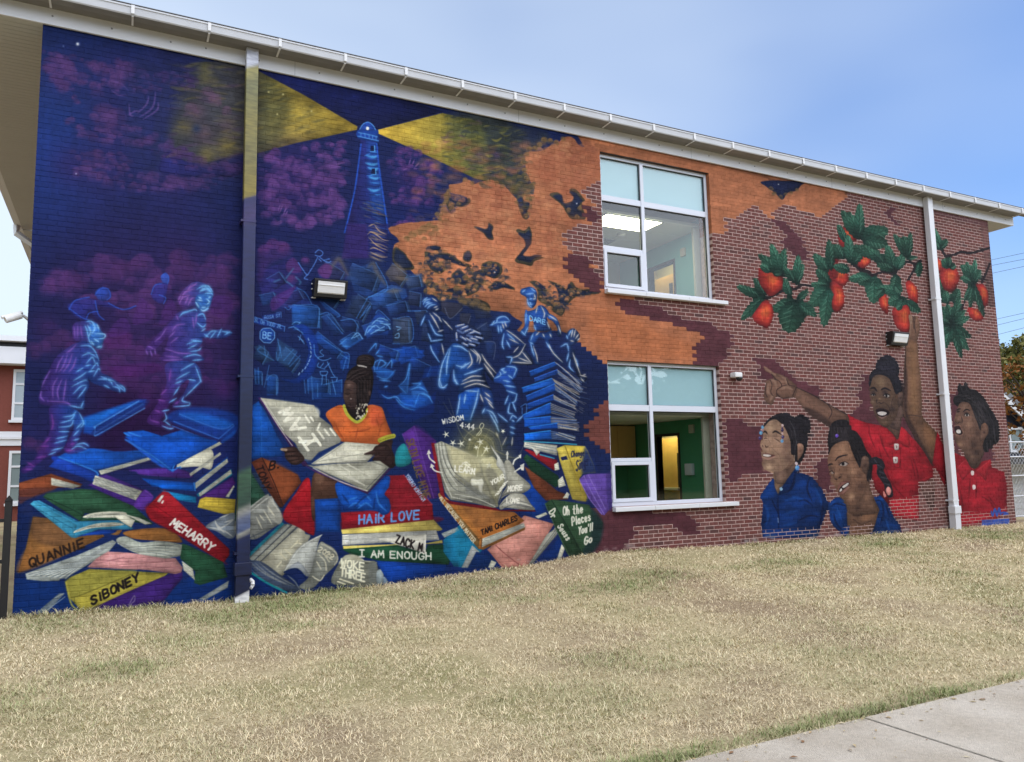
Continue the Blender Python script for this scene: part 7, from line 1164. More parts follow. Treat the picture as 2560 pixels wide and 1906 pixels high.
# ---------------- windows
FILM = mat('pale blue film', (.48, .68, .76), .6, .05, 1.5)
STONE = mat('sill metal', (.66, .67, .69), .5, .06, 5, spec=.4)
GASK = mat('gasket', (.02, .02, .022), .6, .1)
def window(zb, label):
    w = empty('window', label); w.parent = school
    y0, y1 = .075, .15; H = 36*COURSE
    fx = (.005, 2.435); xm0, xm1 = .895, .965
    zt0, zt1 = zb+1.60, zb+1.705       # deep transom
    zc0, zc1 = zb+.745, zb+.80         # bar above the casement
    m = MB(); bt = .055
    m.box(fx[0], fx[0]+bt, y0, y1, zb, zb+H, .004); m.box(fx[1]-bt, fx[1], y0, y1, zb, zb+H, .004)
    m.box(fx[0]+bt, fx[1]-bt, y0+.002, y1, zb+H-bt, zb+H, .004); m.box(fx[0]+bt, fx[1]-bt, y0+.002, y1, zb, zb+bt+.01, .004)
    m.box(xm0, xm1, y0-.004, y1, zb+bt, zb+H-bt, .004)
    m.box(fx[0]+bt, xm0, y0+.003, y1, zt0, zt1, .004); m.box(xm1, fx[1]-bt, y0+.003, y1, zt0, zt1, .004)
    m.box(fx[0]+bt, xm0, y0+.003, y1, zc0, zc1, .004)
    m.build('frame', ALU, w)
    m = MB(); s0, s1, t0, t1 = fx[0]+bt+.004, xm0-.004, zb+bt+.014, zc0-.004; b = .06
    m.box(s0, s0+b, y0-.012, y1-.03, t0, t1, .004); m.box(s1-b, s1, y0-.012, y1-.03, t0, t1, .004); m.box(s0+b, s1-b, y0-.011, y1-.03, t0, t0+b, .004); m.box(s0+b, s1-b, y0-.011, y1-.03, t1-b, t1, .004)
    m.build('sash', ALU, w)
    P = [(fx[0]+bt, xm0, zt1, zb+H-bt), (xm1, fx[1]-bt, zt1, zb+H-bt), (fx[0]+bt, xm0, zc1, zt0), (xm1, fx[1]-bt, zb+bt+.01, zt0), (s0+b, s1-b, t0+b, t1-b)]
    for i, (a, c, d, e) in enumerate(P):
        MB().box(a-.01, c+.01, .112, .118, d-.01, e+.01).build('pane', GLASS, w)
        g = MB()
        for q in ((a, a+.010, d, e), (c-.014, c, d, e), (a+.010, c-.014, d, d+.006), (a+.010, c-.014, e-.014, e)): g.box(q[0]+.001, q[1]-.001 if q[1]-q[0] < .05 else q[1], .098, .111, q[2]+.001, q[3]-.001)
        g.build('gasket', GASK, w)
        if i < 2: MB().box(a-.01, c+.01, .132, .136, d-.01, e+.01).build('frosted_panel', FILM, w)
    m = MB(); m.box(-.0, .80, -.10, .074, zb-.075, zb-.006, .008); m.box(.803, 1.75, -.10, .074, zb-.075, zb-.006, .008); m.box(1.753, 2.66, -.10, .074, zb-.075, zb-.006, .008)
    m.build('sill', STONE, w)
    MB().box(-.06, 2.50, .006, .07, zb+H+.0005, zb+H+.0035).build('lintel', mat('lintel steel', (.05, .035, .03), .7), w)
    return w
window(ZO, 'lower window with a green room behind it'); window(ZO+54*COURSE, 'upper window with a lit ceiling behind it')
# ---------------- downspouts
def pipemat():
    """blue pipe painted along with the wall: bands of colour that change with height"""
    m = bpy.data.materials.new('painted pipe'); m.use_nodes = True; n = m.node_tree.nodes; L = m.node_tree.links; b = n['Principled BSDF']; b.inputs['Roughness'].default_value = .5
    g = n.new('ShaderNodeNewGeometry'); s = n.new('ShaderNodeSeparateXYZ'); L.new(g.outputs['Position'], s.inputs[0])
    mp2 = n.new('ShaderNodeMapping'); mp2.inputs['Scale'].default_value = (4, 4, 16); L.new(g.outputs['Position'], mp2.inputs[0])
    nz = n.new('ShaderNodeTexNoise'); nz.inputs['Scale'].default_value = 1.6; nz.inputs['Detail'].default_value = 4; L.new(mp2.outputs[0], nz.inputs['Vector'])
    a = n.new('ShaderNodeMath'); a.operation = 'MULTIPLY_ADD'; L.new(s.outputs[0], a.inputs[0]); a.inputs[1].default_value = -.45; L.new(s.outputs[2], a.inputs[2])   # bands slope across the face
    mr = n.new('ShaderNodeMapRange'); mr.inputs[1].default_value = 2.6; mr.inputs[2].default_value = 10.6; L.new(a.outputs[0], mr.inputs[0])
    r = n.new('ShaderNodeValToRGB'); L.new(mr.outputs[0], r.inputs[0]); e = r.color_ramp.elements
    def zz(z): return (z+.45*5.8-2.6)/8.0
    stops = [(0.10, (232,232,230)), (.11, (20,32,74)), (.62, (16,34,84)), (.80, (16,38,96)), (.86, (190,188,170)), (.90, (90,110,160)), (1.05, (120,130,160)), (1.14, (190,190,180)), (1.22, (54,88,74)), (1.62, (70,112,84)), (1.70, (20,38,80)), (2.6, (18,38,86)), (2.9, (24,48,104)), (3.6, (18,38,96)), (4.2, (24,38,104)), (4.9, (32,42,112)), (5.05, (74,58,128)), (5.3, (40,46,116)), (5.34, (176,158,66)), (5.9, (150,142,84)), (6.4, (168,156,80)), (6.9, (146,146,96)), (7.16, (196,186,110)), (7.2, (206,210,222))]
    while len(e) > 1: e.remove(e[-1])
    e[0].position = max(0, zz(stops[0][0])); e[0].color = s2l(stops[0][1])
    for z, c in stops[1:]: q = e.new(min(1, zz(z))); k_ = s2l(c); q.color = k_ if min(c) > 195 else tuple(v_*.62 for v_ in k_[:3])+(1,)
    mx = n.new('ShaderNodeMix'); mx.data_type = 'RGBA'; mx.blend_type = 'MULTIPLY'; mx.inputs[0].default_value = 1; L.new(r.outputs[0], mx.inputs[6])
    r2 = n.new('ShaderNodeValToRGB'); r2.color_ramp.elements[0].color = (.62, .62, .64, 1); r2.color_ramp.elements[1].color = (1.0, 1.0, .98, 1); r2.color_ramp.elements[0].position = .35; r2.color_ramp.elements[1].position = .65; L.new(nz.outputs['Fac'], r2.inputs[0]); L.new(r2.outputs[0], mx.inputs[7]); L.new(mx.outputs[2], b.inputs['Base Color'])
    return m
PIPE = pipemat()
def downspout(x0, w, M_, zbase, label):
    d = empty('downspout', label); d.parent = school
    y0, y1 = -.175, -.05
    MB().box(x0, x0+w, y0, y1, zbase+.40, ZTOP+.20, .012).build('pipe', M_, d)
    MB().box(x0-.028, x0+w+.022, y0-.03, y1, zbase+.36, zbase+.52, .008).build('collar', M_, d)
    m = MB(); m.prism([(x0-.012, zbase), (x0+w-.004, zbase), (x0+w+.002, zbase+.37), (x0-.006, zbase+.37)], y0-.012, y1+.004, 'y'); m.build('boot', M_, d)
    for z in (.62, 2.9, 5.0):
        m = MB(); m.box(x0-.03, x0+w+.03, -.012, -.004, zbase+z, zbase+z+.035, .002); m.box(x0-.004, x0+w+.004, y0-.004, y0-.001, zbase+z, zbase+z+.035); m.box(x0-.030, x0-.004, y0, -.012, zbase+z, zbase+z+.03); m.build('strap', M_, d)
    return d
downspout(-5.875, .16, PIPE, -.03, 'downspout painted blue and yellow with the mural'); downspout(8.59, .165, WHITE, .11, 'plain white downspout beside the boy in red')
m = MB(); m.tube([(-5.70, -.10, .26), (-5.67, -.12, .235), (-5.67, -.13, .20)], .028, 10); m.tube([(-5.69, -.10, .18), (-5.66, -.11, .16)], .032, 10); o = m.build('hose_bib', STRAP); tag(o, 'small white tap fitting beside the foot of the painted downspout', 'tap')
# ---------------- rooms behind the windows
TEAL = mat('teal wall paint', (.17, .42, .44), .7, .05, 2); GREEN = mat('green wall paint', (.07, .27, .14), .7, .06, 2); CREAM = mat('cream wall paint', (.46, .44, .36), .7, .05, 2); TILE = mat('ceiling tile', (.66, .67, .60), .9, .05, 30, bump=.2, bscale=90); GRID = mat('ceiling grid', (.42, .43, .40), .6, .04); FLOORM = mat('room floor', (.22, .20, .17), .6, .1); WOOD = mat('maple door', (.62, .40, .16), .5, .10, 9); DARK = mat('dark frame', (.04, .035, .03), .6); CLEAR = glassmat('door glass')
def room(name, zf, zc, wallm, xw=2.54, xl=-4.8, yb=3.1, door=(1.27, 2.08, 0)):
    r = empty(name, kind='structure')
    y0, y1, zt = door
    m = MB(); m.box(xw, xw+.12, .345, y0, zf, zc+.2); m.box(xw, xw+.12, y1, yb+.1, zf, zc+.2); m.box(xw, xw+.12, y0, y1, zt, zc+.2); m.build('side_wall', wallm, r)
    MB().box(xl, xw-.004, yb, yb+.12, zf, zc+.2).build('back_wall', GREEN if zf < 1 else CREAM, r); MB().box(xl-.12, xl, .345, yb+.1, zf, zc+.2).build('far_wall', CREAM, r); MB().box(xl, xw+3, .345, yb+.1, zf-.1, zf).build('floor', FLOORM, r)
    c = MB().box(xl, xw-.004, .345, yb, zc+.012, zc+.06).build('ceiling', GRID, r)
    first = None
    for ix in range(6):
        for iy in range(5):
            x, y = xw-.61-ix*1.22, .36+iy*.61
            if x < xl+.2 or y > yb-.3: continue
            if first is None: first = MB().box(-.60, .60, .005, .60, 0, .02, .003).build('tile', TILE, c); first.location = (x, y, zc-.004)
            else: q = first.copy(); col.objects.link(q); q.parent = c; q.location = (x, y, zc-.004)
    d = empty('doorway'); d.parent = r
    m = MB(); f = .05; m.box(xw-.015, xw+.13, y0-f, y0, zf, zt+f); m.box(xw-.015, xw+.13, y1, y1+f, zf, zt+f); m.box(xw-.015, xw+.13, y0, y1, zt, zt+f); m.build('door_frame', DARK, d)
    return r
ZU = 6.105; ZL_ = 2.493
ru = room('upper_room', 3.72, ZU, TEAL, door=(1.26, 2.06, 5.68)); rl = room('lower_room', .12, ZL_, GREEN, door=(1.37, 2.04, 2.20))
# doors
for nm, zf, zt, y0, y1, lab in (('open_door', 3.72, 5.66, 1.95, 2.80, 'pale wood door seen through the upper window'), ('open_door', .12, 2.18, 1.95, 2.80, 'amber wood door seen through the lower window')):
    d = empty(nm); tag(d, lab, 'door'); MB().box(3.10, 3.15, y0, y1, zf+.01, zt, .004).build('panel', WOOD, d)
    MB().box(3.092, 3.098, y0+.05, y0+.16, zf+1.0, zf+1.75).build('glazing', DARK, d); MB().box(3.04, 3.095, y0+.1, y1-.1, zf+.98, zf+1.04, .01).build('push_bar', GALV, d)
    m = MB(); m.box(2.66, 3.4, 1.1, 1.2, zf, zt+.5); m.box(2.66, 3.4, 2.9, 3.0, zf, zt+.5); m.box(3.4, 3.5, 1.1, 3.0, zf, zt+.5); m.box(2.66, 3.5, 1.1, 3.0, zt+.42, zt+.5); o = m.build('corridor', CREAM); o['kind'] = 'structure'
    MB().box(2.68, 3.0, 1.9, 2.5, zt+.385, zt+.415).build('ceiling_light_panel', emit('corridor lamp', (1, .72, .32), 22 if zf < 1 else 8), None)
for o in list(col.objects):
    if o.name.startswith('ceiling_light_panel'): tag(o, 'warm lit corridor lamp beyond the lower door' if o.location.z+o.data.vertices[0].co.z < 4 else 'warm lit corridor lamp beyond the upper door', 'lamp')
MB().box(-1.4, -.2, .9, 1.5, ZL_-.03, ZL_-.008).build('added_room_panel', emit('added room light', (1.0, .95, .74), 5.0)); tag(bpy.data.objects['added_room_panel'], 'added unseen ceiling panel that brightens the green room', 'light')  # unseen glowing panel added to brighten the room behind the glass
# ceiling light, detector
lt = empty('ceiling_light'); tag(lt, 'lit fluorescent ceiling panel seen through the upper window', 'light')
m = MB(); m.box(.36, 1.58, .36, .97, ZU-.018, ZU-.006); m.build('lens', emit('fluorescent lens', (1.0, .93, .60), 7.0), lt)
m = MB(); m.box(.33, 1.61, .33, .36, ZU-.022, ZU-.004); m.box(.33, 1.61, .97, 1.0, ZU-.022, ZU-.004); m.box(.33, .36, .36, .97, ZU-.022, ZU-.004); m.box(1.58, 1.61, .36, .97, ZU-.022, ZU-.004); m.build('trim', GRID, lt)
m = MB(); m.lathe([(.09, ZU-.004), (.09, ZU-.02), (.06, ZU-.05), (.02, ZU-.055)], (1.30, 1.27, 0), 20); tag(m.build('smoke_detector', STRAP, smooth=True), 'round smoke detector on the ceiling inside the upper window', 'detector')
v = empty('air_vent'); tag(v, 'slotted air vent in the ceiling inside the upper window', 'vent'); MB().box(.9, 1.45, 1.62, 1.95, ZU-.014, ZU-.006).build('plate', GRID, v)
for i in range(5): MB().box(.93, 1.42, 1.66+i*.06, 1.685+i*.06, ZU-.020, ZU-.0145).build('slat', DARK, v)
for z, mm, lab in ((5.78, CREAM, 'small white alarm box on the teal wall inside the upper window'), (2.30, CREAM, 'small cream alarm box on the green wall inside the lower window')): tag(MB().box(2.50, 2.538, .86, 1.0, z-.08, z+.08, .006).build('alarm_box', mm), lab, 'alarm')
m = MB().box(2.46, 2.538, .92, 1.12, 1.42, 1.64, .01); tag(m.build('towel_dispenser', GALV), 'grey dispenser on the green wall inside the lower window', 'dispenser')
m = MB().box(2.30, 2.52, .35, .40, .95, 2.49); tag(m.build('window_jamb', CREAM), kind='structure'); m = MB().box(2.30, 2.52, .35, .40, 4.61, ZU-.03); tag(m.build('window_jamb', CREAM), kind='structure')
cb = empty('wall_cabinet'); tag(cb, 'tan wall cabinet at the back of the green room', 'cabinet'); MB().box(1.55, 2.50, 2.72, 3.08, 1.75, 2.46, .006).build('carcass', WOOD, cb); MB().box(1.57, 2.02, 2.70, 2.719, 1.77, 2.44, .004).build('cabinet_door', WOOD, cb); MB().box(2.04, 2.48, 2.70, 2.719, 1.77, 2.44, .004).build('cabinet_door', WOOD, cb)
# ---------------- wall lamps and cameras
LENS = mat('prismatic lens', (.80, .81, .82), .25, .06, 20, spec=.6); 
def wallpack(x, z, label, sc=1.0):
    t = empty('wall_light', loc=(x, 0, z)); tag(t, label, 'light', 'wall lights on the mural wall')
    w, h = .23*sc, .125*sc
    m = MB(); m.prism([(-.003, -h), (-.003, h), (-.15, h), (-.19, h*.86), (-.19, h*.78), (-.125, -h*.78), (-.115, -h)], -w, w); m.build('housing', BLACKM, t)
    m = MB(); m.prism([(-.180, h*.66), (-.20, h*.60), (-.186, h*.24), (-.148, -h*.56), (-.128, -h*.66)], -w*.80, w*.82); m.build('lens', LENS, t)
    m = MB(); m.box(-w*.79, w*.81, -.194, -.184, h*.24-.005, h*.24+.003); m.build('lens_rib', LENS, t)
    m = MB(); m.box(-w-.012, -w, -.03, -.004, h*.5, h*.62); m.box(-w-.012, -w, -.03, -.004, -h*.1, h*.02); m.box(-w-.014, -w*.8, -.05, -.004, -h-.012, -h); m.box(w*.7, w, -.05, -.004, -h-.012, -h); m.build('bracket', GALV, t)
    return t
wallpack(-4.69, 4.17, 'black wall light with white lens on the blue book heap', 1.0); wallpack(7.32, 4.17, 'black wall light with white lens beside the raised hand', 1.12)
t = empty('dome_camera', loc=(2.76, 0, 3.2)); tag(t, 'white dome security camera right of the lower window', 'camera')
m = MB(); m.box(-.075, .10, -.15, -.004, -.015, .075, .02); m.build('mount', STRAP, t)
m = MB(); m.lathe([(.062, -.012), (.062, -.035), (.05, -.06), (.02, -.08)], (.06, -.10, 0), 18); m.build('dome', BLACKM, t, smooth=True)
t = empty('bullet_camera', loc=(WX0, .12, 3.52)); tag(t, 'white bullet camera on an arm at the building corner', 'camera')
m = MB(); m.tube([(0, .06, .0), (-.06, .05, .05), (-.10, .03, .04)], .018, 10); m.lathe([(.05, 0), (.05, .02)], (0, .06, 0), 14, 'x'); m.build('arm', STRAP, t, smooth=True)
m = MB(); m.tube([(-.085, .02, .05), (-.235, -.03, -.025)], .045, 14); m.build('body', STRAP, t); m = MB(); m.tube([(-.07, .02, .085), (-.27, -.045, -.005)], .024, 6); m.build('hood', STRAP, t)
# ================= ground, path, grass =================
_gx = np.array([-60, -12, -8.27, -5.9, -4.1, -1.87, -.325, 3.6, 10.8, 60.]); _gzv = np.array([.0, .03, .046, -.01, .02, .106, .224, .15, .131, .12])
def gz(x, y):
    a = np.interp(x, _gx, _gzv); t = np.clip(-np.asarray(y, float)/6.6, 0, 1); t = t*t*(3-2*t)
    b = np.sin(np.asarray(x)*1.7+np.asarray(y)*.9)*.008+np.sin(np.asarray(x)*.6-np.asarray(y)*1.3+1)*.012
    dip = np.clip((np.asarray(x, float)-13.2)/4.0, 0, 1)*np.clip((np.asarray(y, float)+2.5)/2.0, 0, 1)
    return -1.25*dip*dip*(3-2*dip)+a*(1-t)+(-.055)*t+b*np.clip(-np.asarray(y)*.7, 0, 1)*np.clip((np.asarray(y)+7.0)*.7, 0, 1)
def axis(lo, hi, step, ext): return np.array(sorted(set([-q for q in ext if -q < lo]+list(np.round(np.arange(lo, hi+1e-6, step), 4))+[q for q in ext if q > hi])))
GX = axis(-14, 16, .25, [20, 30, 45, 70, 110, 180, 300, 500, 900]); GY = axis(-13, 2, .25, [5, 10, 18, 30, 45, 70, 110, 180, 300, 500, 900, 14, 20])
xx, yy = np.meshgrid(GX, GY); zz_ = gz(xx, yy)
zz_ = np.where((yy < -7.05), -.085, zz_)
Vg = np.stack([xx, yy, zz_], -1).reshape(-1, 3); nx, ny = len(GX), len(GY)
Fg = [(j*nx+i, j*nx+i+1, (j+1)*nx+i+1, (j+1)*nx+i) for j in range(ny-1) for i in range(nx-1)]
def groundmat():
    m = bpy.data.materials.new('dry lawn soil'); m.use_nodes = True; n = m.node_tree.nodes; L = m.node_tree.links; b = n['Principled BSDF']; b.inputs['Roughness'].default_value = .95; b.inputs['Specular IOR Level'].default_value = .1
    g = n.new('ShaderNodeNewGeometry')
    a = n.new('ShaderNodeTexNoise'); a.inputs['Scale'].default_value = .55; a.inputs['Detail'].default_value = 5; L.new(g.outputs['Position'], a.inputs['Vector'])
    c = n.new('ShaderNodeTexNoise'); c.inputs['Scale'].default_value = 45; c.inputs['Detail'].default_value = 5; c.inputs['Roughness'].default_value = .75; L.new(g.outputs['Position'], c.inputs['Vector'])
    r1 = n.new('ShaderNodeValToRGB'); L.new(a.outputs['Fac'], r1.inputs[0]); e = r1.color_ramp.elements; e[0].position = .35; e[0].color = s2l((156, 138, 114)); e[1].position = .7; e[1].color = s2l((150, 144, 104)); q = e.new(.52); q.color = s2l((184, 170, 136))
    r2 = n.new('ShaderNodeValToRGB'); L.new(c.outputs['Fac'], r2.inputs[0]); r2.color_ramp.elements[0].position = .3; r2.color_ramp.elements[0].color = (.50, .47, .42, 1); r2.color_ramp.elements[1].position = .7; r2.color_ramp.elements[1].color = (1.2, 1.2, 1.2, 1)
    mx = n.new('ShaderNodeMix'); mx.data_type = 'RGBA'; mx.blend_type = 'MULTIPLY'; mx.inputs[0].default_value = 1; L.new(r1.outputs[0], mx.inputs[6]); L.new(r2.outputs[0], mx.inputs[7]); L.new(mx.outputs[2], b.inputs['Base Color'])
    bp = n.new('ShaderNodeBump'); bp.inputs['Strength'].default_value = .8; bp.inputs['Distance'].default_value = .02; L.new(c.outputs['Fac'], bp.inputs['Height']); L.new(bp.outputs[0], b.inputs['Normal'])
    return m
me = bpy.data.meshes.new('ground'); me.from_pydata(Vg.tolist(), [], Fg); me.materials.append(groundmat()); me.polygons.foreach_set('use_smooth', [True]*len(me.polygons))
o = bpy.data.objects.new('ground', me); col.objects.link(o); tag(o, 'dry straw-coloured lawn in front of the mural wall', kind='structure')
# pavement slabs
CONC = mat('concrete', s2l((200, 190, 176)), .9, .24, 38, bump=.8, bscale=140)
_n = CONC.node_tree.nodes; _l = CONC.node_tree.links; _b = _n['Principled BSDF']; _src = _b.inputs['Base Color'].links[0].from_socket      # broad stains over the speckle
_q = _n.new('ShaderNodeTexNoise'); _q.inputs['Scale'].default_value = 1.3; _q.inputs['Detail'].default_value = 6; _g = _n.new('ShaderNodeNewGeometry'); _l.new(_g.outputs['Position'], _q.inputs['Vector']); _r = _n.new('ShaderNodeValToRGB'); _r.color_ramp.elements[0].position = .38; _r.color_ramp.elements[0].color = (.76, .73, .69, 1); _r.color_ramp.elements[1].position = .62; _l.new(_q.outputs['Fac'], _r.inputs[0]); _m = _n.new('ShaderNodeMix'); _m.data_type = 'RGBA'; _m.blend_type = 'MULTIPLY'; _m.inputs[0].default_value = 1; _l.new(_src, _m.inputs[6]); _l.new(_r.outputs[0], _m.inputs[7]); _l.new(_m.outputs[2], _b.inputs['Base Color'])
pav = empty('pavement', 'pale concrete footpath at the lawn edge', kind='structure')
edge = -7.07
MB().box(-16, 16, -10.5, edge-.004, -.12, -.065).build('joint_fill', mat('joint dirt', (.10, .09, .075), .95), pav)
for i, x in enumerate(np.arange(-11.0, 11, 2.02)):
    x0 = -2.93+2.02*round((x+2.93)/2.02)
    MB().box(x0+.008, x0+2.012, -8.55, edge, -.11, -.04+random.uniform(-.002, .002), .006).build('slab', CONC, pav)
    MB().box(x0+.008, x0+2.012, -10.4, -8.566, -.11, -.04+random.uniform(-.002, .002), .006).build('slab', CONC, pav)
# grass blades
rs = np.random.RandomState(4)
def patch(x, y):      # 0 straw .. 1 green
    g = .20+.22*np.sin(x*.9+y*.5+.4)*np.sin(y*1.1-x*.35)+.18*np.sin(x*2.3-y*1.9)+.12*np.sin(x*5.1+y*3.7)
    g += .42*np.exp(-((y+.9)/.9)**2)*np.clip((-x-1.5)/2, 0, 1)                     # greener strip by the painted wall
    g += .9*np.exp(-((y-edge-.09)/.10)**2)                                          # fresh edge along the path
    for cx, cy, rx, ry, a in ((-2.2,-2.3,1.5,.35,.55),(1.2,-2.0,1.4,.35,.5),(4.5,-1.2,2.0,.5,.4),(8.5,-1.5,2.5,.7,.4),(-5.4,-2.2,.9,.3,.5),(-4.9,-5.5,.35,.2,.6),(-7.0,-3.2,.6,.3,.35)): g += a*np.exp(-((x-cx)/rx)**2-((y-cy)/ry)**2)
    for cx, cy, rx, ry in ((-.6,-.9,1.6,.5),(-6.2,-3.6,.8,.4),(-5.6,-4.6,.7,.3),(2.5,-3.2,1.6,.4),(-3.0,-4.2,1.2,.4),(3.4,-.6,1.5,.3)): g -= .4*np.exp(-((x-cx)/rx)**2-((y-cy)/ry)**2)
    return g
FN_ = vnoise((560, 1000), 9, 7, 501, 4); FC_ = vnoise((560, 1000), 2.2, 2.2, 601, 3)
def clump(x, y): i_ = np.clip(((y+7.1)/7.2*559).astype(int), 0, 559); j_ = np.clip(((x+10.3)/24.4*999).astype(int), 0, 999); return FN_[i_, j_], FC_[i_, j_]
N0 = 2100000
x = rs.uniform(-10.2, 14, N0); y = -7.03+7.05*rs.rand(N0); y = np.where(rs.rand(N0) < .018, -7.13+rs.rand(N0)*.14, y); y = np.where(rs.rand(N0) < .02, -.16*rs.rand(N0)-.01, y)
q = np.stack([x-CPOS[0], y-CPOS[1]], -1); dist = np.hypot(q[:, 0], q[:, 1]); az = np.arctan2(q[:, 0], q[:, 1])-CYAW
keep = (np.abs(az) < math.radians(37)) & (rs.rand(N0) < np.clip((4.6/dist)**1.25, .10, 1)) & ~((y > -.01))
x = x[keep]; y = y[keep]; dist = dist[keep]
g = patch(x, y)+rs.normal(0, .20, len(x))
f1, f2 = clump(x, y); thin = rs.rand(len(x)) > np.clip(.10+1.9*(f1-.28)+.9*(f2-.3), .05, 1); x, y, dist, g = x[~thin], y[~thin], dist[~thin], g[~thin]; f1, f2 = f1[~thin], f2[~thin]
bare = (patch(x, y) < -.05) & (rs.rand(len(x)) < .45); x, y, dist, g, f1, f2 = x[~bare], y[~bare], dist[~bare], g[~bare], f1[~bare], f2[~bare]
# a few blades along the foot of the wall and beyond the fence
nb = len(x); gr = np.clip(g, 0, 1)
L_ = rs.uniform(.014, .050, nb)*(.45+1.1*f2)*(1+.5*gr)*(1+.9*(y > -.14)); wd = rs.uniform(.0010, .0024, nb)*np.clip(dist/6.0, 1, 2.6)
an = rs.uniform(0, 2*np.pi, nb)+f1*9; lean = rs.uniform(.85, 1.56, nb)*(1-.25*gr)
dx = np.cos(an); dy = np.sin(an); z0 = gz(x, y)-.003
h = L_*np.cos(lean); sdd = L_*np.sin(lean)
px_, py_ = -dy*wd, dx*wd
B0 = np.stack([x-px_, y-py_, z0], -1); B1 = np.stack([x+px_, y+py_, z0], -1)
M0 = np.stack([x+dx*sdd*.45-px_*.8, y+dy*sdd*.45-py_*.8, z0+h*.7], -1); M1 = np.stack([x+dx*sdd*.45+px_*.8, y+dy*sdd*.45+py_*.8, z0+h*.7], -1)
T0 = np.stack([x+dx*sdd, y+dy*sdd, z0+h], -1)
Vb = np.stack([B0, B1, M1, M0, T0], 1).reshape(-1, 3).astype(np.float32)
straw = np.array([[.66,.54,.33],[.74,.62,.40],[.56,.45,.29],[.68,.56,.38],[.44,.34,.22],[.80,.70,.47]])[rs.randint(6, size=nb)]; green = np.array([[.20,.23,.085],[.26,.29,.12],[.15,.20,.07],[.33,.34,.16]])[rs.randint(4, size=nb)]
t = np.clip((gr-.25)*1.5+rs.normal(0, .12, nb), 0, 1)[:, None]; cb_ = (straw*(1-t)+green*t)*(.72+.56*np.clip(f2+rs.normal(0, .12, nb), 0, 1))[:, None]
me = bpy.data.meshes.new('grass'); me.vertices.add(nb*5); me.vertices.foreach_set('co', Vb.ravel())
loops = np.empty((nb, 7), np.int32); base = np.arange(nb)*5
loops[:, 0] = base; loops[:, 1] = base+1; loops[:, 2] = base+2; loops[:, 3] = base+3; loops[:, 4] = base+3; loops[:, 5] = base+2; loops[:, 6] = base+4
me.loops.add(nb*7); me.loops.foreach_set('vertex_index', loops.ravel()); me.polygons.add(nb*2)
ls_ = np.empty((nb, 2), np.int32); ls_[:, 0] = np.arange(nb)*7; ls_[:, 1] = ls_[:, 0]+4; me.polygons.foreach_set('loop_start', ls_.ravel())
me.update(calc_edges=True); me.validate()
ca = me.color_attributes.new('tint', 'FLOAT_COLOR', 'POINT'); cc = np.ones((nb, 5, 4), np.float32); cc[:, :, :3] = cb_[:, None, :]; ca.data.foreach_set('color', cc.ravel())
gm = bpy.data.materials.new('grass blade'); gm.use_nodes = True; n = gm.node_tree.nodes; L = gm.node_tree.links; b = n['Principled BSDF']; b.inputs['Roughness'].default_value = .75; b.inputs['Specular IOR Level'].default_value = .2
at = n.new('ShaderNodeAttribute'); at.attribute_name = 'tint'; L.new(at.outputs['Color'], b.inputs['Base Color']); me.materials.append(gm)
o = bpy.data.objects.new('grass', me); col.objects.link(o); tag(o, 'short dry mown grass with greener patches', 'grass', kind='stuff')
# fallen leaves and clippings strewn on path and lawn
nl = 1500; lx = rs.uniform(-9, 9, nl); ly = np.where(rs.rand(nl) < .22, edge-rs.exponential(.28, nl), rs.uniform(-7, -.2, nl)); Vl, Fl, Cl = [], [], []
for i in range(nl):
    z = -.036 if ly[i] < edge else float(gz(lx[i], ly[i]))+.022
    a = rs.uniform(0, 6.28); s = rs.uniform(.008, .028) if ly[i] < edge else rs.uniform(.008, .020); c, s2 = math.cos(a)*s, math.sin(a)*s; k = rs.uniform(.25, .5); b0 = len(Vl); tl = rs.uniform(0, .35)*s
    Vl += [(lx[i]-c, ly[i]-s2, z), (lx[i]+s2*k, ly[i]-c*k, z+tl), (lx[i]+c, ly[i]+s2, z+tl*.4), (lx[i]-s2*k, ly[i]+c*k, z+tl*.8+.002)]; Fl.append((b0, b0+1, b0+2, b0+3)); Cl.append([(.42,.30,.16),(.50,.40,.24),(.22,.12,.06),(.36,.28,.20),(.55,.47,.32)][rs.randint(5)])
me = bpy.data.meshes.new('leaf_litter'); me.from_pydata(Vl, [], Fl); ca = me.color_attributes.new('tint', 'FLOAT_COLOR', 'POINT'); ca.data.foreach_set('color', np.repeat(np.c_[np.array(Cl), np.ones(nl)], 4, 0).astype(np.float32).ravel()); me.materials.append(gm)
o = bpy.data.objects.new('leaf_litter', me); col.objects.link(o); tag(o, 'scattered dry leaves and clippings on path and lawn', 'leaves', kind='stuff')
# pale stones along the foot of the wall
# ================= beyond the corners =================
# neighbouring wing, seen past the left corner
nb_ = empty('neighbour_building'); tag(nb_, 'red brick school wing with white eaves seen past the left corner', 'building')
NBR = mat('neighbour brick', s2l((120, 66, 56)), .85, .2, 14, bump=.4, bscale=40); NY = 25.0
m = MB(); m.box(-26, -3, NY, NY+8, -.5, 6.2); m.build('wall', NBR, nb_)
m = MB(); m.box(-26.5, -2.5, NY-.7, NY+8.5, 6.1, 6.75); m.build('eave', WHITE, nb_); m = MB(); m.box(-26.5, -2.5, NY-.5, NY+8.5, 6.752, 6.95); m.build('clerestory', BLACKM, nb_); m = MB(); m.box(-26.8, -2.2, NY-.9, NY+8.5, 6.952, 7.15); m.build('roof', WHITE, nb_)
m = MB(); m.box(-26, -3, NY-.06, NY-.002, 2.95, 3.50); m.box(-26, -3, NY-.12, NY-.062, 3.20, 3.30); m.build('band', WHITE, nb_)
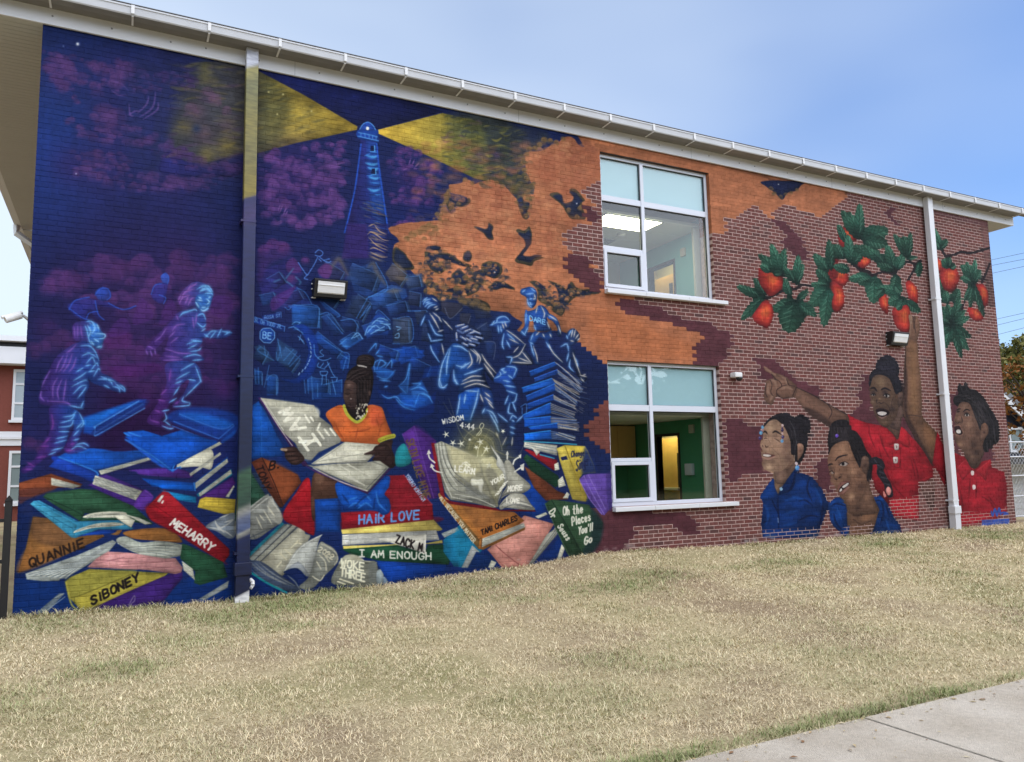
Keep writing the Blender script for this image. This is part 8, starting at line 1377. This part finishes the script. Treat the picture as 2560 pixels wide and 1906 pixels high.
for i, x in enumerate((-13.4, -11.05)):
    for z0, z1 in ((3.95, 5.95), (.72, 2.75)):
        w = empty('window'); w.parent = nb_
        f = MB(); a, b_ = x, x+1.5; f.box(a, a+.09, NY-.07, NY-.003, z0, z1); f.box(b_-.09, b_, NY-.07, NY-.003, z0, z1); f.box(a+.09, b_-.09, NY-.07, NY-.003, z0, z0+.1); f.box(a+.09, b_-.09, NY-.07, NY-.003, z1-.1, z1); f.box(a+.09, b_-.09, NY-.065, NY-.003, z0+.62, z0+.70); f.box(a+.09, b_-.09, NY-.065, NY-.003, z0+1.38, z0+1.46); f.build('frame', WHITE, w)
        gl = mat('far glass', (.20, .25, .25) if z0 < 3 else (.36, .42, .45), .15, .2, .6, spec=.6)
        for q0, q1 in ((z0+.1, z0+.62), (z0+.70, z0+1.38), (z0+1.46, z1-.1)): MB().box(a+.09, b_-.09, NY-.03, NY-.004, q0, q1).build('pane', gl, w)
        MB().box(a-.08, b_+.08, NY-.13, NY-.004, z0-.1, z0-.002).build('sill', WHITE, w)
# black fence by the corner
fc = empty('metal_fence', loc=(-8.36, -.10, 0)); tag(fc, 'black metal picket fence starting at the left wall corner', 'fence')
m = MB(); m.box(-.035, .035, -.035, .035, .0, 1.36, .004); m.prism([(-.042, 1.36), (.042, 1.36), (.0, 1.42)], -.042, .042, 'y'); m.build('post', BLACKM, fc)
for z in (.22, .66, 1.12): MB().box(-2.4, -.036, -.015, .015, z, z+.04).build('rail', BLACKM, fc)
for i in range(20): MB().box(-.125-i*.11, -.107-i*.11, -.009, .009, .08, 1.26).build('picket', BLACKM, fc)
MB().box(-2.5, -2.43, -.035, .035, .0, 1.36, .004).build('post', BLACKM, fc)
# chain-link gate past the right corner
gc = empty('chain_link_fence', loc=(11.24, .35, .1)); tag(gc, 'galvanised chain-link fence past the right wall corner', 'fence')
m = MB(); m.tube([(0, 0, 0), (0, 0, 2.02)], .035, 12); m.lathe([(.04, 2.02), (.03, 2.06), (.0, 2.08)], (0, 0, 0), 12); m.build('post', GALV, gc)
for z in (.15, .62, 1.1, 1.55, 1.9): MB().tube([(.03, 0, z), (2.4, 0, z)], .018, 8).build('rail', GALV, gc)
m = MB()
for i in range(-14, 20):
    x = i*.13
    for s in (1, -1):
        a0, a1 = x, x+s*1.75; p0, p1 = (a0, .15), (a1, 1.9)
        def cl(pa, pb):
            (xa, za), (xb, zb) = pa, pb
            t0, t1 = 0, 1
            dx = xb-xa
            lo, hi = sorted(((.04-xa)/dx, (2.4-xa)/dx)); t0, t1 = max(0, lo), min(1, hi)
            return None if t0 >= t1 else ((xa+dx*t0, za+(zb-za)*t0), (xa+dx*t1, za+(zb-za)*t1))
        r = cl(p0, p1)
        if r: m.tube([(r[0][0], s*.004, r[0][1]), (r[1][0], s*.004, r[1][1])], .0035, 3)
o = m.build('mesh_wire', GALV, gc); o['kind'] = 'stuff'
# house past the right corner
hs = empty('house'); tag(hs, 'white and navy gabled house behind the chain-link fence', 'building')
NAVY = mat('navy siding', (.022, .028, .05), .6, .2); WSID = mat('white siding', (.62, .63, .64), .6, .06); SHGL = mat('grey shingle', (.16, .17, .18), .9, .2, 30)
HY = 5.5; c0 = onY(2545, 1200, HY); HX = c0[0]
def pz(v): return float(onY(2545, v, HY)[2])
z_eave, z_gab, z_base = pz(1072), pz(955), -1.4
MB().box(HX-1.2, HX+8, HY, HY+8, z_base, pz(1150)).build('wall', WSID, hs); MB().box(HX-1.2, HX+8, HY+.01, HY+8, pz(1150), z_eave).build('upper_wall', NAVY, hs)
def ph(u, v): a_ = onY(u, v, HY); return float(a_[0]), float(a_[2])
(ra, za), (rb_, zb_) = ph(2500, 1004), ph(2600, 1094); sl0 = (zb_-za)/(rb_-ra)
m = MB(); m.prism([(HX-1.2, z_eave), (HX+1.6, z_eave), (HX-1.2, za+sl0*(HX-1.2-ra))], HY+.02, HY+8, 'y'); m.build('gable', NAVY, hs)
for i in range(14): MB().box(HX-1.21, HX+8, HY-.03, HY-.003, z_base+.02+i*(pz(1150)-z_base)/14, z_base+(i+.86)*(pz(1150)-z_base)/14).build('clapboard', WSID, hs)
xA, xB = HX-1.6, HX+3.5
m = MB(); m.prism([(xA, za+sl0*(xA-ra)+.05), (xB, za+sl0*(xB-ra)+.05), (xB, za+sl0*(xB-ra)+.35), (xA, za+sl0*(xA-ra)+.35)], HY-.3, HY+8.5, 'y'); m.build('roof', SHGL, hs)
m = MB(); m.prism([(xA, za+sl0*(xA-ra)-.22), (xB, za+sl0*(xB-ra)-.22), (xB, za+sl0*(xB-ra)+.04), (xA, za+sl0*(xA-ra)+.04)], HY-.36, HY-.30, 'y'); m.build('barge_board', WSID, hs)
w = empty('window'); w.parent = hs; wx = onY(2540, 1110, HY)[0]
f = MB(); zz0, zz1 = pz(1125), pz(1075); f.box(wx-.55, wx-.45, HY-.12, HY-.04, zz0-.09, zz1+.09); f.box(wx+.25, wx+.35, HY-.12, HY-.04, zz0-.09, zz1+.09); f.box(wx-.45, wx+.25, HY-.12, HY-.04, zz1, zz1+.09); f.box(wx-.45, wx+.25, HY-.12, HY-.04, zz0-.09, zz0); f.build('frame', WSID, w); MB().box(wx-.45, wx+.25, HY-.06, HY-.04, zz0, zz1).build('pane', mat('house glass', (.14, .17, .17), .2, .2, 1, spec=.6), w)
MB().box(HX-1.0, HX+8, HY-1.2, HY-.06, pz(1160), pz(1142)).build('porch_roof', SHGL, hs); MB().box(HX-1.0, HX+8, HY-1.28, HY-1.21, pz(1172), pz(1158)).build('porch_trim', WSID, hs)
MB().box(HX-1.0, HX+8, HY-1.26, HY-1.20, pz(1215), pz(1206)).build('porch_rail', WSID, hs); MB().box(HX-1.0, HX+8, HY-1.26, HY-1.20, pz(1245), pz(1236)).build('porch_rail', WSID, hs)
# tall white house farther back
h2 = empty('house'); tag(h2, 'pale far house half hidden by the autumn tree', 'building'); c1 = onY(2535, 930, 60.0); MB().box(c1[0]-3, c1[0]+14, 60, 70, 0, c1[2]+.3).build('wall', WSID, h2); MB().box(c1[0]-3.4, c1[0]+14, 59.6, 70, c1[2]+.3, c1[2]+.6).build('roof', SHGL, h2)
# trees
BARK = mat('bark', (.07, .055, .045), .95, .3, 20, bump=.6)
def leafmat(name, cs):
    m = bpy.data.materials.new(name); m.use_nodes = True; n = m.node_tree.nodes; L = m.node_tree.links; b = n['Principled BSDF']; b.inputs['Roughness'].default_value = .7; b.inputs['Specular IOR Level'].default_value = .2
    a = n.new('ShaderNodeAttribute'); a.attribute_name = 'tint'; r = n.new('ShaderNodeValToRGB'); L.new(a.outputs['Fac'], r.inputs[0]); e = r.color_ramp.elements; e[0].color = cs[0]+(1,); e[1].color = cs[-1]+(1,)
    for i, c in enumerate(cs[1:-1]): q = e.new((i+1)/(len(cs)-1)); q.color = c+(1,)
    L.new(r.outputs[0], b.inputs['Base Color'])
    return m
AUT = leafmat('autumn leaf', [(.10, .10, .02), (.22, .09, .02), (.30, .12, .03), (.14, .12, .03)]); GRN = leafmat('olive leaf', [(.05, .07, .02), (.10, .11, .03), (.20, .18, .05), (.07, .09, .03)])
def tree(x, y, h, r, mm, label, seed, n=9000, ls=.10):
    q = np.random.RandomState(seed); t = empty('tree', loc=(x, y, 0)); tag(t, label, 'tree')
    m = MB(); m.tube([(0, 0, -.2), (.05, .03, h*.3), (-.05, .05, h*.6), (.0, .0, h*.9)], .16*h/6, 9, .03)
    tips = []
    for i in range(14):
        a = q.uniform(0, 6.28); z = h*q.uniform(.32, .75); e = Vector((math.cos(a)*r*q.uniform(.5, .95), math.sin(a)*r*q.uniform(.5, .95), z+h*q.uniform(.05, .3))); m.tube([(0, 0, z), tuple(e*.5+Vector((0, 0, z*.5+.1))), tuple(e)], .05*h/6, 6, .012); tips.append(e)
    m.build('trunk', BARK, t)
    cl = [np.array(e)+q.normal(0, r*.22, 3) for e in tips for _ in range(4)]+[np.array([q.normal(0, r*.4), q.normal(0, r*.4), h*q.uniform(.55, 1.05)]) for _ in range(16)]
    c = np.array(cl)[q.randint(len(cl), size=n)]+q.normal(0, r*.13, (n, 3)); u = q.normal(0, 1, (n, 3)); u /= np.linalg.norm(u, axis=1)[:, None]; v = np.cross(u, q.normal(0, 1, (n, 3))); v /= np.linalg.norm(v, axis=1)[:, None]; s = q.uniform(.5, 1.2, n)[:, None]*ls
    P = np.stack([c-u*s, c+v*s*.5, c+u*s, c-v*s*.5], 1).reshape(-1, 3); me = bpy.data.meshes.new('crown'); me.from_pydata(P.tolist(), [], [(i*4, i*4+1, i*4+2, i*4+3) for i in range(n)]); ca = me.attributes.new('tint', 'FLOAT', 'POINT'); tn = np.clip(q.rand(n)*.6+.4*(np.sin(c[:, 0]*2)*np.sin(c[:, 2]*2.3)+1)/2, 0, 1); ca.data.foreach_set('value', np.repeat(tn, 4).astype(np.float32)); me.materials.append(mm); o = bpy.data.objects.new('crown', me); o.parent = t; col.objects.link(o)
    return t
ta = onY(2566, 985, 3.2); tree(ta[0], 3.2, float(onY(2555, 905, 3.2)[2]), .85, AUT, 'rust-orange autumn tree past the right corner', 5, 800, .10)
tb = onY(2552, 900, 14.0); tree(tb[0], 14.0, float(onY(2545, 850, 14.0)[2]), 1.7, GRN, 'olive green tree behind the autumn tree', 9, 4200, .15)
# wood across the street, behind the viewer: set there to darken the glass reflections, its leaves coloured dark
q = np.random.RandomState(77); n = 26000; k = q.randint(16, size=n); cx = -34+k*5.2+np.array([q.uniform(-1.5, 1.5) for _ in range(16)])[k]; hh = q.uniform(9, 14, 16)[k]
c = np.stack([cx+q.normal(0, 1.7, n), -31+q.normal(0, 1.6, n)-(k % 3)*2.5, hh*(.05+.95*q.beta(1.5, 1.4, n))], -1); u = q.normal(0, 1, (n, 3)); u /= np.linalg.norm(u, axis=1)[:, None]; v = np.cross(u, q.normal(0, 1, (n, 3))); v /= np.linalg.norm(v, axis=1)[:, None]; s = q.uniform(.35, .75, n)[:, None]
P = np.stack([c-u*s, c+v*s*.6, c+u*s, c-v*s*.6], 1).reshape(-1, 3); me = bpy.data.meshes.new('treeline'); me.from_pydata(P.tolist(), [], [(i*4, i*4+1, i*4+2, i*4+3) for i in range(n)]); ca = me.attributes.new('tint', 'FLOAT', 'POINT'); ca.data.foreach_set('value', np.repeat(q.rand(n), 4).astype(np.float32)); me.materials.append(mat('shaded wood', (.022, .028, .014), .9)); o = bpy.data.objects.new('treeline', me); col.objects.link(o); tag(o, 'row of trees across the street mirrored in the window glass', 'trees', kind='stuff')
ac = empty('backdrop_building'); tag(ac, 'added dark backdrop building keeping bright sky out of the window reflections', 'building'); MB().box(-45, 60, -46, -38, -.5, 7.5).build('wall', mat('far brick', (.06, .045, .04), .9, .2, 3), ac); MB().box(-45.5, 60.5, -46.5, -37.5, 7.5, 8.0).build('roof', ROOFM, ac)  # unseen block added behind the trees to close sky gaps in the reflections
# wires
for i, (u0, v0, u1, v1, lab) in enumerate(((2480,650,2560,633,'topmost power line in the sky beside the eave'), (2485,663,2560,648.6,'second power line from the top beside the eave'), (2490,681.5,2560,666.5,'third power line from the top beside the eave'), (2497,797,2560,783,'fourth power line from the top, over the trees'), (2498,812,2560,797,'fifth power line from the top, over the trees'), (2502,835,2560,820,'lowest power line, just above the trees'))):
    a = onY(u0, v0, 34.0); b_ = onY(u1, v1, 30.0); d = b_-a; tag(MB().tube([tuple(a-d*2), tuple(a), tuple(b_), tuple(b_+d*3)], .018, 5).build('power_line', BLACKM), lab, 'wire')
